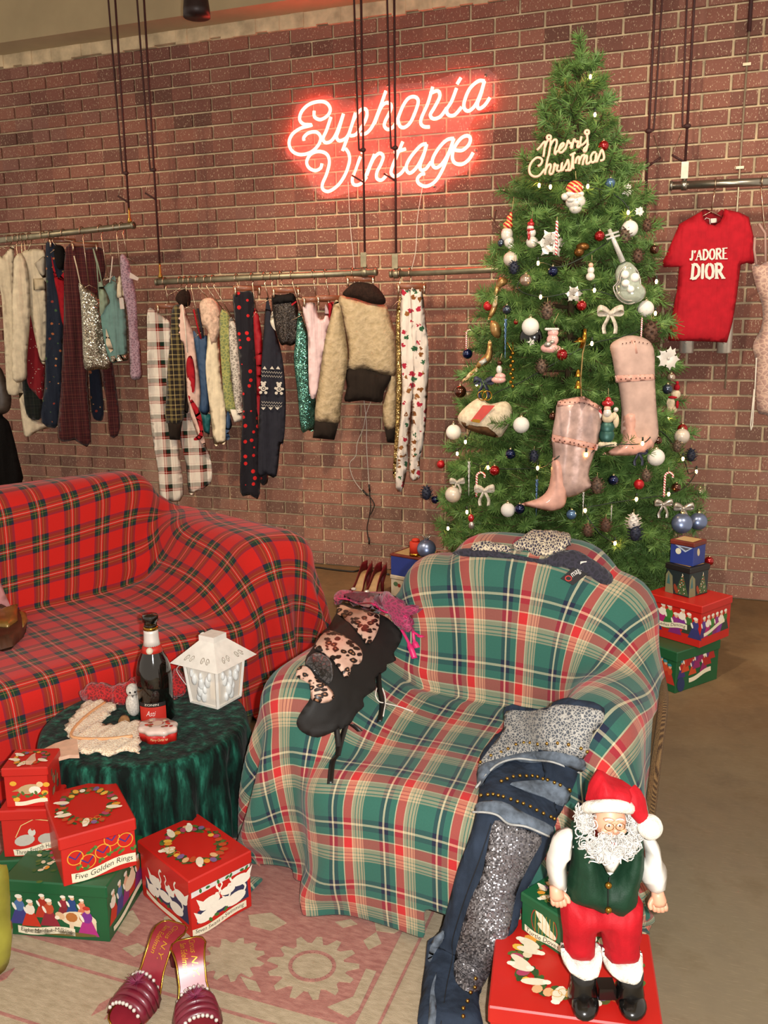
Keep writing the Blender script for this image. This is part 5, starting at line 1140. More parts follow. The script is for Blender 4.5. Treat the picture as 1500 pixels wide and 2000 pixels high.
for a in [
 ('red',1179,285,10,'red bauble at the right end of the pale Merry Christmas lettering'), ('bluep',1192,358,10,'pale blue pearl bauble right of the bearded face ornament'), ('red',1171,461,10,'dark red bauble touching the glass mandolin neck'), ('white',1230,447,16,'white glitter ball at upper right behind the mandolin neck'),
 ('conef',1221,460,13,'frosted pine cone below the upper right white glitter ball'), ('cone',1264,440,11,'brown pine cone at the upper right edge of the tree'), ('snow',1225,371,13,'silver flower ornament at upper right below the blue pearl bauble'), ('snow',1249,413,10,'small silver flower ornament above the upper right glitter ball'),
 ('stick',1087,465,32,'red striped candy stick left of the tree centre'), ('leaf',1077,476,30,'silver glitter leaf spray behind the candy stick'), ('shell',997,506,14,'pearly white bauble below the reindeer ornament at the left edge'), ('conen',1004,523,11,'navy pine cone at the left edge where the rail ends'),
 ('pearl',1027,547,12,'champagne pearl bauble left of the shiny blue bauble'), ('navy',1080,530,10,'shiny blue bauble at centre left below the candy stick'), ('slate',990,605,9,'slate bauble beside the upper golden shoe'), ('redm',953,598,9,'red bauble half hidden behind the upper golden shoe'), ('red',1008,629,5,'tiny red bauble left of a white glitter ball'),
 ('conef',1069,608,14,'frosted pine cone above the pink boot ornament'), ('white',1036,638,17,'white glitter ball above the round black ornament'), ('red',1098,693,11,'red bauble at the tip of the pink boot ornament'), ('icicleb',987,662,38,'silver twisted icicle below the golden shoe heel'), ('cane',911,662,20,'small candy cane hanging off the left branch tips'),
 ('navy',913,691,10,'navy bauble hanging under the small left candy cane'), ('conef',1058,716,12,'frosted pine cone left of the gold bells'), ('bown',945,747,20,'navy ribbon bow above the fur handbag'), ('copper',899,765,12,'copper bauble left of the fur handbag'), ('red',1136,597,10,'red bauble right of centre above the silver bow'), ('leaf',1121,575,18,'silver leaf spray left of the red bauble above the silver bow'),
 ('bow',1192,612,26,'silver ribbon bow under the glass mandolin'), ('white',1261,603,16,'white glitter ball at the right under the glass mandolin'), ('copper',1278,487,9,'copper bauble at the right edge above the rail end'), ('cone',1246,500,12,'brown pine cone right of the glass mandolin'), ('stick',1253,641,20,'red striped candy stick above the right pink boot'),
 ('cone',1271,648,18,'large dark pine cone right of the candy stick above the boot'), ('snow',1305,700,24,'large silver lace snowflake at the right edge above the boots'), ('pearl',1311,737,8,'small champagne bauble above the white bear at the right'), ('slate',1304,760,10,'slate bauble left of the white bear at the right edge'), ('red',1333,838,10,'red bauble in front of the white bird ball at right'),
 ('shell',1332,852,15,'pearly white ball behind a red bauble at the right edge'), ('white',886,844,15,'white glitter ball at the far left below the fur handbag'), ('white',1018,830,16,'white glitter ball right of the fur handbag'), ('copper',1080,813,8,'copper bauble left of the front pink boot top'), ('conef',1087,863,13,'frosted pine cone overlapping the front pink boot'),
 ('navy',997,887,10,'navy bauble at lower left of centre below the handbag'), ('conen',1043,892,11,'navy pine cone left of the front boot ankle'), ('red',966,919,10,'red bauble at lower left below the navy bauble'), ('redm',861,907,8,'dark red bauble at the far left edge low down'), ('conen',833,963,12,'navy pine cone on the lowest left branch tip'), ('navy',850,976,8,'navy bauble beside the lowest left pine cone'),
 ('shell',885,966,16,'pearly white ball with bow at the lower left'), ('bow',893,942,15,'small sheer bow above the lower left pearly ball'), ('icicle',916,935,34,'silver icicle at lower left between ball and candy cane'), ('cane',931,945,26,'candy cane at lower left behind the sheer bow'), ('bow',946,958,20,'sheer white ribbon bow at lower left beside the candy cane'), ('white',992,996,14,'white glitter ball just above the armchair back'),
 ('navy',1015,994,10,'shiny navy bauble at the toe of the front pink boot'), ('icicleb',1048,972,36,'pale blue icicle crossing the front boot toe'), ('bluep',1116,1005,10,'pale blue bauble below the front pink boot heel'), ('navy',1198,938,10,'shiny blue bauble low on the tree right of the front boot'), ('redm',1248,946,10,'red bauble low on the tree right of the blue one'), ('conef',1166,949,14,'frosted pine cone right of the front pink boot heel'),
 ('cone',1183,1026,12,'brown pine cone low down above the armchair back'), ('conef',1262,929,11,'frosted pine cone left of the lower right candy cane'), ('cane',1298,945,26,'candy cane at the lower right of the tree'), ('bows',1296,985,18,'silver tinsel bow below the lower right candy cane'), ('bows',1335,993,20,'silver tinsel bow above the blue glitter balls'), ('blueglit',1332,1022,20,'blue glitter ball above the gift box stack, left one'),
 ('blueglit',1364,1018,17,'blue glitter ball above the gift box stack, right one'), ('pearl',1367,962,10,'champagne bauble at the lower right edge of the tree'), ('conew',1237,1020,14,'white pine cone low on the tree right of centre'), ('conen',1241,1041,14,'navy pine cone directly below the white pine cone'), ('conef',1323,872,10,'pine cone below the pearly ball at the right edge'), ('conen',1350,889,11,'dark pine cone at the right edge below the pearly ball'),
 ('copper',1285,860,8,'copper bauble right of the rear pink boot heel'), ('white',1281,893,17,'white ball wrapped with a dark ribbon under the rear boot'), ('bown',1248,884,17,'navy ribbon tied left of the wrapped white ball'), ('icicle',1139,985,24,'thin striped icicle left of the brown pine cones'), ('icicle',1194,1005,18,'small silver icicle above a brown pine cone'), ('cone',1148,1036,11,'brown pine cone above the lace top on the armchair'), ('copper',1321,952,9,'copper bauble right of the lower right candy cane'),
 ('shell',1024,655,1,'tiny pearl')]:
    if a[4] != 'tiny pearl': orn(*a[:5])
p = tp(1385, 1096, .02); o = dup(PROTO['red'][0], tuple(p), (0, 0, FACE), 'red bauble at the tip of the lowest right branch', scale=9 * pxm(p))
# ---- plane on the tree surface facing the viewer, for flat hung things
def tplane(px, py, out=.03):
    p = tp(px, py, out); return Plane(p, (RC[0][0], RC[0][1], 0), (0, 0, 1)), p
t_first = [None]
def flat_orn(name, label, cat, px, py, pieces, out=.03, thread=None):
    P, p = tplane(px, py, out); t = thing(name, label, cat, tuple(p), FACE); first = []; t_first[0] = first
    for i, (pn, poly, mat, op) in enumerate(pieces):
        mb = MB(); pl = P.uvs(poly)
        if len(pl) > 5 and op.get('sm', True): pl = [tuple(q) for q in spline(pl, 3, True)]
        if op.get('on'): lay(mb, poly if not op.get('sm', True) or len(poly) < 6 else [tuple(q) for q in spline(poly, 3, True)], 4, op.get('t', .003), 4, .002, i, 0, bvh=bvh_of(first)); mb.build(pn, mat, t); continue
        softmesh(mb, P, pl, op.get('h', .014), op.get('t', .012), op.get('e', .018), folds(op['A'], op.get('lam', .05), i) if op.get('A') else None, i, op.get('off', 0.)); first.append(mb); mb.build(pn, mat, t)
    if thread: MB().tube([P.p3(*P.uv(*q), .012) for q in thread], .0012, 4).build('thread', THREAD, t)
    return t, P
ZC = lambda p: [(800 + x / 4.6875, 740 + y / 4.6875) for x, y in p]
ZD = lambda p: [(1080 + x / 4.412, 720 + y / 4.412) for x, y in p]
ZA = lambda p: [(840 + x / 5, 360 + y / 5) for x, y in p]
PINKS = M('pink_suede', 'b89a8e', .8, vary=.12, scale=20, bump=.3); PINKM = M('pink_metallic_leather', 'bfa096', .4, .25, vary=.25, scale=22, coat=.2, bump=.5, bscale=40); PINKL = M('pink_leather', 'cc9a8a', .55, vary=.1, coat=.15)
def studs(t, P, pts, r, mat, w, nm='stud'):
    bv = bvh_of(t_first[0])
    for q in pts: MB().ball(lay_pt(q[0], q[1], .006, bv), r, 6, 4).build(nm, mat, t)
STUD = M('dark_stud', '5a3a30', .3, .8, vary=0); BSTUD = M('brass_stud', 'a8803c', .25, .95, vary=0)
t, P = flat_orn('ankle_boot', 'pink suede pointed ankle boot hanging at right on the tree, the rear one', 'boot', 1240, 770, [('shaft', [(1192,674),(1212,660),(1235,655),(1262,662),(1277,682),(1279,740),(1283,800),(1286,850),(1276,868),(1262,880),(1216,862),(1214,800),(1208,750),(1202,735),(1196,700)], PINKS, dict(t=.035, e=.05, A=.003)), ('foot', [(1217,806),(1240,806),(1243,845),(1262,842),(1276,862),(1262,882),(1234,889),(1175,887),(1205,870),(1215,850)], PINKL, dict(t=.03, e=.03, off=.012)), ('stud_band', [(1201,733),(1277,731),(1279,742),(1203,747)], PINKL, dict(t=.003, on=True)), ('heel', [(1266,848),(1282,850),(1272,905),(1266,905)], PINKL, dict(t=.01, e=.01, off=-.005))], .05)
studs(t, P, [(1205 + i * 9, 740 - i * .3) for i in range(9)], .0028, STUD, .044); studs(t, P, [(1215 + i * 8, 668 + abs(i - 3) * 1.5) for i in range(8)], .0025, STUD, .03)
MB().tube([P.p3(*P.uv(x, y), .03) for x, y in [(1232,664),(1238,690)]], .008, 6).build('pull_tab', PINKL, t)
t, P = flat_orn('ankle_boot', 'shiny pink pointed boot hanging at centre of the tree, the front one', 'boot', 1120, 880, [('shaft', [(1089,786),(1110,778),(1140,776),(1174,797),(1175,830),(1168,868),(1160,890),(1153,912),(1150,930),(1156,950),(1130,966),(1096,970),(1076,930),(1080,890),(1078,850),(1084,815)], PINKM, dict(t=.04, e=.055, A=.004)), ('foot', [(1078,893),(1096,903),(1102,935),(1106,962),(1100,988),(1076,997),(1050,992),(1017,983),(1050,972),(1068,955),(1075,925)], PINKL, dict(t=.032, e=.03, off=.014)), ('stud_band', [(1079,848),(1168,868),(1165,880),(1078,862)], PINKL, dict(t=.003, on=True)), ('top_band', [(1089,784),(1140,774),(1174,795),(1174,804),(1140,786),(1089,795)], PINKL, dict(t=.003, on=True, sm=False))], .07)
studs(t, P, [(1085 + i * 9, 857 + i * 2.1) for i in range(9)], .003, STUD, .047); studs(t, P, [(1095 + i * 9, 788 - 4 * math.sin(i / 8 * pi) + i * .9) for i in range(9)], .0025, STUD, .038)
FURW = cloth('white_cow_fur', 'cfbfa4', .95, .4, .15, 60, 1., 220); COW = cloth('brown_cow_fur', '4a3018', .8, .4, .3, 40, .8, 200)
t, P = flat_orn('fur_handbag', 'cream and brown fur handbag with red leather strap hung on the tree', 'bag', 945, 815, [('body', ZC([(440,350),(520,250),(620,180),(680,190),(740,230),(880,205),(940,280),(930,400),(880,480),(830,537),(720,512),(600,472),(490,442)]), FURW, dict(t=.045, e=.05)), ('underside', ZC([(472,380),(560,402),(640,412),(730,420),(780,480),(800,530),(700,512),(560,470),(490,432)]), COW, dict(t=.03, e=.03, off=.024))], .06)
mb = MB(); mb.prism(P.uvs(ZC([(660,232),(768,235),(628,388),(548,375)])), P, .045, .052); mb.build('strap', M('red_leather', 'b8301c', .5, vary=.1), t, smooth=False); MB().prism(P.uvs(ZC([(566,356),(634,362),(628,392),(556,380)])), P, .052, .055).build('clasp', GOLDM, t, smooth=False)
for cx_, cy_ in ((705, 150), (660, 150)): MB().tube([P.p3(*P.uv(*ZC([(cx_ + 42 * math.cos(q), cy_ + 42 * math.sin(q))])[0]), .02) for q in np.linspace(0, 2 * pi, 18)[:-1]], .0022, 5, closed=True).build('ring', GOLDM, t)
# golden pointed shoes hung at the left edge
GS = M('gold_leather', 'a8824e', .35, .5, vary=.25, scale=14, coat=.3)
flat_orn('gold_shoe', 'golden pointed slingback shoe hanging at the left edge, the upper one', 'shoe', 968, 600, [('upper', ZA([(668,925),(715,905),(760,935),(735,985),(690,1010),(665,1080),(662,1160),(640,1250),(580,1320),(565,1310),(590,1220),(612,1120),(632,1020)]), GS, dict(t=.016, e=.02)), ('sole_panel', ZA([(625,1080),(655,1090),(652,1170),(620,1220),(605,1190)]), M('cream_leather', 'c8b08c', .5), dict(t=.006, e=.01, off=.012)), ('heel', ZA([(600,1330),(690,1360),(698,1450),(675,1505),(620,1480),(590,1420)]), GS, dict(t=.016, e=.018, off=-.01))], .02)
flat_orn('gold_shoe', 'golden pointed slingback shoe hanging at the left edge, the lower one', 'shoe', 935, 705, [('upper', ZA([(570,1530),(600,1540),(610,1640),(595,1720),(540,1770),(480,1800),(400,1880),(325,1925),(318,1910),(380,1840),(440,1790),(470,1730),(545,1650)]), GS, dict(t=.016, e=.02)), ('toe_cap', ZA([(318,1920),(380,1840),(455,1790),(475,1810),(400,1880)]), M('cream_leather', ''), dict(t=.012, e=.016, off=.006)), ('buckle', ZA([(470,1730),(540,1690),(560,1730),(500,1775)]), GLASS, dict(t=.006, e=.01, off=.014))], .02)
# bearded face, snowman, reindeer, boot, dolls
def nodes(mb, P, items):
    for x, y, r, w in items:
        c = P.at(x, y, w); s = pxm(c); rr = r if hasattr(r, '__len__') else (r, r, r); mb.ball(c, (rr[0] * s, rr[1] * s, rr[2] * s), 12, 8)
    return mb
def fig(name, label, px, py, groups, out=.03, cat='ornament', thread=None):
    P, p = tplane(px, py, out); t = thing(name, label, cat, tuple(p), FACE)
    for nm, items, mat in groups: nodes(MB(), P, items).build(nm, mat, t)
    if thread: MB().tube([P.p3(*P.uv(*q), .01) for q in thread], .0012, 4).build('thread', THREAD, t)
    return t, P
SKIN = M('painted_skin', 'd8a890', .4, vary=.05, coat=.4); WGL = M('white_glazed', 'd6d0c6', .25, .15, vary=.08, coat=.6); RGL = M('red_glazed', 'a81a20', .22, .2, vary=0, coat=.7); GSTR = stripe_mat('red_gold_stripe', 'b01c24', 'd8b068', 60., .2)
fig('bearded_face_ornament', 'blown glass bearded face with striped cap below the pale lettering', 1124, 388, [('cap', [(1122,368,(17,13,15),.008)], GSTR), ('brim', [(1110 + i * 5, 379, (6,6,5), .016) for i in range(6)] + [(1103,384,(7,6,7),.012)], WGL), ('face', [(1124,384,(13,10,8),.012)], SKIN), ('beard', [(1124,394,(20,13,15),.006), (1124,406,(13,10,11),.006), (1116,391,(9,7,5),.018), (1132,391,(9,7,5),.018)], WGL), ('nose', [(1124,386,(3,3,3),.026)], SKIN)], .04, thread=[(1124,352),(1123,335)])
fig('snowman_ornament', 'small glass snowman with red scarf and cap at upper left', 1038, 460, [('body', [(1039,473,(12,10,11),.005), (1038,455,(9,8,9),.008)], WGL), ('head', [(1036,445,(7,6,6),.010)], WGL), ('cap', [(1037,438,(7,6,6),.010), (1038,431,(3,3,4),.010)], RGL), ('scarf', [(1036,449,(8,7,3),.012), (1033,460,(3,3,9),.020)], RGL)], .03, thread=[(1038,428),(1040,412)])
t, P = fig('reindeer_ornament', 'silver glass reindeer head with red and dark cap at the left edge', 992, 452, [('head', [(990,458,(12,10,14),.006), (994,472,(10,9,12),.008), (999,482,(8,7,6),.010)], WGL), ('cap', [(992,440,(10,9,8),.010), (995,428,(6,6,8),.010), (998,419,(3,3,5),.010)], GSTR), ('ear', [(978,474,(6,4,8),.0)], STEELB)], .03, thread=[(999,415),(1003,385)])
for pts in ([(979,448),(970,442),(966,430),(969,410)], [(967,434),(960,424),(954,418)]): MB().tube(spline([P.p3(*P.uv(*q), .0) for q in pts], 4), .003, 6).build('antler', COPP, t)
fig('pink_boot_ornament', 'pink glazed boot shaped ornament at left of centre', 1076, 665, [('boot', [(1073,680,(18,10,10),.006), (1079,664,(12,9,12),.006), (1080,650,(11,8,9),.006), (1086,682,(10,9,8),.006)], M('pink_glaze', 'd8a49c', .25, vary=.05, coat=.6)), ('cuff', [(1078 + i * 3.5, 643, (4,4,3), .014) for i in range(-3, 4)], WGL), ('beaded_panel', [(1070,673,(8,6,6),.018), (1078,668,(6,5,4),.02)], SILVER)], .04, thread=[(1080,632),(1090,612)])
t, P = fig('round_disc_ornament', 'round black glass disc with white star behind the glitter ball', 1037, 659, [('disc', [(1037,659,(23,9,23),-.01)], glossy('black_glass', '08080e', .1, .3))], .02)
mb = MB(); mb.prism(P.uvs([(1037 + (10 if i % 2 else 4) * math.cos(i * pi / 5), 668 + (10 if i % 2 else 4) * math.sin(i * pi / 5)) for i in range(10)]), P, .008, .010); mb.build('star', WGL, t, smooth=False)
fig('doll_ornament', 'pink and silver glass doll ornament left of the gold chain', 978, 730, [('skirt', [(974,742,(15,9,7),.004), (977,735,(11,8,7),.006)], M('pink_glaze', '')), ('bodice', [(975,722,(6,5,9),.008)], WGL), ('head', [(976,709,(5,5,5),.010)], COPP)], .03, thread=[(977,702),(980,690)])
t, P = fig('bearded_man_ornament', 'tall bearded man ornament in green robe with striped sacks beside the boot', 1187, 820, [('robe', [(1185,850,(15,9,16),.004), (1186,835,(14,9,14),.006)], sequin('green_glitter', '0c2e2a', '2a5a50', 900, .4, .4)), ('torso', [(1187,815,(12,8,12),.010)], M('cream_felt', 'cbb89a', .8)), ('beard', [(1186,806,(8,6,9),.020)], WGL), ('face', [(1186,798,(7,6,6),.018)], SKIN), ('hat', [(1187,788,(12,8,7),.014), (1188,781,(6,6,6),.014)], RGL), ('pompom', [(1203,800,(5,5,5),.016)], WGL), ('hem', [(1173 + i * 5.5, 868, (5,5,5), .010) for i in range(6)], FURW), ('striped_sack', [(1168,808,(8,6,12),.012)], CANE), ('arm', [(1203,822,(6,6,14),.010), (1200,812,(5,5,8),.014)], M('cream_felt', ''))], .10, thread=[(1187,776),(1187,758)])
t, P = fig('bear_ornament', 'white plush bear with red cap and scarf at the right edge', 1315, 782, [('body', [(1310,788,(8,6,13),.0), (1307,802,(6,5,9),.004), (1317,800,(5,5,7),-.004)], FURW), ('head', [(1320,770,(9,7,9),.004)], FURW), ('cap', [(1322,757,(6,6,7),.004), (1323,748,(3,3,4),.004)], REDC), ('scarf', [(1314,776,(9,7,3),.006), (1323,790,(3,3,8),.004)], REDC), ('foot', [(1304,809,(6,5,4),.004)], REDC)], .02)
fig('candle_figure_ornament', 'small white and pink figurine above the silver leaf spray', 1154, 532, [('body', [(1153,540,(9,7,8),.004), (1154,528,(7,6,8),.004)], WGL), ('head', [(1154,518,(5,5,5),.006)], SKIN)], .03, thread=[(1155,510),(1155,498)])
fig('gold_elephant_ornament', 'small golden brown figurine at upper centre of the tree', 1135, 487, [('body', [(1138,482,(13,9,8),.004), (1131,492,(10,8,9),.006)], M('antique_gold', '6a4418', .35, .6, vary=.3, scale=60))], .02)
t, P = fig('nutcracker_ornament', 'tiny red and silver soldier ornament above the armchair back left', 921, 1015, [('body', [(920,1012,(6,5,8),.006)], RGL), ('legs', [(921,1026,(6,5,8),.006)], SILVER)], .02, thread=[(920,1003),(918,992)])
# glass mandolin
t, P = fig('mandolin_ornament', 'large clear glass mandolin ornament filled with white pompoms', 1228, 560, [('body', [(1231,572,(30,12,22),.0), (1222,536,(21,10,24),.0), (1226,555,(24,11,28),.0)], M('mandolin_glass', 'a8b0a0', .1, .3, vary=.2, scale=40, coat=.9)), ('pompom', [(1221,536,(8,7,8),.022)], WHITEB), ('pompom', [(1240,542,(9,8,9),.022)], WHITEB), ('pompom', [(1222,553,(8,7,7),.022)], WHITEB), ('pompom', [(1232,565,(7,7,7),.024)], WHITEB)], .05)
MB().tube([P.p3(*P.uv(1216,512), .006), P.p3(*P.uv(1189,448), .006)], [.012, .008], 6).build('neck', GLASS, t)
for a, b in (((1181,461),(1207,453)), ((1183,468),(1209,460))): MB().tube([P.p3(*P.uv(*a), .010), P.p3(*P.uv(*b), .010)], .0045, 6).build('tuning_peg', GLASS, t)
for k in range(2): MB().tube([P.p3(*P.uv(1227 + (31 - k * 5) * math.cos(q) * (1 if math.sin(q) > 0 else .72), 556 + (38 - k * 6) * math.sin(q)), .012 + .004 * k) for q in np.linspace(0, 2 * pi, 28)[:-1]], .003, 5, closed=True).build('rim', SILVER, t)
# gold bells on a cord
P, p = tplane(1133, 720, .09); t = thing('bell_rope', 'gold trumpet and bells on a twisted cord above the front pink boot', 'bell ornament', tuple(p), FACE)
MB().tube([P.p3(*P.uv(x, y), .01) for x, y in [(1142,668),(1137,690),(1133,740),(1135,790),(1133,800)]], .0028, 6).build('cord', M('gold_cord', '8a7240', .6, vary=.2, scale=80), t)
for x, y, r, nm in ((1133,802,10,'bell'), (1127,750,8,'bell'), (1127,728,7,'bell')):
    c = P.p3(*P.uv(x, y), .018); s = r * pxm(c); MB().lathe([(1.0 * s, -1 * s), (.85 * s, -.8 * s), (.6 * s, -.2 * s), (.5 * s, .5 * s), (.3 * s, .9 * s), (.001, 1.0 * s)], c, 14).build(nm, GOLDM, t)
c = P.p3(*P.uv(1138, 665), .014); s = pxm(c); MB().tube([P.p3(*P.uv(x, y), .014) for x, y in [(1141,642),(1140,660),(1133,680)]], [3 * s, 4.5 * s, 3 * s], 8).build('horn', GOLDM, t); MB().lathe([(13 * s, 0), (6 * s, 4 * s), (3 * s, 9 * s)], P.p3(*P.uv(1131, 668), .014), 14).build('horn_bell', GOLDM, t)
# gold chain at left
P, p = tplane(998, 720, .03); t = thing('bead_chain_ornament', 'gold beaded drop ornament left of the gold bells', 'ornament', tuple(p), FACE)
for i in range(9): c = P.p3(*P.uv(1001 - (i % 2) * 4, 690 + i * 8), .012); MB().ball(c, 3.6 * pxm(c), 8, 6).build('bead', GOLDM, t)
MB().tube([P.p3(*P.uv(990,668), .008), P.p3(*P.uv(1001,690), .012), P.p3(*P.uv(1001,668), .008)], .002, 5).build('chain', GOLDM, t)
# pale lettering sign
ZM = lambda pts: [(1010 + x / 7.5, 240 + y / 7.5) for x, y in pts]
ms = [[(290,400),(330,360),(385,290),(410,285),(400,380),(385,500)], [(400,380),(440,270),(480,250),(490,300),(470,430),(460,490)], [(480,350),(530,260),(570,250),(580,300),(555,390),(550,450),(575,460)],
 [(550,450),(610,400),(680,330),(675,300),(640,320),(610,390),(620,430),(660,430),(700,380)], [(700,400),(735,300),(745,260),(770,300),(800,300),(785,350),(800,380)], [(800,380),(820,280),(835,240),(860,280),(895,275),(880,340),(890,370)], [(890,370),(925,330)],
 [(940,200),(925,290),(940,330),(990,290),(1020,250)], [(1020,170),(1030,300),(1010,400),(985,425),(975,390),(1010,350),(1045,310)], [(1022 + 30 * math.cos(q), 140 + 30 * math.sin(q)) for q in np.linspace(0, 6.28, 9)], [(465 + 30 * math.cos(q), 215 + 30 * math.sin(q)) for q in np.linspace(0, 6.28, 9)],
 [(300,635),(340,615),(365,560),(340,520),(280,515),(210,580),(175,670),(190,750),(250,790),(320,775),(370,720),(400,680)], [(455,490),(430,600),(405,760)], [(405,720),(440,640),(480,610),(490,650),(470,720),(485,755),(520,740)], [(520,740),(540,650),(545,600),(570,640),(595,620),(580,680),(590,715)],
 [(590,715),(640,690),(655,580),(640,680),(660,705)], [(660,705),(720,590),(740,545),(755,620),(740,690),(700,700)], [(740,700),(790,670),(815,450),(815,650),(830,660)], [(770,480),(850,440)], [(850,600),(865,530),(900,500),(905,560),(900,610)], [(905,570),(945,490),(985,480),(965,560),(955,625)], [(965,560),(1000,490),(1020,500),(1010,590),(1030,610)],
 [(1030,610),(1070,570)], [(1150,440),(1110,440),(1075,500),(1080,570),(1115,580),(1150,520),(1155,445)], [(1152,470),(1142,550),(1160,580)], [(1160,580),(1200,480),(1235,400),(1265,480),(1260,540),(1210,560)]]
P, p = tplane(1105, 300, .12); t = thing('wooden_lettering', 'pale wooden Merry Christmas script sign near the top of the tree', 'sign', tuple(p), FACE)
mb = MB(); PALE = M('pale_wood', 'e0b8a0', .55, vary=.05)
for k, s in enumerate(ms):
    mb.tube(spline([P.p3(*P.uv(*q), .0002 * k) for q in ZM(s)], 4), .0052, 6)
mb.build('script', PALE, t)
# fairy lights
P0 = [(1053,362),(1100,352),(1148,364),(1200,380),(1227,415),(1190,470),(1100,520),(1051,514),(1010,560),(1056,580),(1120,570),(1161,567),(1230,590),(1256,600),(1280,612),(1240,650),(1156,671),(1100,700),(1020,745),(953,780),(909,863),(893,886),(953,913),(1050,914)]
P1 = [(1050,914),(1080,900),(1110,880),(1145,888),(1168,876),(1200,868),(1255,866),(1290,842),(1334,896),(1345,925),(1360,921),(1340,950),(1306,965),(1243,975),(1180,985),(1143,997),(1170,1040),(1201,1061)]
fl = thing('fairy_lights', 'string of warm white fairy lights wound round the tree', 'string lights', (TX, TY - .5, .6))
GW = M('green_wire', '1a2a1c', .5, vary=0); BULB = M('warm_bulb', 'ffd9a0', .3, vary=0, emit='ffc070', estr=26.)
def outof(x, y): return .10 if (1075 < x < 1180 and 780 < y < 960) or (1190 < x < 1290 and 660 < y < 880) else .025
wires = spline([tp(x, y, outof(x, y)) for x, y in P0 + P1[1:]], 5); MB().tube(wires, .0024, 5).build('cable', GW, fl)
for x, y in [(1153,150),(1162,224),(1148,364),(1053,362),(1227,415),(1051,514),(1056,580),(1161,567),(1282,550),(1256,600),(1280,612),(1156,671),(931,750),(909,863),(893,886),(953,913),(1050,914),(912,1000),(875,1032),(1145,888),(1255,866),(1334,896),(1360,921),(1306,965),(1243,975),(1143,997),(1201,1061),(1075,365),(1305,818)]:
    c = tp(x, y, outof(x, y) + .012); b = MB().ball(c, (.0055, .0055, .009), 8, 6).build('bulb', BULB, fl); MB().tube([c + (0, 0, .008), c + (0, 0, .024)], .004, 6).build('socket', GW, b)
# ================================================================== gift boxes
def hz(P, py):
    """height above P's foot that shows at image row py"""
    lo, hi = -.1, 1.6
    for _ in range(40):
        m = (lo + hi) / 2
        if proj((P[0], P[1], m))[1] > py: lo = m
        else: hi = m
    return lo
class Box:
    def __init__(s, name, label, fl, fr, bl, z0, h, col, lidcol, lidh=.03, lip=.004, lift=0.):
        fl, fr, bl = [np.array(q[:2], float) for q in (fl, fr, bl)]
        s.u = fr - fl; s.w = np.linalg.norm(s.u); s.u /= s.w; s.dv = np.array([-s.u[1], s.u[0]]); s.d = abs((bl - fl) @ s.dv); s.fl = fl; s.z0 = z0; s.h = h; s.lidh = lidh; s.lip = lip
        c = fl + s.u * s.w / 2 + s.dv * s.d / 2; s.rz = math.atan2(s.u[1], s.u[0]); s.c = c
        s.t = thing(name, label, 'gift box', (c[0], c[1], z0), s.rz)
        s.body = MB().box((c[0], c[1], z0 + (h - .006) / 2), (s.w, s.d, h - .006), s.rz, bev=.0015).build('body', col, s.t, smooth=False)
        s.lid = MB().box((c[0], c[1], z0 + h + lift - lidh / 2), (s.w + 2 * lip, s.d + 2 * lip, lidh), s.rz, bev=.003).build('lid', lidcol, s.t, smooth=False)
        U3 = (s.u[0], s.u[1], 0); D3 = (s.dv[0], s.dv[1], 0)
        s.front = Plane((fl[0], fl[1], z0), U3, (0, 0, 1)); f2 = fl + s.u * s.w
        s.right = Plane((f2[0], f2[1], z0), D3, (0, 0, 1)); s.top = Plane((fl[0], fl[1], z0 + h + lift), U3, D3)
        s.left = Plane((fl[0] + s.dv[0] * s.d, fl[1] + s.dv[1] * s.d, z0), (-s.dv[0], -s.dv[1], 0), (0, 0, 1))
INK = attrmat('painted_paper', .6, .1)
def wreath(pr, c, a, b, seed, n=30, sc=1.):
    r = random.Random(seed); sc = sc * 1.35
    for i in range(n * 4):
        q = 2 * pi * r.random(); k = r.uniform(.80, 1.16); pr.ell((c[0] + a * k * math.cos(q), c[1] + b * k * math.sin(q)), .006 * sc, .0035 * sc, r.choice(['3a5a24', '4f6a2a', '2c4a20', '5a5a28']), q + r.uniform(0, 2), 7)
    for i in range(n):
        q = 2 * pi * (i + r.uniform(-.3, .3)) / n; k = r.uniform(.86, 1.1); x, y = c[0] + a * k * math.cos(q), c[1] + b * k * math.sin(q)
        col = r.choice(['d8902c', 'd9c9a8', 'a83a5a', 'e0b040', 'e8dcc8', 'b84820', '7a5a8a', 'd8a878']); pr.ell((x, y), .0075 * sc * r.uniform(.6, 1.2), .0055 * sc, col, q, 9)
    for q, flip in ((2.6, 1), (3.4, -1), (-.5, 1), (4.4, 1)):
        x, y = c[0] + a * math.cos(q), c[1] + b * math.sin(q); pr.ell((x, y), .014 * sc, .0065 * sc, 'e2d6bc', q * flip, 12); pr.ell((x + .012 * sc * math.cos(q * flip), y + .012 * sc * math.sin(q * flip)), .005 * sc, .0035 * sc, 'efe6d2', 0, 8)
    for i in range(4): pr.ring((c[0] - a * .35 + i * .008 * sc, c[1] - b * .93 + (i % 2) * .006), .006 * sc, .005 * sc, .0012, 'c9942c', 10)
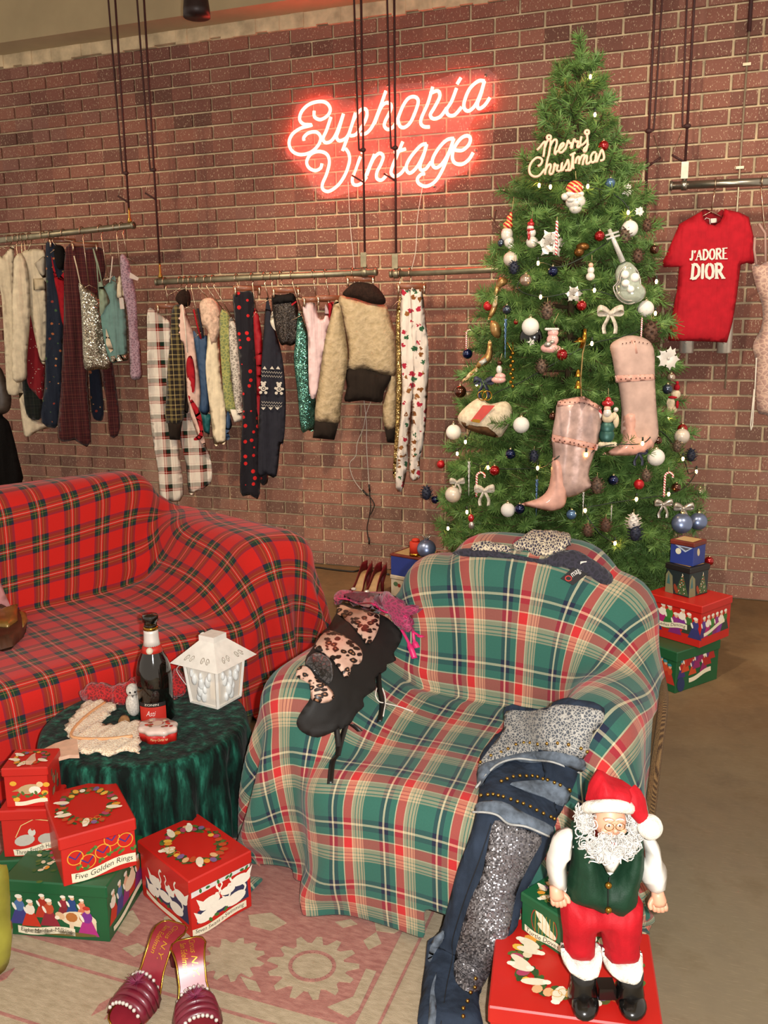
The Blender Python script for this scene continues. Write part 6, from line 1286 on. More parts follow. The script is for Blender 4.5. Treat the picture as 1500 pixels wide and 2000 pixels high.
def scroll(pr, c, w, h, txt, rot=0., sag=0., col='e6dcc0', ink='3a3428', wave=.25):
    ca, sa = math.cos(rot), math.sin(rot); f = lambda s: sag * (4 * s * s - 1) + h * wave * math.sin(s * 5.5)
    top = []; bot = []
    for s in np.linspace(-.5, .5, 13):
        for lst, o in ((top, .5), (bot, -.5)):
            x, y = s * w, f(s) + o * h; lst.append((c[0] + x * ca - y * sa, c[1] + x * sa + y * ca))
    pr.k += 1; wv = pr.w + .0008; pr.cc = lin(col); L = len(top); pr.add([pr.P.p3(u, v, wv) for u, v in bot + top], [(i, i + 1, L + i + 1, L + i) for i in range(L - 1)])
    if txt: text_on(pr, pr.P, txt, c, w * .9, h * .74, rot, wv + .0003, ink, .15, curve=f)
def person(pr, x, y, s, dress, top, hat='e8e0d0', skin='d8a888'):
    pr.poly([(x - s * .34, y), (x + s * .34, y), (x + s * .13, y + s * .52), (x - s * .13, y + s * .52)], dress); pr.ell((x, y + s * .62), s * .17, s * .2, top, 0, 10); pr.ell((x + s * .03, y + s * .84), s * .09, s * .1, skin, 0, 9); pr.ell((x, y + s * .92), s * .12, s * .07, hat, 0, 9); pr.ell((x - s * .16, y + s * .58), s * .05, s * .14, 'e8e0d0', .4, 8)
def swan(pr, x, y, s, flip=1):
    w = 'ece6d6'; pr.ell((x, y), s * .5, s * .26, w, .1 * flip, 16); pr.poly([(x - s * .2 * flip, y + s * .1), (x - s * .62 * flip, y + s * .42), (x - s * .48 * flip, y)], w)
    pr.line(spline([(x + s * .34 * flip, y + s * .05), (x + s * .5 * flip, y + s * .3), (x + s * .36 * flip, y + s * .55), (x + s * .44 * flip, y + s * .74)], 4), s * .09, w); pr.ell((x + s * .5 * flip, y + s * .75), s * .09, s * .055, w, -.4 * flip, 8); pr.ell((x + s * .6 * flip, y + s * .71), s * .04, s * .02, 'b8481c', 0, 6)
GRED = M('gift_red_paper', 'b81c14', .45, vary=.06, scale=8, coat=.15); GGRN = M('gift_green_paper', '14532f', .45, vary=.08, scale=8, coat=.15); GBLU = M('gift_blue_paper', '22357e', .5, vary=.08, scale=8); GDRK = M('gift_night_paper', '1c2a2c', .5, vary=.15, scale=12); LIDR = M('gift_brown_red_lid', '6a2418', .5, vary=.2, scale=20); LIDK = M('gift_black_lid', '171413', .5, vary=.1); GWHT = M('gift_white_paper', 'b8ac98', .6, vary=.1, scale=20)
# 1 eight maids
b = Box('gift_box', 'green gift box with milkmaids and a cow, front left on the rug', (0, -3.211), (.231, -3.161), (-.051, -3.022), .0095, .14, GGRN, GGRN); MILK = b
pr = Print(b.front); H = b.h; W = b.w
for x, y, s, d, tp_ in ((.03, .03, .075, '3a3a7a', '4a6a9a'), (.055, .026, .068, 'c03018', 'e8dcc8'), (.085, .05, .06, 'b0301c', 'a02818'), (.10, .03, .07, '8a2030', 'b84828'), (.135, .055, .055, '7a1c28', '8a2030'), (.155, .055, .058, '20407a', '20407a'), (.178, .055, .05, 'c86a4a', 'd87a5a')): person(pr, x, y, s, d, tp_)
pr.ell((.168, .052), .042, .019, 'e2cfae', -.08, 18); pr.ell((.152, .056), .014, .012, 'b06a30', 0, 10); pr.ell((.185, .058), .016, .013, 'b06a30', .3, 10); pr.ell((.125, .058), .012, .009, 'd8b088', -.5, 10); pr.ell((.118, .053), .006, .005, 'ecdcc4', 0, 8)
for x in (.145, .15, .197, .203): pr.poly([(x, .045), (x + .006, .045), (x + .005, .015), (x + .001, .015)], 'dcc4a4')
person(pr, .188, .012, .075, 'a82a7a', '7a2a8a', 'b83020'); pr.ell((.12, .014), .09, .006, '6a5a2a', 0, 14); scroll(pr, (.09, .018),   .135, .018, 'Eight Maids a-Milking', -.02)
pr.build('front_print', INK, b.body, smooth=False)
pr = Print(b.right)
for i, (d, tp_) in enumerate((('c03018', 'e8dcc8'), ('3a3a7a', '4a6a9a'), ('8a2a6a', 'e0a888'), ('b0301c', 'e2cfae'), ('7a2a6a', 'c84828'))): person(pr, .03 + i * .034, .035, .075, d, tp_)
pr.ell((.12, .07), .03, .018, 'e2cfae', 0, 12); scroll(pr, (.10, .024), .16, .012, '', .06, .004); pr.build('side_print', INK, b.body, smooth=False)
pr = Print(b.top); r_ = random.Random(4)
for i in range(60): pr.ell((.035 + r_.gauss(.03, .018), .10 + r_.gauss(0, .032)), .007, .005, r_.choice(['b8301c', 'd8902c', '3a5a24', 'd9c9a8', '4f6a2a', 'a83a5a']), r_.random() * 3, 8)
pr.build('lid_print', INK, b.lid, smooth=False)
# 2 five golden rings
zt = .0095 + .14; fl, fr, bl = onz(125, 1733, zt), onz(268, 1690, zt), onz(97, 1640, zt)
b = Box('gift_box', 'red gift box with five golden rings standing on the green milkmaid box', fl, fr, bl, zt + .0005, .118, GRED, GRED)
pr = Print(b.front); W, H = b.w, b.h
for i, (x, y) in enumerate(((.18, .52), (.34, .38), (.55, .50), (.68, .70), (.86, .60))):
    c = (x * W, y * H); pr.line([(c[0] - .014, c[1] + .008), (c[0], c[1] - .004), (c[0] + .014, c[1] + .012)], .0035, '3a2a7a'); pr.ring(c, .0165, .0165, .0022, 'd89a2c', 22)
for x, y in ((.42, .6), (.5, .32), (.2, .3), (.3, .25), (.62, .4), (.72, .45), (.78, .38), (.95, .38), (.36, .55)): pr.ell((x * W, y * H), .006, .0035, '3a6a28', x * 9, 8); pr.ell((x * W + .006, y * H + .003), .005, .003, '4f7a30', x * 5, 8)
scroll(pr, (.55 * W, .16 * H),   .88 * W, .022, 'Five Golden Rings', .02, .0); pr.build('front_print', INK, b.body, smooth=False)
pr = Print(b.top); wreath(pr, (b.w / 2, b.d / 2), b.w * .36, b.d * .36, 2, 24, .9); pr.build('lid_print', INK, b.lid, smooth=False)
# 3 seven swans
b = Box('gift_box', 'red gift box painted with white swans, nearest the armchair on the rug', (.203, -2.995), (.400, -3.093), (.262, -2.845), .0095, .146, GRED, GRED, .032)
def swans(pr, W, sgn):
    pr.poly([(.08 * W, .03), (.95 * W, .03), (.93 * W, .085), (.5 * W, .065), (.1 * W, .06)], '2c3050')
    for x, y, s, f in ((.3, .068, .055, 1), (.25, .04, .055, 1), (.48, .05, .05, 1), (.72, .045, .058, 1), (.82, .085, .055, -1), (.6, .075, .04, -1)): swan(pr, x * W, y, s, f)
    for x, y in ((.3, .025), (.4, .03), (.55, .032)): pr.ell((x * W, y), .007, .004, '3a6a28', x * 7, 8)
pr = Print(b.right); swans(pr, b.d, 1); scroll(pr, (.45 * b.d, .016),   .9 * b.d, .017, 'Seven Swans a-Swimming', .0, .004)
pr.poly([(.002, b.h - .046), (b.d - .002, b.h - .040), (b.d - .002, b.h - .0325), (.002, b.h - .0325)], 'd8d4d0')
for x in (.16, .28, .45, .6, .66, .85, .93): pr.ell((x * b.d, b.h - .038), .006, .0035, '2f6a2c', x * 11, 8)
pr.build('swan_print', INK, b.body, smooth=False); pr = Print(b.front); swans(pr, b.w, 1); scroll(pr, (.5 * b.w, .018), .8 * b.w, .011, '', -.05, .004); pr.build('side_print', INK, b.body, smooth=False)
pr = Print(b.top); wreath(pr, (b.w / 2, b.d / 2), b.w * .36, b.d * .36, 5, 26); pr.build('lid_print', INK, b.lid, smooth=False)
# 4 small stack at the left edge: green, three hens, partridge
zp = .355; p0, p1, p2 = onz(5, 1500, zp), onz(88, 1497, zp), onz(106, 1484, zp)
w_ = .098; u_ = (p1 - p0)[:2] / np.linalg.norm((p1 - p0)[:2]); d_ = np.array([-u_[1], u_[0]]); f0 = p0[:2]
b = Box('gift_box', 'small red gift box with a partridge, topmost of the left edge stack', f0, f0 + u_ * w_, f0 + d_ * .09, .255, .10, GRED, GRED, .022)
pr = Print(b.front); pr.ell((.055, .045), .026, .012, 'b89a70', .15, 14); pr.ell((.068, .042), .014, .010, 'e6dcc8', 0, 12); pr.ell((.08, .056), .008, .007, 'd8b888', 0, 10); pr.poly([(.032, .048), (.015, .04), (.03, .04)], 'a8804c')
for x, y in ((.02, .06), (.09, .035), (.025, .02), (.085, .02), (.095, .055)): pr.ell((x, y), .008, .006, 'd8a02c', 0, 10)
for x in range(8): pr.ell((.02 + x * .01, .027 + .004 * (x % 3)), .006, .0035, '4f6a2a', x, 8)
scroll(pr, (.058, .013), .075, .010, '', .06, 0); pr.build('front_print', INK, b.body, smooth=False); pr = Print(b.right); r_ = random.Random(8)
for i in range(12): pr.ell((.02 + .05 * r_.random(), .02 + .05 * r_.random()), .010, .004, r_.choice(['5a5a40', '8a7a5a', '3a3a2a']), 1.2, 8)
pr.build('side_print', INK, b.body, smooth=False); pr = Print(b.top); wreath(pr, (b.w / 2, b.d / 2), b.w * .36, b.d * .34, 6, 14, .7); pr.build('lid_print', INK, b.lid, smooth=False)
f1 = f0 - u_ * .012 - d_ * .012
b = Box('gift_box', 'red gift box with grey hens, middle of the left edge stack', f1, f1 + u_ * .115, f1 + d_ * .11, .135, .12, GRED, GRED, .026)
pr = Print(b.front); pr.ell((.05, .042), .024, .014, 'b8b4a8', .25, 14); pr.ell((.068, .062), .009, .010, 'c8c4b8', 0, 10); pr.ell((.07, .07), .004, .004, 'b03020', 0, 8); pr.ell((.10, .045), .02, .013, 'b0aca0', .2, 12); pr.ell((.118, .062), .008, .009, 'c8c4b8', 0, 10); pr.line([(.03, .05), (.045, .08), (.075, .095), (.11, .09)], .002, 'd8b878'); scroll(pr, (.075, .02), .105, .016, 'Three French Hens', .12, 0); pr.build('front_print', INK, b.body, smooth=False)
f2 = f1 - u_ * .012 - d_ * .010
b = Box('gift_box', 'green gift box at the bottom of the left edge stack', f2, f2 + u_ * .125, f2 + d_ * .12, .0095, .125, GGRN, GGRN, .028); pr = Print(b.front)
for x, y, c in ((.05, .05, 'c8b898'), (.06, .04, 'a86a4a'), (.10, .05, 'd8c8a8')): pr.ell((x, y), .014, .007, c, .3, 10)
pr.build('front_print', INK, b.body, smooth=False)
# 5 big red box under the doll
DZ = .150; FLb, BLb, BRb = onz(958, 1963, DZ), onz(1018, 1797, DZ), onz(1310, 1831, DZ)
ub = (BRb - BLb)[:2]; fr_ = FLb[:2] + ub
b = Box('gift_box', 'large red gift box carrying the bearded doll at the front right', FLb, fr_, BLb, 0., DZ, GRED, GRED, .035); BIG = b
pr = Print(b.top); wreath(pr, (b.w * .52, b.d * .52), b.w * .36, b.d * .36, 9, 40, 1.25)
for x, y, rt_ in ((.17, .48, -.7), (.22, .62, -.2), (.26, .28, .1)): pr.ell((x * b.w, y * b.d), .026, .009, 'e2d6bc', rt_, 14); pr.ell((x * b.w + .022 * math.cos(rt_), y * b.d + .022 * math.sin(rt_)), .008, .006, 'efe6d2', 0, 9)
pr.build('lid_print', INK, b.lid, smooth=False)
# 6 turtle doves on it
g0, g1 = onz(1018, 1816, DZ), onz(1097, 1869, DZ); uu_ = (g1 - g0)[:2]; gl = np.linalg.norm(uu_); uu_ /= gl; dd_ = np.array([-uu_[1], uu_[0]]); gh = hz(g0, 1742) - DZ
b = Box('gift_box', 'small green gift box with two caged doves behind the doll', g0[:2], g0[:2] + uu_ * .105, g0[:2] + dd_ * .095, DZ + .0005, gh, GGRN, GGRN, gh * .26, .003)
pr = Print(b.front); pr.ring((.058, .042), .032, .034, .002, 'a02c1c', 24); pr.ell((.055, .052), .022, .009, 'e6dcc4', -.6, 14); pr.ell((.065, .034), .024, .009, 'e0d4ba', -.2, 14); pr.poly([(.036, .068), (.044, .052), (.052, .056)], 'e6dcc4')
for i in range(6): pr.line([(.036 + i * .009, .018), (.036 + i * .009, .070)], .0011, 'c89a30')
scroll(pr, (.055, .014), .09, .014, 'Turtle Doves', 0., .002); pr.build('front_print', INK, b.body, smooth=False); pr = Print(b.top); wreath(pr, (b.w / 2, b.d / 2), b.w * .33, b.d * .33, 10, 14, .7); pr.build('lid_print', INK, b.lid, smooth=False)
# 7 right stack
G0, G1 = onz(1318, 1355), onz(1400, 1326); h1 = hz(G0, 1274); ud = (G1 - G0)[:2]; dl_ = np.linalg.norm(ud); ud /= dl_; uf = np.array([ud[1], -ud[0]])   # uf: along the front face to the right
b = Box('gift_box', 'green gift box with red coated figures at the bottom of the right stack', G0[:2] - uf * .20, G0[:2], G0[:2] - uf * .20 + ud * dl_, 0.0, h1, GGRN, GGRN, .04)
pr = Print(b.right); r_ = random.Random(12)
for i in range(9): person(pr, .02 + dl_ * .78 * (i + .5) / 9, .055 + .02 * (i % 3), .07, r_.choice(['a82018', '8a1c5a', 'c0441c', '3a2a6a']), r_.choice(['c03018', 'a82018', '5a2a6a']), r_.choice(['e8e0d0', 'b83020', '3a7a8a']))
pr.ell((.03, .03), .022, .03, '20305a', .3, 12); scroll(pr, (.14, .045), .13, .018, '', .12, 0); pr.build('side_print', INK, b.body, smooth=False)
pr = Print(b.front)
for i in range(3): person(pr, .17 - i * .02, .03 + i * .01, .08, 'b83020', 'c84828', '2a8a9a')
pr.build('front_print', INK, b.body, smooth=False)
z1 = h1 + .0005; R0, R1, RL = onz(1366, 1266, z1), onz(1413, 1243, z1), onz(1278, 1240, z1); h2 = hz(R0, 1184) - z1
uR = (R0 - RL)[:2]; uR /= np.linalg.norm(uR); dR = np.array([-uR[1], uR[0]]); wR = .235; dd2 = abs((R1 - R0)[:2] @ dR) + .02
b = Box('gift_box', 'red gift box with dancing ladies in the right stack', R0[:2] - uR * wR, R0[:2], R0[:2] - uR * wR + dR * dd2, z1, h2, GRED, GRED, .03)
pr = Print(b.front); cols = [('3a2a6a', '5a3a8a'), ('a81c6a', 'e8e0d0'), ('2c6a2c', '3a7a30'), ('7a1c6a', '8a2a7a'), ('7a2a8a', 'e8e0d0'), ('2c3a2c', '3a6a2c'), ('30306a', '3a3a7a')]
for i, (d, tp_) in enumerate(cols): person(pr, .045 + i * .028, .03 + .012 * ((i * 5) % 3), .085 if i != 2 else .10, d, tp_)
scroll(pr, (.115, .062), .13, .02, 'Ladies Dancing', .04, .002); pr.build('front_print', INK, b.body, smooth=False)
pr = Print(b.right)
for i, (d, tp_) in enumerate(cols[:6]): person(pr, .02 + i * dd2 / 7, .035, .085, d, tp_)
scroll(pr, (dd2 * .45, .06), dd2 * .7, .014, '', .18, .0); pr.build('side_print', INK, b.body, smooth=False)
z2 = z1 + h2 + .0005; K0, KL, KR = onz(1345, 1168, z2), onz(1299, 1155, z2), onz(1390, 1150, z2); h3 = hz(K0, 1110) - z2; uK = (K0 - KL)[:2]; wK = np.linalg.norm(uK); uK /= wK; dK = np.array([-uK[1], uK[0]])
b = Box('gift_box', 'dark gift box painted with lit trees in the right stack', KL[:2], K0[:2], KL[:2] + dK * wK * 1.05, z2, h3, GDRK, [LIDK][0], .022)
for P_, ww in ((b.front, b.w), (b.right, b.d)):
    pr = Print(P_); pr.poly([(.0, .0), (.35 * ww, .0), (.28 * ww, .6 * h3), (.1 * ww, .75 * h3), (.0, .6 * h3)], '7a7a5a'); pr.poly([(.05 * ww, .3 * h3), (.2 * ww, .3 * h3), (.12 * ww, .7 * h3)], '3a6a6a'); pr.poly([(.42 * ww, .04 * h3), (.98 * ww, .04 * h3), (.7 * ww, .78 * h3)], '3a5a34'); r_ = random.Random(2)
    for i in range(34):
        v = r_.random() ** 1.4; x = .7 + (r_.random() - .5) * .5 * (1 - v); pr.ell((x * ww, (.06 + .68 * v) * h3), .0022, .0022, r_.choice(['d8ccb0', 'b8a878', 'a83a28', 'e0d8c8']), 0, 6)
    pr.ell((.45 * ww, .2 * h3), .008, .02, '8a3a20', .4, 8); pr.build('scene_print', INK, b.body, smooth=False)
pr = Print(b.top); pr.poly([(.012, .012), (b.w - .012, .012), (b.w - .012, b.d - .012), (.012, b.d - .012)], 'b08a50'); pr.build('lid_print', INK, b.lid, smooth=False)
z3 = z2 + h3 + .001; J0, JL, JR = onz(1353, 1107, z3), onz(1308, 1098, z3), onz(1371, 1090, z3); h4 = hz(J0, 1061) - z3; uJ = (J0 - JL)[:2]; wJ = np.linalg.norm(uJ); uJ /= wJ; dJ = np.array([-uJ[1], uJ[0]])
b = Box('gift_box', 'small blue gift box with a moon, topmost of the right stack', JL[:2], J0[:2], JL[:2] + dJ * wJ * .95, z3, h4, GBLU, LIDR, .018, .003)
pr = Print(b.front); pr.ell((.35 * b.w, .55 * b.h), .012, .012, 'd8d8c0', 0, 14); pr.poly([(.2 * b.w, .8 * b.h), (.95 * b.w, .78 * b.h), (.65 * b.w, .55 * b.h)], 'a8b8d0'); pr.poly([(.4 * b.w, .76 * b.h), (.85 * b.w, .74 * b.h), (.66 * b.w, .62 * b.h)], '4a4a5a'); pr.build('front_print', INK, b.body, smooth=False)
pr = Print(b.right); pr.ell((.4 * b.d, .55 * b.h), .010, .016, 'c8b898', .3, 12); pr.build('side_print', INK, b.body, smooth=False); pr = Print(b.top); pr.poly([(.01, .01), (b.w - .01, .01), (b.w - .01, b.d - .01), (.01, b.d - .01)], 'c0a068'); pr.build('lid_print', INK, b.lid, smooth=False)
# 8 boxes behind the armchair
B0 = onz(764, 1172); hA = hz(B0, 1122); uB = np.array([.96, -.28]); dB = np.array([.28, .96])
b = Box('gift_box', 'pale patterned gift box on the floor behind the armchair', B0[:2], B0[:2] + uB * .21, B0[:2] + dB * .2, 0., hA, GWHT, GWHT, .02); pr = Print(b.front); pr.ell((.03, hA - .045), .015, .012, '4a6a4a', 0, 10); pr.ell((.05, hA - .05), .01, .01, '8a2a20', 0, 10); pr.build('front_print', INK, b.body, smooth=False)
B1 = np.array([B0[0], B0[1], hA]); hB = hz(B1, 1081) - hA
b = Box('gift_box', 'blue gift box with red rimmed lid behind the armchair', B1[:2], B1[:2] + uB * .19, B1[:2] + dB * .17, hA + .0005, hB, GBLU, LIDR, .012, .003); BB = b
pr = Print(b.front); pr.ell((.135, .035), .022, .025, 'd8ccb0', 0, 14); pr.ell((.135, .04), .006, .014, '6a3a28', .3, 10); pr.build('front_print', INK, b.body, smooth=False); pr = Print(b.top); pr.poly([(.012, .012), (b.w - .012, .012), (b.w - .012, b.d - .012), (.012, b.d - .012)], 'b89868'); pr.build('lid_print', INK, b.lid, smooth=False)
zq = hA + hB + .0005; c = onz(812, 1085, zq)
t = thing('drum_ornament', 'small red drum ornament with gold base on the blue box', 'ornament', tuple(c)); s = pxm(c)
MB().lathe([(12 * s, 5 * s), (12 * s, 27 * s), (11 * s, 28 * s), (0, 28 * s)], c, 18).build('body', M('red_felt', 'c03018', .7, vary=.08), t); MB().lathe([(0, 0), (12.5 * s, 0), (12.5 * s, 6 * s), (0, 6 * s)], c, 18, wob=lambda a, z: 1 + .04 * math.sin(18 * a)).build('gold_base', GOLDM, t); MB().ball(c + (0, 0, 31 * s), (8 * s, 8 * s, 4 * s)).build('top_knob', M('red_felt', ''), t)
c = onz(833, 1090, zq); s = pxm(c); t = thing('glitter_ball', 'blue glitter ball with silver topper on the box behind the armchair', 'ornament', tuple(c)); MB().ball(c + (0, 0, 19 * s), 18.5 * s, 20, 12).build('ball', GLBLUE, t)
for k in range(6): a = k * 1.05; MB().tube([c + (0, 0, 36 * s), c + np.array([math.cos(a) * 9 * s, math.sin(a) * 9 * s, 46 * s])], [2.5 * s, 1 * s], 5).build('tinsel_spike', SILVER, t)

# ================================================================== things on the velvet table
TT = TZ + .003
def at_t(px, py, z=TT): return onz(px, py, z)
c = at_t(306, 1402); hb = hz(c, 1200) - TT; t = thing('champagne_bottle', 'dark glass sparkling wine bottle with white foil neck and red label', 'bottle', tuple(c)); k = hb
BG = M('dark_bottle_glass', '0c0806', .06, vary=0, coat=.5, spec=.6); rB = 34.5 * pxm(c)
prof = [(.0, 0), (.9, 0), (1., .012), (1., .40), (.96, .48), (.80, .58), (.58, .66), (.44, .73), (.38, .80), (.36, .90)]
MB().lathe([(r * rB, z * k) for r, z in prof] + [(.36 * rB, .91 * k)], c, 28).build('glass', BG, t)
MB().lathe([(.47 * rB, .715 * k), (.42 * rB, .76 * k), (.40 * rB, .83 * k), (.40 * rB, .865 * k)], c, 24).build('foil', M('white_foil', 'd8d0c8', .4, .2, vary=.05), t)
MB().lathe([(.62 * rB, .655 * k), (.48 * rB, .715 * k)], c, 24).build('neck_band', M('red_label', 'b8281c', .5, vary=.03), t)
MB().lathe([(.41 * rB, .86 * k), (.42 * rB, .885 * k), (.38 * rB, .89 * k)], c, 20).build('foil_edge', GOLDM, t); MB().lathe([(.36 * rB, .89 * k), (.36 * rB, .93 * k), (.44 * rB, .94 * k), (.45 * rB, .985 * k), (.40 * rB, k), (.0, k)], c, 20).build('mouth', BG, t)
fa = math.atan2(CAM[1] - c[1], CAM[0] - c[0])
def cyl_patch(a0, a1, z0, z1, r, n=14): 
    mb = MB(); vs = []; 
    for z in (z0, z1):
        for q in np.linspace(a0, a1, n): vs.append((c[0] + r * math.cos(q), c[1] + r * math.sin(q), c[2] + z))
    return mb.add(vs, [(i, i + 1, n + i + 1, n + i) for i in range(n - 1)])
LBL = cyl_patch(fa - 1.0, fa + .55, .03 * k, .175 * k, rB * 1.008).build('label', M('red_label', ''), t); cyl_patch(fa - 1.0, fa + .55, .178 * k, .215 * k, rB * 1.006).build('black_label_strip', M('black_label', '161210', .6, vary=0), t)
def cyl_text(txt, am, z, wa, h_, col, nm, sh=0., r=1.012):
    vs, fs = textmesh(txt, sh, .0, 1.); e = np.ptp(vs, 0); mb = MB(); mb.cc = lin(col)
    mb.add([(c[0] + r * rB * math.cos(am + x / e[0] * wa), c[1] + r * rB * math.sin(am + x / e[0] * wa), c[2] + z + y / e[1] * h_) for x, y in vs], fs); mb.build(nm, INK, LBL, smooth=False)
cyl_text('ZONIN', fa - .25, .197 * k, .8, .020 * k, 'd8d0c0', 'label_text'); cyl_text('Asti', fa - .3, .115 * k, .55, .05 * k, 'e8d8d0', 'label_script', .4)
mb = MB(); cc_ = np.array([c[0] + .56 * rB * math.cos(fa - .25), c[1] + .56 * rB * math.sin(fa - .25), c[2] + .685 * k]); mb.ball(cc_, (.0095, .0095, .0095), 12, 8); mb.build('neck_medallion', M('medallion_cream', 'd8c8b0', .5, vary=.1), t)
# lantern
F_, L0, R_ = at_t(425.6, 1386), at_t(368, 1371), at_t(469, 1362); u1 = (F_ - L0)[:2]; u2 = (R_ - F_)[:2]; wL = (np.linalg.norm(u1) + np.linalg.norm(u2)) / 2; u1 /= np.linalg.norm(u1); u2 = np.array([-u1[1], u1[0]])
cen = F_[:2] - u1 * wL / 2 + u2 * wL / 2; rzL = math.atan2(u1[1], u1[0]); hb1 = hz(F_, 1303) - TT
t = thing('lantern', 'white painted metal lantern with angel panels and flared roof', 'lantern', (cen[0], cen[1], TT), rzL); LW = M('white_painted_metal', 'e8e2d8', .45, vary=.06, scale=40); ANG = M('white_glazed_angel', 'e4e4e0', .3, vary=.1, coat=.4, scale=60)
def corner(sx, sy, half, z): return np.array([cen[0] + u1[0] * sx * half + u2[0] * sy * half, cen[1] + u1[1] * sx * half + u2[1] * sy * half, TT + z])
hB_, hT_ = wL / 2, wL / 2 * 1.22
def frust(h0, z0, h1_, z1): 
    vs = [corner(sx, sy, h0, z0) for sx, sy in ((-1, -1), (1, -1), (1, 1), (-1, 1))] + [corner(sx, sy, h1_, z1) for sx, sy in ((-1, -1), (1, -1), (1, 1), (-1, 1))]
    return MB().add(vs, [(3, 2, 1, 0), (4, 5, 6, 7)] + [(i, (i + 1) % 4, (i + 1) % 4 + 4, i + 4) for i in range(4)])
frust(hB_, 0, hB_ * 1.01, .006).build('base', LW, t, smooth=False); frust(hT_, hb1, hT_, hb1 + .006).build('top_plate', LW, t, smooth=False)
for sx, sy in ((-1, -1), (1, -1), (1, 1), (-1, 1)): MB().tube([corner(sx, sy, hB_ * .95, .003), corner(sx, sy, hT_ * .95, hb1)], .0055, 4).build('corner_post', LW, t, smooth=False)
eav = hT_ * 1.38; ze = hb1 - .002; zr = hz(np.array([cen[0], cen[1], 0]), 1248) - TT; cap = hB_ * .52
ROOF = frust(eav, ze, cap, zr).build('roof', LW, t, smooth=False); frust(cap * 1.02, zr, cap * 1.02, zr + .016).build('chimney_cap', LW, t, smooth=False)
GLS = NT('lantern_glass'); GLS.b.inputs['Base Color'].default_value = lin('e6ded2'); GLS.b.inputs['Roughness'].default_value = .2; GLS.b.inputs['Alpha'].default_value = .96; GLS = GLS.m
CAN = M('lantern_candle_glow', 'ffe0b0', .5, vary=0, emit='ffc880', estr=1.5)
for dx, dy in ((0, -1), (1, 0), (0, 1), (-1, 0)):
    def pt_(s, z, o=0.):
        f = z / hb1; half = (hB_ * (1 - f) + hT_ * f) * .93 + o; return corner(dx + (s if dx == 0 else 0), dy + (s if dy == 0 else 0), half, z) if True else None
    pane_ = MB().add([pt_(-.9, .006), pt_(.9, .006), pt_(.9, hb1 - .004), pt_(-.9, hb1 - .004)], [(0, 1, 2, 3)]); pane = pane_.build('pane', GLS, t, smooth=False)
    a = MB()
    for s, z, r in ((0, .55, .016), (-.1, .38, .018), (.1, .25, .016), (0, .72, .010), (-.42, .62, .015), (.42, .62, .015), (-.55, .75, .011), (.55, .75, .011), (.2, .42, .012), (-.28, .2, .012)): 
        p = pt_(s, z * hb1, .003); a.ball(p, (r * .6, r * .6, r * 1.2), 8, 6)
    a.build('angel_relief', ANG, pane)
    a = MB()
    for sg in (-1, 1):
        for s0, rr in ((.35, .010), (.68, .008)):
            pc = lambda q, rr_: None
            mid = lambda s, f: corner(dx + (s if dx == 0 else 0), dy + (s if dy == 0 else 0), eav * (1 - f) + cap * f, ze + (zr - ze) * f) + np.array([0, 0, .0015])
            a.tube([mid(sg * s0 * .8 + .10 * (1 - q / 9) * math.cos(q), .28 + .16 * (1 - q / 9) * math.sin(q)) for q in np.linspace(0, 7.5, 18)], .0009, 4)
    a.build('scrollwork', M('scroll_wire', 'a89c8c', .4, .4, vary=0), ROOF)
MB().lathe([(0, .006), (.014, .006), (.014, .05), (.0, .052)], (cen[0], cen[1], TT), 12).build('candle', CAN, t)
hp = [corner(-1.0, -.1, cap, zr + .008) + np.array([-.012 * math.sin(q), -.004, .008 * math.cos(q)]) for q in np.linspace(0, 3.1, 8)]; MB().tube(hp, .0018, 5).build('handle', LW, t)
MB().tube(spline([corner(-1, -1, hT_, hb1 * .95), corner(-1.35, -1, hT_, hb1 * .75), corner(-1.2, -1, hB_, hb1 * .4)], 6), .0012, 5).build('wire_catch', LW, t)
# white bird, cork, tin, lace collar, red lace, chocolate
c = at_t(262, 1398); s = pxm(c); t = thing('bird_figurine', 'fluffy white toy owl chick beside the wine bottle', 'figurine', tuple(c)); FLU = cloth('white_down', 'd8d0c4', .95, .4, .15, 200, 1., 500)
MB().ball(c + (0, 0, 24 * s), (15 * s, 14 * s, 24 * s)).build('body', FLU, t); MB().ball(c + (0, 0, 54 * s), (12 * s, 12 * s, 13 * s)).build('head', FLU, t)
vd = (CAM - c); vd[2] = 0; vd /= np.linalg.norm(vd); sd_ = np.array([-vd[1], vd[0], 0])
for e in (-1, 1): MB().ball(c + vd * 10.5 * s + sd_ * e * 4.5 * s + np.array([0, 0, 53 * s]), 2.2 * s, 8, 6).build('eye', M('black_bead', '0a0808', .15, vary=0), t)
MB().lathe([(2.5 * s, 0), (0.01 * s, 5 * s)], c + vd * 11 * s + np.array([0, 0, 47 * s]), 8, T=Matrix.Rotation(pi, 4, 'X')).build('beak', M('grey_beak', '4a4440', .4, vary=0), t)
c = at_t(244, 1414); s = pxm(c); MB().tube([c + (0, 0, 10 * s), c + (0, 0, 10 * s) + np.array([.3, -.5, .0]) * 20 * s], [9.5 * s, 11 * s], 14).build('cork', M('cork', '8a6038', .9, vary=.25, scale=120), world='base', label='champagne cork lying beside the white owl chick', cat='cork')
c = at_t(310, 1440); s = pxm(c); u3 = np.array([RC[0][0], RC[0][1], 0]); u3 /= np.linalg.norm(u3); a0 = math.atan2(u3[1], u3[0]) + .28
t = thing('tin_box', 'scalloped red tin with glossy painted lid on the velvet table', 'tin', tuple(c), a0); sc_ = lambda a, z: 1 + .06 * math.cos(8 * a)
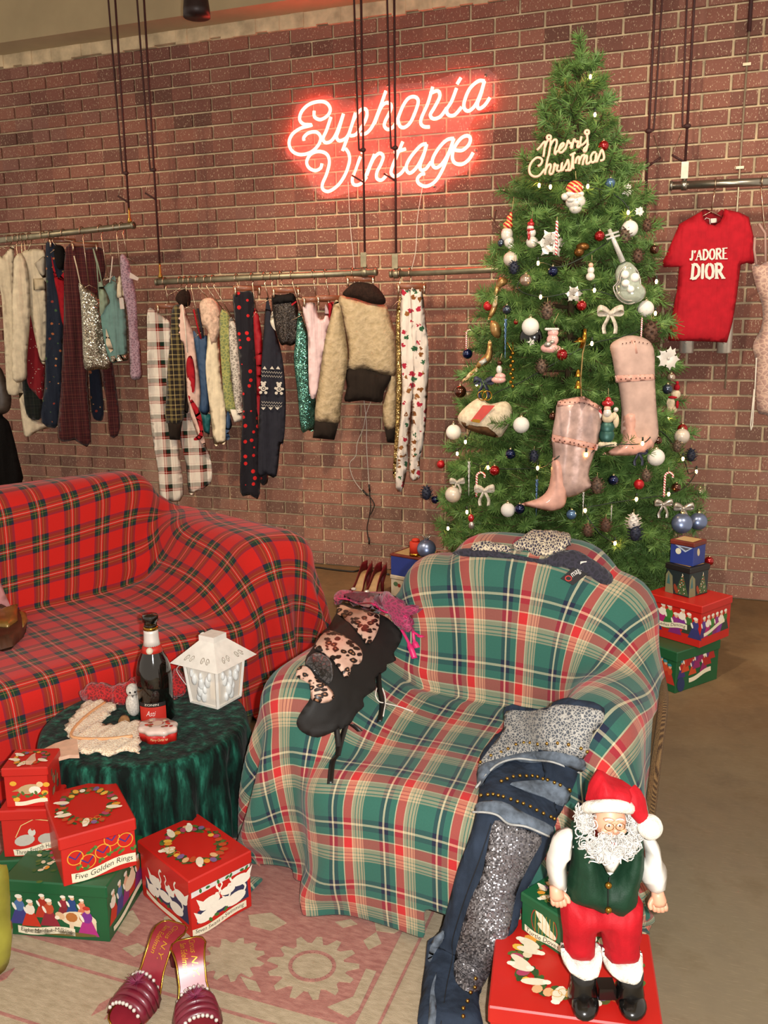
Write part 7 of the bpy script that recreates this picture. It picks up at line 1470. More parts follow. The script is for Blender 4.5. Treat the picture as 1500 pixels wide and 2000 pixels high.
MB().lathe([(0, 0), (38 * s, 0), (38 * s, 20 * s), (0, 20 * s)], c, 48, wob=sc_, ax=(1, .78)).build('body', GRED, t); MB().lathe([(39.5 * s, 17 * s), (40 * s, 24 * s), (37 * s, 27 * s), (0.01, 28 * s)], c, 48, wob=sc_, ax=(1, .78)).build('lid', M('tin_lid_cream', 'd8c0b4', .2, vary=.1, coat=.6), t)
Pt = Plane(c + (0, 0, 28 * s), (math.cos(a0), math.sin(a0), 0), (-math.sin(a0), math.cos(a0), 0)); pr = Print(Pt, .0008); r_ = random.Random(3)
for i in range(22): pr.ell((r_.gauss(.6 if i % 2 else -.6, .22) * 24 * s, r_.gauss(0, .35) * 22 * s), 4.5 * s, 3.5 * s, r_.choice(['a82018', 'c8402c', '8a5a3a', 'e0c8a8']), r_.random() * 3, 8)
pr.ell((0, 2 * s), 9 * s, 11 * s, 'd8b8a4', 0, 14); pr.build('lid_print', INK, t, smooth=False)
txt, fs = textmesh('Merry Christmas', .3); e = np.ptp(txt, 0); mb = MB(); mb.cc = lin('e0c890'); mb.add([(lambda q: (c[0] + 39.8 * s * math.cos(q), c[1] + 39.8 * s * .79 * math.sin(q), c[2] + 9 * s + y / e[1] * 7 * s))(a0 - pi / 2 - a0 + a0 + x / e[0] * .9 - .1) for x, y in txt], fs); mb.build('rim_text', INK, t, smooth=False)
ZT = lambda p: [(100 + x / 3.75, 1180 + y / 3.75) for x, y in p]
TP = Plane((TC[0], TC[1], TT), (1, 0, 0), (0, 1, 0))
LACE = lace('cream_lace', 'f0e0c4', 'd8b898', 150, .8, .3)
t = thing('lace_collar', 'cream lace garment with scalloped edge spread on the velvet table', 'lace garment', tuple(at_t(190, 1440)))
def edge_scallop(poly, amp, n):
    P_ = [np.array(q) for q in spline(poly, 6, True)]; out = []
    for i, q in enumerate(P_):
        d = P_[(i + 1) % len(P_)] - P_[i - 1]; d /= np.linalg.norm(d) + 1e-9; out.append(tuple(q + np.array([d[1], -d[0]]) * amp * math.sin(i * n)))
    return out
pl = TP.uvs(ZT([(240,745),(300,725),(420,740),(490,760),(440,820),(390,870),(385,905),(480,900),(660,880),(662,960),(652,1060),(640,1112),(540,1105),(420,1140),(330,1112),(240,1122),(190,1102),(130,1000),(100,930),(140,870),(180,820)]))
mb = MB(); softmesh(mb, TP, edge_scallop(pl, .0035, 1.7), .012, .006, .012, folds(.004, .03, 3), 1, .010); mb.build('lace_panel', LACE, t)
mb = MB(); mb.tube(spline([TP.p3(*TP.uv(*q), .017) for q in ZT([(400,760),(300,830),(190,930),(150,1010),(250,1030),(420,1030),(600,1010)])], 5), .004, 6); mb.build('satin_edging', M('peach_satin', 'd8a070', .4, vary=.05), t)
NYL = M('nude_nylon', 'd8b094', .6, vary=.08); mb = MB()
Pm = Plane(onz(90, 1470, .358), (1, 0, 0), (0, 1, 0)); tail = [(150,1445),(130,1448),(108,1455),(85,1468),(62,1478),(50,1490),(75,1492),(105,1486),(135,1478),(155,1478)]
zz = [.012 if x > 100 else .012 + (100 - x) / 50 * .055 for x, y in tail]
pts3 = [onz(x, y, TT + z_) for (x, y), z_ in zip(tail, zz)]; n_ = len(pts3); ctr = sum(pts3) / n_
vs = [p + (0, 0, .005) for p in pts3] + [p - (0, 0, .004) for p in pts3]; mb.add(vs, [tuple(range(n_))[::-1], tuple(range(n_, 2 * n_))] + [(i, (i + 1) % n_, (i + 1) % n_ + n_, i + n_) for i in range(n_)]); mb.build('nylon_tail', NYL, t, smooth=False)
RL = lace('red_lace', 'c0181a', '7e0c10', 120, .8, .3)
def stand_soft(name, label, cat, px, base, mat, th=.02, lean=.6, A=.01, lam=.04, e=.03):
    B_ = np.asarray(base); P = Plane(B_, (RC[0][0], RC[0][1], 0), (-RC[2][0] * -lean, -RC[2][1] * -lean, 1)); mb = MB(); pl = [tuple(q) for q in spline(P.uvs(px), 3, True)]
    softmesh(mb, P, pl, .014, th, e, folds(A, lam, 5), 2); return mb.build(name, mat, world='base', label=label, cat=cat)
stand_soft('red_lace_scarf', 'crumpled red lace cloth behind the cream lace on the table', 'scarf', ZT([(200,650),(230,610),(300,575),(380,578),(470,585),(560,565),(640,535),(650,640),(620,720),(560,745),(480,740),(400,725),(300,722),(235,705)]), at_t(205, 1376), RL, .022, 1.2)
stand_soft('red_lace_cloth', 'red lace cloth peeking between wine bottle and lantern', 'cloth', ZT([(890,500),(940,470),(975,540),(990,640),(960,665),(920,690),(900,720),(880,640)]), at_t(345, 1366), RL, .014, .8)
c = at_t(240, 1422); t_ = MB(); t_.ball(c + (0, 0, .006), (.018, .012, .007)); t_.build('wrapped_sweet', GRED, world='base', label='small red wrapped sweet beside the cork', cat='sweet')

# ================================================================== soft things laid on the throws
def S(pts, k=3): return [tuple(q) for q in spline(pts, k, True)]
ZL = lambda p: [(560 + x / 5, 1140 + y / 5) for x, y in p]
t_leo = NT('leopard_satin'); v = t_leo.n('TexVoronoi', feature='F1'); mpn = t_leo.n('Mapping'); mpn.inputs['Scale'].default_value = (1, 1.5, 1); t_leo.l(t_leo.uv(), mpn.inputs[0]); wv = t_leo.n('VectorMath', operation='ADD'); t_leo.l(mpn.outputs[0], wv.inputs[0])
nz = t_leo.n('TexNoise'); nz.inputs['Scale'].default_value = 60; t_leo.l(t_leo.uv(), nz.inputs['Vector']); scn = t_leo.n('VectorMath', operation='SCALE'); t_leo.l(nz.outputs['Color'], scn.inputs[0]); scn.inputs['Scale'].default_value = .012; t_leo.l(scn.outputs[0], wv.inputs[1]); t_leo.l(wv.outputs[0], v.inputs['Vector']); v.inputs['Scale'].default_value = 66
t_leo.col(t_leo.ramp(v.outputs['Distance'], [(0, lin('a87858')), (.14, lin('9a6a4a')), (.20, lin('1c1210')), (.44, lin('221614')), (.50, lin('d0a894')), (1, lin('dcb8a6'))])); t_leo.b.inputs['Roughness'].default_value = .4; LEO = t_leo.m
CHIF = M('black_chiffon', '14100e', .7, vary=.2, scale=12, bump=.3); LACB = lace('black_shiny_lace', '0c0a0a', '3c3838', 120, .3, .2)
t = thing('leopard_camisole', 'black chiffon and leopard print camisole lying on the armchair arm', 'camisole', tuple(lay_pt(660, 1330, 0)))
base_px = S(ZL([(490,290),(520,210),(640,240),(900,310),(1000,360),(1130,490),(1090,610),(1030,690),(1050,760),(960,800),(950,860),(850,930),(850,1040),(730,1130),(735,1210),(660,1280),(600,1380),(480,1440),(300,1495),(160,1440),(100,1350),(140,1250),(230,1110),(215,1000),(180,780),(260,650),(340,480),(400,420)]))
fr_ = lambda u, v: 0.
_b = lay(MB(), base_px, 8, .008, 10, .008, 1, 12); _b.build('chiffon_layer', CHIF, t); CB = bvh_of([_b], [G, G2])
for i, pl in enumerate(([(480,290),(530,210),(640,250),(880,300),(905,350),(880,480),(800,600),(720,520),(620,400),(540,330)], [(270,640),(380,480),(500,490),(620,560),(725,660),(715,780),(640,800),(590,920),(530,880),(450,760),(360,690)], [(95,860),(150,810),(230,840),(290,930),(400,1010),(460,1100),(400,1160),(300,1160),(240,1120),(230,990),(110,930)])):
    lay(MB(), S(ZL(pl)), 7, .005, 8, .004, i + 3, 2, bvh=CB).build('leopard_panel', LEO, t)
lay(MB(), S(ZL([(190,770),(290,680),(430,760),(450,900),(400,980),(300,900),(240,830)])), 7, .004, 8, .003, 9, 2, bvh=CB).build('lace_insert', LACB, t)
SAT = M('black_satin_ribbon', '14100f', .35, vary=.1)
for pts in ([(870,890),(880,1040),(910,1200),(890,1370)], [(470,1400),(490,1650),(450,1780),(440,1970)], [(560,1380),(510,1560),(480,1700)], [(610,1380),(660,1420),(700,1455)]):
    q = spline(lay_path(ZL(pts), .010), 5); MB().ribbon(q, .014, (RC[0][0], RC[0][1], .15), .0015).build('ribbon_tie', SAT, t)
MB().tube(spline(lay_path(ZL([(850,1040),(838,1110),(870,1170),(930,1190),(1080,1230),(1220,1285)]), .012), 4), .0018, 5).build('tag_string', TAGM, t); MB().tube(spline(lay_path(ZL([(900,1045),(930,1130),(930,1200),(920,1330)]), .014), 4), .0018, 5).build('tag_string', TAGM, t)
PNK = lace('pink_mesh', 'a82858', '7c2444', 130, .6, .3); PSAT = M('hot_pink_satin', 'd02868', .3, vary=.1)
t = thing('pink_lingerie', 'hot pink mesh lingerie with ribbon ties at the armchair back corner', 'lingerie', tuple(lay_pt(720, 1200, 0)))
lay(MB(), S(ZL([(460,200),(480,140),(560,110),(700,130),(900,130),(1100,150),(1220,190),(1340,220),(1340,260),(1250,310),(1270,420),(1230,480),(1180,470),(1100,420),(1050,330),(980,290),(860,300),(700,260),(560,200),(500,230)])), 7, .012, 12, .028, 4, 5).build('mesh_body', PNK, t)
lay(MB(), S(ZL([(560,180),(700,160),(900,180),(1000,230),(1020,290),(860,275),(700,250),(600,210)])), 7, .004, 6, .042, 6, 5).build('dark_inner_panel', lace('maroon_mesh', '5a0c28', '4a0a20', 130, .7, .2), t)
MB().tube(spline(lay_path(ZL([(500,215),(600,225),(700,262),(860,302),(980,292),(1050,330),(1080,300),(1120,330),(1200,300),(1250,310)]), .036), 4), .003, 5).build('frilled_edge', PSAT, t)
for pts in ([(1150,460),(1200,590),(1240,740)], [(1255,470),(1270,560),(1290,625)], [(1260,480),(1310,500),(1350,520)]): MB().ribbon(spline(lay_path(ZL(pts), .018), 5), [.008] * 6 + [.016] * 5, (RC[0][0], RC[0][1], .2), .002).build('ribbon_tie', PSAT, t)
# lace top over the chair back
t = thing('crochet_blouse', 'navy and cream crochet lace top over the armchair back with black tag', 'top', tuple(lay_pt(1060, 1090, 0))); NLACE = lace('navy_lace', '2a2634', '1a1824', 110, .8, .2); CRL = lace('cream_crochet', 'd0bfa2', '3a3442', 190, .85, .1)
lay(MB(), S([(895,1079),(925,1074),(1000,1084),(1060,1094),(1085,1084),(1120,1078),(1150,1092),(1186,1118),(1194,1138),(1180,1144),(1150,1127),(1110,1112),(1075,1106),(1000,1092),(900,1087)]), 6, .008, 6, .010, 2, 3).build('navy_body', NLACE, t)
lay(MB(), S([(1003,1074),(1025,1057),(1045,1042),(1065,1036),(1095,1038),(1108,1042),(1115,1060),(1112,1074),(1080,1090),(1060,1091),(1030,1082)]), 6, .008, 6, .018, 3, 3).build('crochet_panel', CRL, t)
lay(MB(), S([(925,1072),(945,1064),(965,1066),(1000,1076),(985,1084),(955,1080),(930,1081)]), 6, .006, 5, .016, 3, 3).build('crochet_panel', CRL, t)
cT = lay_pt(1121, 1124, .02); PT = Plane(cT, (RC[0][0], RC[0][1], 0), (0, .55, .83)); sc = pxm(cT); uvp = lambda x, y: PT.uv(x, y)
MB().prism([uvp(*q) for q in ((1095,1130), (1124,1104), (1149,1120), (1119,1143))], PT, 0, .0012).build('black_tag', M('black_card', '100c0c', .5, vary=0), t, smooth=False)
pr = Print(PT, .0016); text_on(pr, PT, 'mage', uvp(1127, 1119), 26 * sc, 12 * sc, .62, .0022, 'e0d8d0', .2); pr.ring(uvp(1110, 1130), 6 * sc, 5 * sc, 2 * sc, 'b8281c', 14); pr.build('tag_print', INK, t, smooth=False)
MB().prism([uvp(*q) for q in ((1133,1098), (1145,1097), (1144,1112), (1132,1109))], PT, .004, .005).build('white_label', TAGM, t, smooth=False)
# jeans
ZJ = lambda p: [(800 + x / 3.124, 1360 + y / 3.124) for x, y in p]
DEN = cloth('dark_denim', '26303f', .85, .1, .25, 18, .4, 500); DENL = M('light_denim', '5c6672', .85, vary=.3, scale=60, bump=.4); CRK = lace('crackle_denim', 'b0aca4', '50545a', 170, .8, .1); SEQJ = sequin('dark_sequin_mesh', '3a383c', '8e8a8c', 360, .3, .5); FRAY = M('frayed_white', 'a8a8a4', .9, vary=.2)
t = thing('denim_jeans', 'dark patchwork jeans with sequins and brass studs draped down the armchair', 'jeans', tuple(lay_pt(930, 1640, 0)))
jb = S(ZJ([(590,90),(760,85),(900,50),(1000,45),(1090,62),(1185,100),(1165,180),(1110,240),(1060,400),(1000,560),(930,680),(870,780),(830,850),(780,980),(690,1160),(640,1300),(590,1500),(520,1650),(450,1780),(420,1900),(415,2080),(75,2080),(70,1860),(90,1700),(125,1500),(200,1420),(250,1250),(310,1030),(360,900),(400,780),(425,600),(430,400),(520,280),(575,220)]))
jf = None
_b = lay(MB(), jb, 11, .022, 22, .014, 1, 70); _b.build('denim_body', DEN, t); JB = bvh_of([_b], [G, G2])
def jpanel(nm, pl, mat, off, th=.006, hpx=9, e=8): lay(MB(), S(ZJ(pl)), hpx, th, e, .003 if off < .036 else .006, 5, 0, bvh=JB).build(nm, mat, t)
jpanel('crackle_waist', [(592,95),(750,90),(900,55),(1090,70),(1180,104),(1160,180),(1110,240),(1060,380),(900,340),(720,350),(560,390),(432,440),(445,390),(520,282),(575,212)], CRK, .032)
jpanel('denim_frill', [(430,440),(560,390),(720,350),(900,335),(1065,385),(1050,455),(900,395),(760,410),(640,405),(520,450),(430,570)], DENL, .037)
jpanel('denim_triangle', [(610,545),(730,520),(890,520),(985,590),(930,670),(820,620)], DENL, .034, .004)
jpanel('denim_frill', [(410,715),(430,655),(560,650),(700,720),(860,800),(830,855),(700,800),(600,780),(540,735),(470,715)], DENL, .037)
jpanel('sequin_panel', [(520,760),(620,790),(800,855),(740,1000),(650,1200),(600,1450),(500,1650),(430,1790),(330,1800),(270,1700),(300,1500),(380,1230),(440,1100),(480,900)], SEQJ, .033, .004)
jpanel('denim_frill', [(205,1425),(215,1480),(160,1560),(130,1620),(118,1600),(140,1500)], DENL, .034); jpanel('denim_frill', [(165,1690),(150,1800),(165,1900),(150,2060),(115,2060),(120,1900),(130,1790)], DENL, .034)
for pts in ([(430,570),(520,450),(640,405),(760,410),(900,395),(1050,455)], [(410,715),(470,718),(540,738),(600,782),(700,802),(830,857)]): MB().tube(spline(lay_path(ZJ(pts), .010, JB), 5), .0025, 5).build('frayed_hem', FRAY, t)
MB().tube(spline(lay_path(ZJ([(500,780),(430,1000),(350,1230),(270,1480),(265,1600),(225,1780),(195,2000)]), .005, JB), 5), .0013, 4).build('seam', M('seam_thread', '0c0e14', .8, vary=0), t)
rows = [[(452,414),(500,382),(547,358),(600,340),(652,316),(705,303),(748,297),(806,290),(858,286),(919,285),(980,294),(1030,305),(1068,328)], [(563,540),(594,527),(632,513),(671,506),(706,507),(742,507),(778,510),(819,512),(858,510),(897,516),(932,530),(962,552),(985,572)], [(446,621),(480,618),(512,617),(540,623),(573,629),(613,644),(652,656),(685,669),(726,686),(760,703),(800,722),(840,742),(874,760)], [(390,1740),(378,1785),(368,1830),(352,1880),(332,1925),(322,1970)]]
for rw in rows:
    for q in rw: MB().ball(lay_pt(*ZJ([q])[0], .009, JB), .0042, 7, 5).build('stud', BSTUD, t)
# bags and paper on the sofa, satin at the left edge
t = thing('gold_bag', 'crumpled brown and gold leather bag on the sofa at the left edge', 'bag', tuple(lay_pt(20, 1262, 0)))
BRN = M('brown_leather', '4a2c1c', .5, vary=.3, scale=20); GLB = M('gold_leather_bag', '9a7838', .35, .4, vary=.3, scale=16, coat=.2)
for nm, pl, mat, th, off in (('bag_body', [(-30,1188),(0,1180),(20,1192),(40,1203),(54,1222),(47,1250),(28,1268),(-30,1284)], BRN, .030, .010), ('gold_flap', [(-30,1204),(4,1212),(36,1202),(37,1236),(18,1250),(-6,1247),(-30,1238)], GLB, .010, .044), ('handle', [(38,1210),(52,1212),(56,1228),(46,1243),(38,1236)], GLB, .010, .030)):
    mb = MB(); lay(mb, pl, 5, th, 9, off, 2, 6); mb.build(nm, mat, t)
mb = MB(); Pp = Plane(lay_pt(8, 1195, .02), (RC[0][0], RC[0][1], 0), (-.1, .35, .94)); softmesh(mb, Pp, Pp.uvs([(-40,1125),(0,1134),(12,1165),(27,1198),(0,1205),(-40,1200)]), .02, .003, .01, None, 1); mb.build('pink_paper', M('pink_tissue', 'b87a78', .7, vary=.08), world='base', label='pink tissue paper corner on the sofa at the left edge', cat='paper')
Py = Plane(onz(0, 1905, .012), (RC[0][0], RC[0][1], 0), (0, .1, 1)); mb = MB(); softmesh(mb, Py, [tuple(q) for q in spline(Py.uvs([(-60,1700),(0,1692),(14,1720),(20,1800),(22,1850),(10,1895),(-20,1905),(-60,1905)]), 3, True)], .018, .035, .04, folds(.012, .05, 8), 3); mb.build('satin_dress', M('yellow_satin', '8f8a34', .35, vary=.25, scale=10, coat=.2), world='base', label='yellow green satin garment at the lower left picture edge', cat='garment')

# ================================================================== shoes
def shoe(name, label, toe, heel, hh, wid, parts):
    toe, heel = np.array(toe, float), np.array(heel, float); T = (toe - heel); T[2] = 0; L = np.linalg.norm(T); T /= L; Sd = np.array([-T[1], T[0], 0]); z0 = toe[2]; b0 = np.array([heel[0], heel[1], z0])
    t = thing(name, label, 'shoe', tuple((b0 + np.array([toe[0], toe[1], z0])) / 2), math.atan2(T[1], T[0]))
    zf = lambda s: hh * (1 - sstep((s - .18) / .5)) + .006
    wf = lambda s: wid * float(np.interp(s, [0, .04, .12, .3, .45, .68, .85, .95, 1.], parts.get('w', [.28, .5, .62, .52, .55, .92, .8, .5, .18])))
    def pt(s, x, dz=0.): return b0 + T * L * s + Sd * x * wf(s) / 2 + np.array([0, 0, zf(s) + dz])
    ss = np.linspace(0, 1, 26); 
    mb = MB(); vs = []
    for s in ss: vs += [pt(s, -1), pt(s, 1), pt(s, 1, -.005), pt(s, -1, -.005)]
    mb.add(vs, [(i * 4 + k, i * 4 + (k + 1) % 4, i * 4 + 4 + (k + 1) % 4, i * 4 + 4 + k) for i in range(25) for k in range(4)] + [(0, 1, 2, 3), (103, 102, 101, 100)]); mb.build('insole', parts['insole'], t, auto=40)
    hp = b0 + T * L * .06; MB().tube([hp + np.array([0, 0, hh]), hp + np.array([0, 0, hh * .5]) + T * .006, hp + T * .004], [wid * .26, wid * .12, wid * .10], 10).build('heel', parts['heel'], t)
    MB().tube([pt(s, x) for s, x in [(s, -1) for s in ss[::-1]] + [(s, 1) for s in ss]], .0022, 5).build('welt', parts.get('welt', parts['heel']), t)
    return t, pt, L, T, Sd, wf
BUR = M('burgundy_satin', '6a1428', .35, vary=.15, scale=30, coat=.2); BURI = M('burgundy_insole', '8a2430', .3, vary=.08, coat=.4); STON = M('rhinestone', 'd8d0c8', .08, .4, vary=0, coat=1.); GINK = 'd8a030'
def mule(label, toe, heel):
    t, pt, L, T, Sd, wf = shoe('mule_sandal', label, toe, heel, .085, .088, dict(insole=BURI, heel=BUR, welt=GOLDM, w=[.45, .7, .80, .62, .60, .95, .95, .75, .4]))
    for k, (s0, s1) in enumerate(((.60, .68), (.67, .75), (.74, .82), (.81, .90))):    # pleated straps over the forefoot
        mb = MB(); vs = []; n = 13
        for s in (s0, (s0 + s1) / 2, s1):
            for q in np.linspace(-1, 1, n): vs.append(pt(s, q * 1.04, .042 * math.sqrt(max(0, 1 - q * q)) * (1.06 - .3 * k / 4) + (.004 if s == (s0 + s1) / 2 else 0)))
        mb.add(vs, [(a * n + i, a * n + i + 1, a * n + n + i + 1, a * n + n + i) for a in range(2) for i in range(n - 1)]); o = mb.build('pleat', BUR, t); m = o.modifiers.new('thickness', 'SOLIDIFY'); m.thickness = .004
    for s in (.59, .91):
        for q in np.linspace(-.9, .9, 9): MB().ball(pt(s, q, .044 * math.sqrt(1 - q * q) * (1 if s < .7 else .75) + .004), .0042, 7, 5).build('rhinestone', STON, t)
    mb = MB(); c = pt(.70, 0, .05); r = random.Random(3)
    for i in range(60): 
        a = r.uniform(0, 6.28); e = np.array([math.cos(a), math.sin(a), 0]) * r.uniform(.010, .024) + np.array([0, 0, r.uniform(.002, .014)]); mb.tube([c, c + e], [.0012, .0005], 3, caps=False)
    mb.build('tassel_rosette', M('burgundy_fringe', '7e2848', .6, vary=.2), t, kind='stuff')
    for s, txt, x, wd in ((.20, 'Circus N.Y.', .30, .066), (.20, 'Sam Edelman', -.36, .056)):
        vs, fs = textmesh(txt, .3); e = np.ptp(vs, 0); mb = MB(); mb.cc = lin(GINK)
        out = []
        for a, b_ in vs: q = .22 + (a / e[0]) * wd / L; out.append(pt(q, 0, .0012) + Sd * ((x * .02) * 1.4 + b_ / e[1] * .012))
        mb.add(out, fs); mb.build('gold_script', attrmat('gold_ink', .3, 0, .6), t, smooth=False)
    return t
mule('burgundy satin heeled mule on the rug, right one of the pair', onz(392, 2035, .012), onz(366, 1846, .088)[:2].tolist() + [.012]); mule('burgundy satin heeled mule on the rug, left one of the pair', onz(232, 2010, .012), onz(346, 1814, .088)[:2].tolist() + [.012])
TAN = M('tan_insole', 'a8865c', .5, vary=.12); DRED = M('dark_red_suede', '6e1218', .6, vary=.1)
def pump(label, toe, heel):
    t, pt, L, T, Sd, wf = shoe('court_shoe', label, toe, heel, .095, .082, dict(insole=TAN, heel=DRED))
    prof = lambda s: float(np.interp(s, [0, .1, .3, .55, .68, .8, 1.], [.052, .048, .030, .022, .034, .040, .012]))
    for e in (-1, 1):
        mb = MB(); vs = []; ss = np.linspace(0, 1, 22)
        for s in ss: vs += [pt(s, e * 1.02, -.003), pt(s, e * 1.06, prof(s) * .6), pt(s, e * (1.0 if s < .66 else max(.0, 1 - (s - .66) / .08)), prof(s))]
        mb.add(vs, [(i * 3 + k, i * 3 + 3 + k, i * 3 + 4 + k, i * 3 + 1 + k) for i in range(21) for k in range(2)]); o = mb.build('upper_side', DRED, t); m = o.modifiers.new('thickness', 'SOLIDIFY'); m.thickness = .002
    mb = MB().box((0, 0, 0), (.012, .028, .05)); 
    MB().tube([pt(.0, -.9, .0), pt(-.012, 0, .03), pt(.0, .9, 0)], .006, 6).build('counter', DRED, t); MB().ball(pt(.70, 0, .045), (.014, .014, .008)).build('bow_jewel', STON, t)
pump('dark red pointed court shoe behind the armchair, left one', onz(677, 1178, .008), onz(722, 1118, .095)[:2].tolist() + [.008]); pump('dark red pointed court shoe behind the armchair, right one', onz(702, 1184, .008), onz(750, 1121, .095)[:2].tolist() + [.008])

# ================================================================== bearded doll
fc_ = onz(1181, 1958, DZ + .001); DP = Plane(fc_, (RC[0][0], RC[0][1], 0), (0, 0, 1)); doll = thing('bearded_doll', 'standing white bearded doll in red cap, green vest and red trousers', 'doll', tuple(fc_), FACE)
sp = pxm(fc_ + np.array([0, 0, .2])); ZS = lambda p: [(950 + x / 3.75, 1500 + y / 3.75) for x, y in p]
def dpt(x, y, w=0.): return DP.at(x, y, w)
def dsoft(nm, px, mat, th, e, off=0., A=0., lam=.04, sub=None, h=.010):
    mb = MB(); Q = DP.shift(off + th * .4); softmesh(mb, Q, [tuple(q) for q in spline(Q.uvs(ZS(px)), 3, True)], h, th, e, folds(A, lam, len(nm)) if A else None, 3, -th * .4); return mb.build(nm, mat, doll)
VELG = cloth('green_velveteen', '12301f', .6, .6, .15, 30); VELR = cloth('red_velveteen', 'a8101c', .65, .5, .12, 30); SATW = M('white_satin', 'd8d2c8', .35, vary=.06, scale=20, coat=.15); DSK = M('doll_skin', 'd49a7c', .45, vary=.05); BOOT = M('black_vinyl_boot', '0e0c0b', .22, vary=0, coat=.4); WFUR = cloth('white_plush', 'dcd6ca', .95, .5, .12, 90, 1., 260); CURL = M('white_doll_hair', 'cfcac2', .6, vary=.2, scale=80)
dsoft('trousers', [(570,960),(850,990),(1140,985),(1165,1180),(1145,1300),(1120,1430),(900,1440),(870,1330),(830,1210),(815,1330),(800,1420),(600,1400),(575,1250)], VELR, .042, .045)
for nm, px in (('left', [(560,1330),(640,1400),(740,1430),(845,1350),(860,1440),(800,1530),(680,1540),(580,1480)]), ('right', [(870,1370),(960,1440),(1060,1450),(1150,1390),(1165,1480),(1120,1560),(1000,1570),(890,1510)])): dsoft('fur_cuff', px, WFUR, .045, .03, .004, .003, .012)
for x0, x1, yt, yb in ((592, 808, 1480, 1765), (930, 1150, 1540, 1800)):
    cx_ = (x0 + x1) / 2; wpx = (x1 - x0) / 2 / 3.75; px_, pb = 950 + cx_ / 3.75, 1500 + yb / 3.75; c = onz(px_, pb - 8, DZ + .001); s = pxm(c); hh = (yb - yt) / 3.75 * s
    c = np.array([*(fc_[:2] + (DP.U * (DP.uv(px_, pb)[0]))[:2]), DZ + .001])
    mb = MB(); mb.lathe([(0, 0), (wpx * s * .9, 0), (wpx * s, .006), (wpx * s * .98, hh * .35), (wpx * s * .86, hh * .6), (wpx * s * .84, hh * 1.05)], c, 20, ax=(1, .95)); f_ = c - DP.N * -.022
    mb.ball(f_ + np.array([0, 0, hh * .2]), (wpx * s * .92, .034, hh * .24), 16, 10); mb.build('boot', BOOT, doll)
MB().box(tuple(dpt(1183, 1931, -.005)), (.03, .03, .022), FACE).build('stand_link', BOOT, doll, smooth=False)
dsoft('shirt_front', [(820,620),(1010,620),(990,700),(910,800),(850,690)], SATW, .012, .02, .046)
dsoft('vest', [(640,480),(760,470),(820,600),(850,690),(910,800),(990,660),(1060,520),(1160,520),(1185,740),(1150,860),(1130,1000),(1060,1070),(970,1115),(890,1070),(860,1092),(760,1050),(640,1010),(592,960),(620,840),(645,700)], VELG, .055, .06)
for y in (860, 1040): MB().ball(dpt(*ZS([(895, y)])[0], .057), .0058, 10, 7).build('button', GOLDM, doll)
MB().tube([dpt(*ZS([q])[0], .0555) for q in ((905,800), (892,900), (890,1070))], .0012, 4).build('vest_seam', M('seam_dark', '081810', .8, vary=0), doll)
dsoft('sleeve', [(640,480),(560,500),(490,580),(450,720),(470,850),(490,900),(545,905),(590,960),(605,860),(600,740),(640,640)], SATW, .036, .035, .006, .004, .03)
dsoft('sleeve', [(1170,515),(1240,540),(1290,620),(1310,720),(1345,790),(1330,930),(1270,920),(1220,950),(1140,830),(1150,740),(1185,700)], SATW, .036, .035, .004, .004, .03)
def hand(wx, wy, tx, ty, thumb, curl):
    """palm with five separate bent fingers"""
    mb = MB(); a = dpt(wx, wy, .012); b = dpt(tx, ty, .018); d = b - a; L = np.linalg.norm(d); d /= L; sd = DP.U * thumb; nrm = DP.N
    mb.tube([a - d * .008, a, a + d * L * .35, a + d * L * .6], [.010, .0115, .0135, .0115], 10)
    for k, (o, ln_) in enumerate(((-.0095, .62), (-.0035, .72), (.003, .70), (.009, .55))):
        p0 = a + d * L * .52 + sd * -o; p1 = p0 + d * L * ln_ * .5 + nrm * .003; p2 = p1 + d * L * ln_ * .32 - nrm * curl * .012; p3 = p2 + d * L * ln_ * .12 - nrm * curl * .012; mb.tube(spline([p0, p1, p2, p3], 3), [.0045] * 9 + [.0032], 7)
    p0 = a + d * L * .2 + sd * .009; mb.tube(spline([p0, p0 + sd * .008 + d * L * .28 + nrm * .004, p0 + sd * .007 + d * L * .55 + nrm * .006], 3), [.005, .005, .0048, .0045, .0042, .004, .003], 7)
    mb.build('hand', DSK, doll)
hand(1086, 1738, 1092, 1768, 1, .6); hand(1285, 1748, 1290, 1780, -1, 1.4)
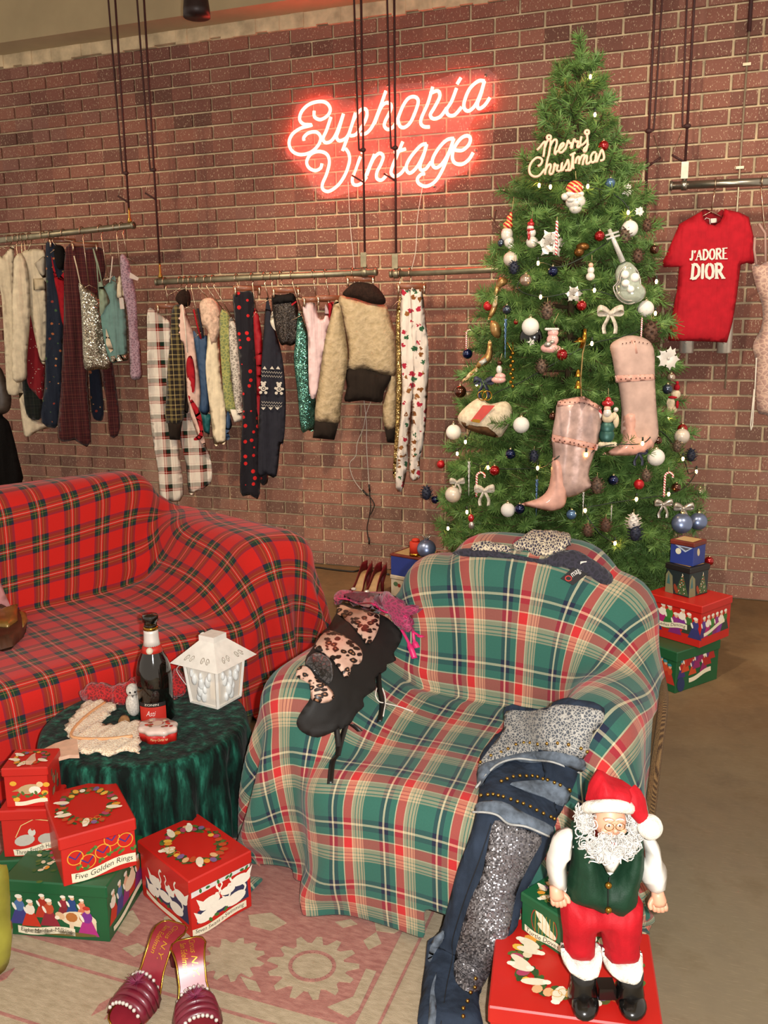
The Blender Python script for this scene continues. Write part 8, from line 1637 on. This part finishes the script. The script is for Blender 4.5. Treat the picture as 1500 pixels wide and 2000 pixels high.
# head
hc = dpt(1191, 1602, .018); hs = pxm(hc)
mb = MB(); mb.ball(hc, (31 * hs, 27 * hs, 38 * hs), 22, 14); mb.tube([hc - np.array([0, 0, 30 * hs]), hc - np.array([0, 0, 60 * hs])], 16 * hs, 10); 
fw = DP.N
for dx, dy, r, w in ((4, 6, (5.5, 6, 6.5), 27), (2, -2, (4, 5, 8), 27), (-14, 10, (9, 7, 7), 20), (19, 10, (9, 7, 7), 20), (-8, -14, (11, 6, 5), 22), (13, -14, (11, 6, 5), 22)): mb.ball(hc + DP.U * dx * hs - np.array([0, 0, dy * hs]) + fw * w * hs, tuple(q * hs for q in r), 10, 7)
mb.build('head', DSK, doll)
for ex in (-9, 12):
    e = hc + DP.U * ex * hs + np.array([0, 0, 5 * hs]) + fw * 25 * hs; MB().ball(e, (5.2 * hs, 4 * hs, 4.2 * hs), 10, 7).build('eye', M('eye_white', 'e0d8cc', .2, vary=0), doll); MB().ball(e + fw * 3.4 * hs, 2.2 * hs, 8, 6).build('pupil', M('eye_brown', '3a2818', .2, vary=0), [o for o in doll.children if o.name.startswith('eye') and not o.name.startswith('eyeb')][-1])
    MB().tube([hc + DP.U * (ex + q) * hs + np.array([0, 0, (16 + 2.5 * math.cos(q / 5)) * hs]) + fw * 27 * hs for q in (-8, -4, 0, 4, 8)], 2.2 * hs, 5).build('eyebrow', CURL, doll)
    MB().tube([e + DP.U * 9 * hs * math.cos(q) + np.array([0, 0, 7.5 * hs * math.sin(q)]) + fw * 7 * hs for q in np.linspace(0, 2 * pi, 16)[:-1]], .7 * hs, 4, closed=True).build('spectacle_rim', GOLDM, doll)
MB().ball(dpt(1193, 1632, .02) + fw * 27 * hs, (7 * hs, 3 * hs, 2.6 * hs), 10, 6).build('mouth', M('lips', 'b86a60', .5, vary=0), doll)
r = random.Random(6); curls = MB()
def curl_at(p, R_, n=9):
    ax = np.array([r.gauss(0, 1), r.gauss(0, 1), r.gauss(0, 1)]); ax /= np.linalg.norm(ax); x = np.cross(ax, [.3, .5, .8]); x /= np.linalg.norm(x); y = np.cross(ax, x)
    curls.tube([p + R_ * (math.cos(q) * x + math.sin(q) * y) + ax * R_ * .28 * q for q in np.linspace(0, 6.5, n)], R_ * .17, 4, caps=False)
def hairzone(poly, n, w0, w1, R0, R1):
    P_ = [np.array(q) for q in ZS(poly)]; A_ = np.array(P_); lo, hi = A_.min(0), A_.max(0); k = 0
    while k < n:
        q = np.array([r.uniform(lo[0], hi[0]), r.uniform(lo[1], hi[1])]); ins = False
        for a_, b_ in zip(P_, P_[1:] + P_[:1]):
            if (a_[1] > q[1]) != (b_[1] > q[1]) and q[0] < a_[0] + (q[1] - a_[1]) * (b_[0] - a_[0]) / (b_[1] - a_[1]): ins = not ins
        if not ins: continue
        k += 1; curl_at(dpt(q[0], q[1], r.uniform(w0, w1)), r.uniform(R0, R1))
hairzone([(780,540),(850,530),(980,530),(1050,520),(1110,560),(1060,650),(980,640),(900,690),(830,670),(740,600),(700,570),(730,530)], 300, .026, .056, .004, .008)
hairzone([(680,290),(760,290),(775,420),(775,520),(740,580),(680,550),(662,420)], 170, -.01, .026, .004, .008); hairzone([(1045,300),(1085,310),(1125,420),(1130,520),(1080,580),(1045,520),(1040,400)], 130, -.01, .026, .004, .008)
hairzone([(850,488),(985,488),(1020,512),(815,512)], 44, .044, .052, .003, .004)
curls.build('curly_beard_and_hair', CURL, doll, kind='stuff')
bm_ = MB(); 
for x, y, rr in ((905, 600, (32, 12, 17)), (900, 655, (20, 10, 10)), (720, 430, (10, 14, 30)), (1085, 430, (9, 14, 27))): bm_.ball(dpt(*ZS([(x, y)])[0], .036 if 800 < x < 1000 else .012), tuple(q * hs for q in rr), 12, 8)
bm_.build('beard_volume', CURL, doll)
HATR = VELR
mb = MB(); Q = DP.shift(.03); softmesh(mb, Q, [tuple(q) for q in spline(Q.uvs(ZS([(750,285),(755,200),(790,120),(850,50),(920,90),(1010,130),(1070,160),(1095,210),(1060,285),(900,270)])), 3, True)], .010, .05, .06, None, 3, -.015); mb.build('cap', HATR, doll)
MB().tube(spline([dpt(*ZS([q])[0], w) for q, w in (((1040,200), .015), ((1080,235), .022), ((1108,300), .026), ((1135,360), .028), ((1160,420), .028))], 5), [.022, .022, .021, .021, .02, .019, .0185, .018, .017, .0165, .016, .015, .0145, .014, .013, .012, .011, .010, .009, .008, .007], 10).build('cap_tail', HATR, doll)
MB().tube(spline([dpt(*ZS([q])[0], w) for q, w in (((738,300), -.01), ((750,288), .030), ((830,280), .052), ((910,277), .057), ((990,283), .052), ((1050,292), .03), ((1062,305), -.01))], 5), .0105, 10).build('cap_brim', WFUR, doll)
MB().ball(dpt(*ZS([(1198,432)])[0], .032), .021, 16, 12).build('pompom', WFUR, doll)
# remove unused prototypes
for k, v in PROTO.items():
    if not v[1]:
        for ch in list(v[0].children): bpy.data.objects.remove(ch)
        bpy.data.objects.remove(v[0])
# groups of alike things
GROUPS = dict(bauble='glass baubles on the tree', pine_cone='pine cones on the tree', glitter_ball='glitter balls', candy_cane='candy canes on the tree', candy_stick='candy sticks on the tree', icicle_ornament='icicles on the tree', ribbon_bow='ribbon bows on the tree', tinsel_bow='tinsel bows on the tree', snowflake_ornament='silver snowflakes on the tree', glitter_leaf_spray='leaf sprays on the tree', clothes_hanger='hangers on the rails', hanging_rail='suspended clothes rails', suspension_cord='cords holding the rails', wall_light='chrome wall lights', gift_box='painted gift boxes', ankle_boot='pair of pink boots', gold_shoe='pair of golden shoes', mule_sandal='pair of burgundy mules', court_shoe='pair of dark red court shoes', tartan_throw='tartan throws on the seats', sign_cord='cords of the neon sign')
for o in COL.objects:
    if o.parent is None and 'category' in o.keys():
        k = o.name.split('.')[0]
        if k in GROUPS: o['group'] = GROUPS[k]
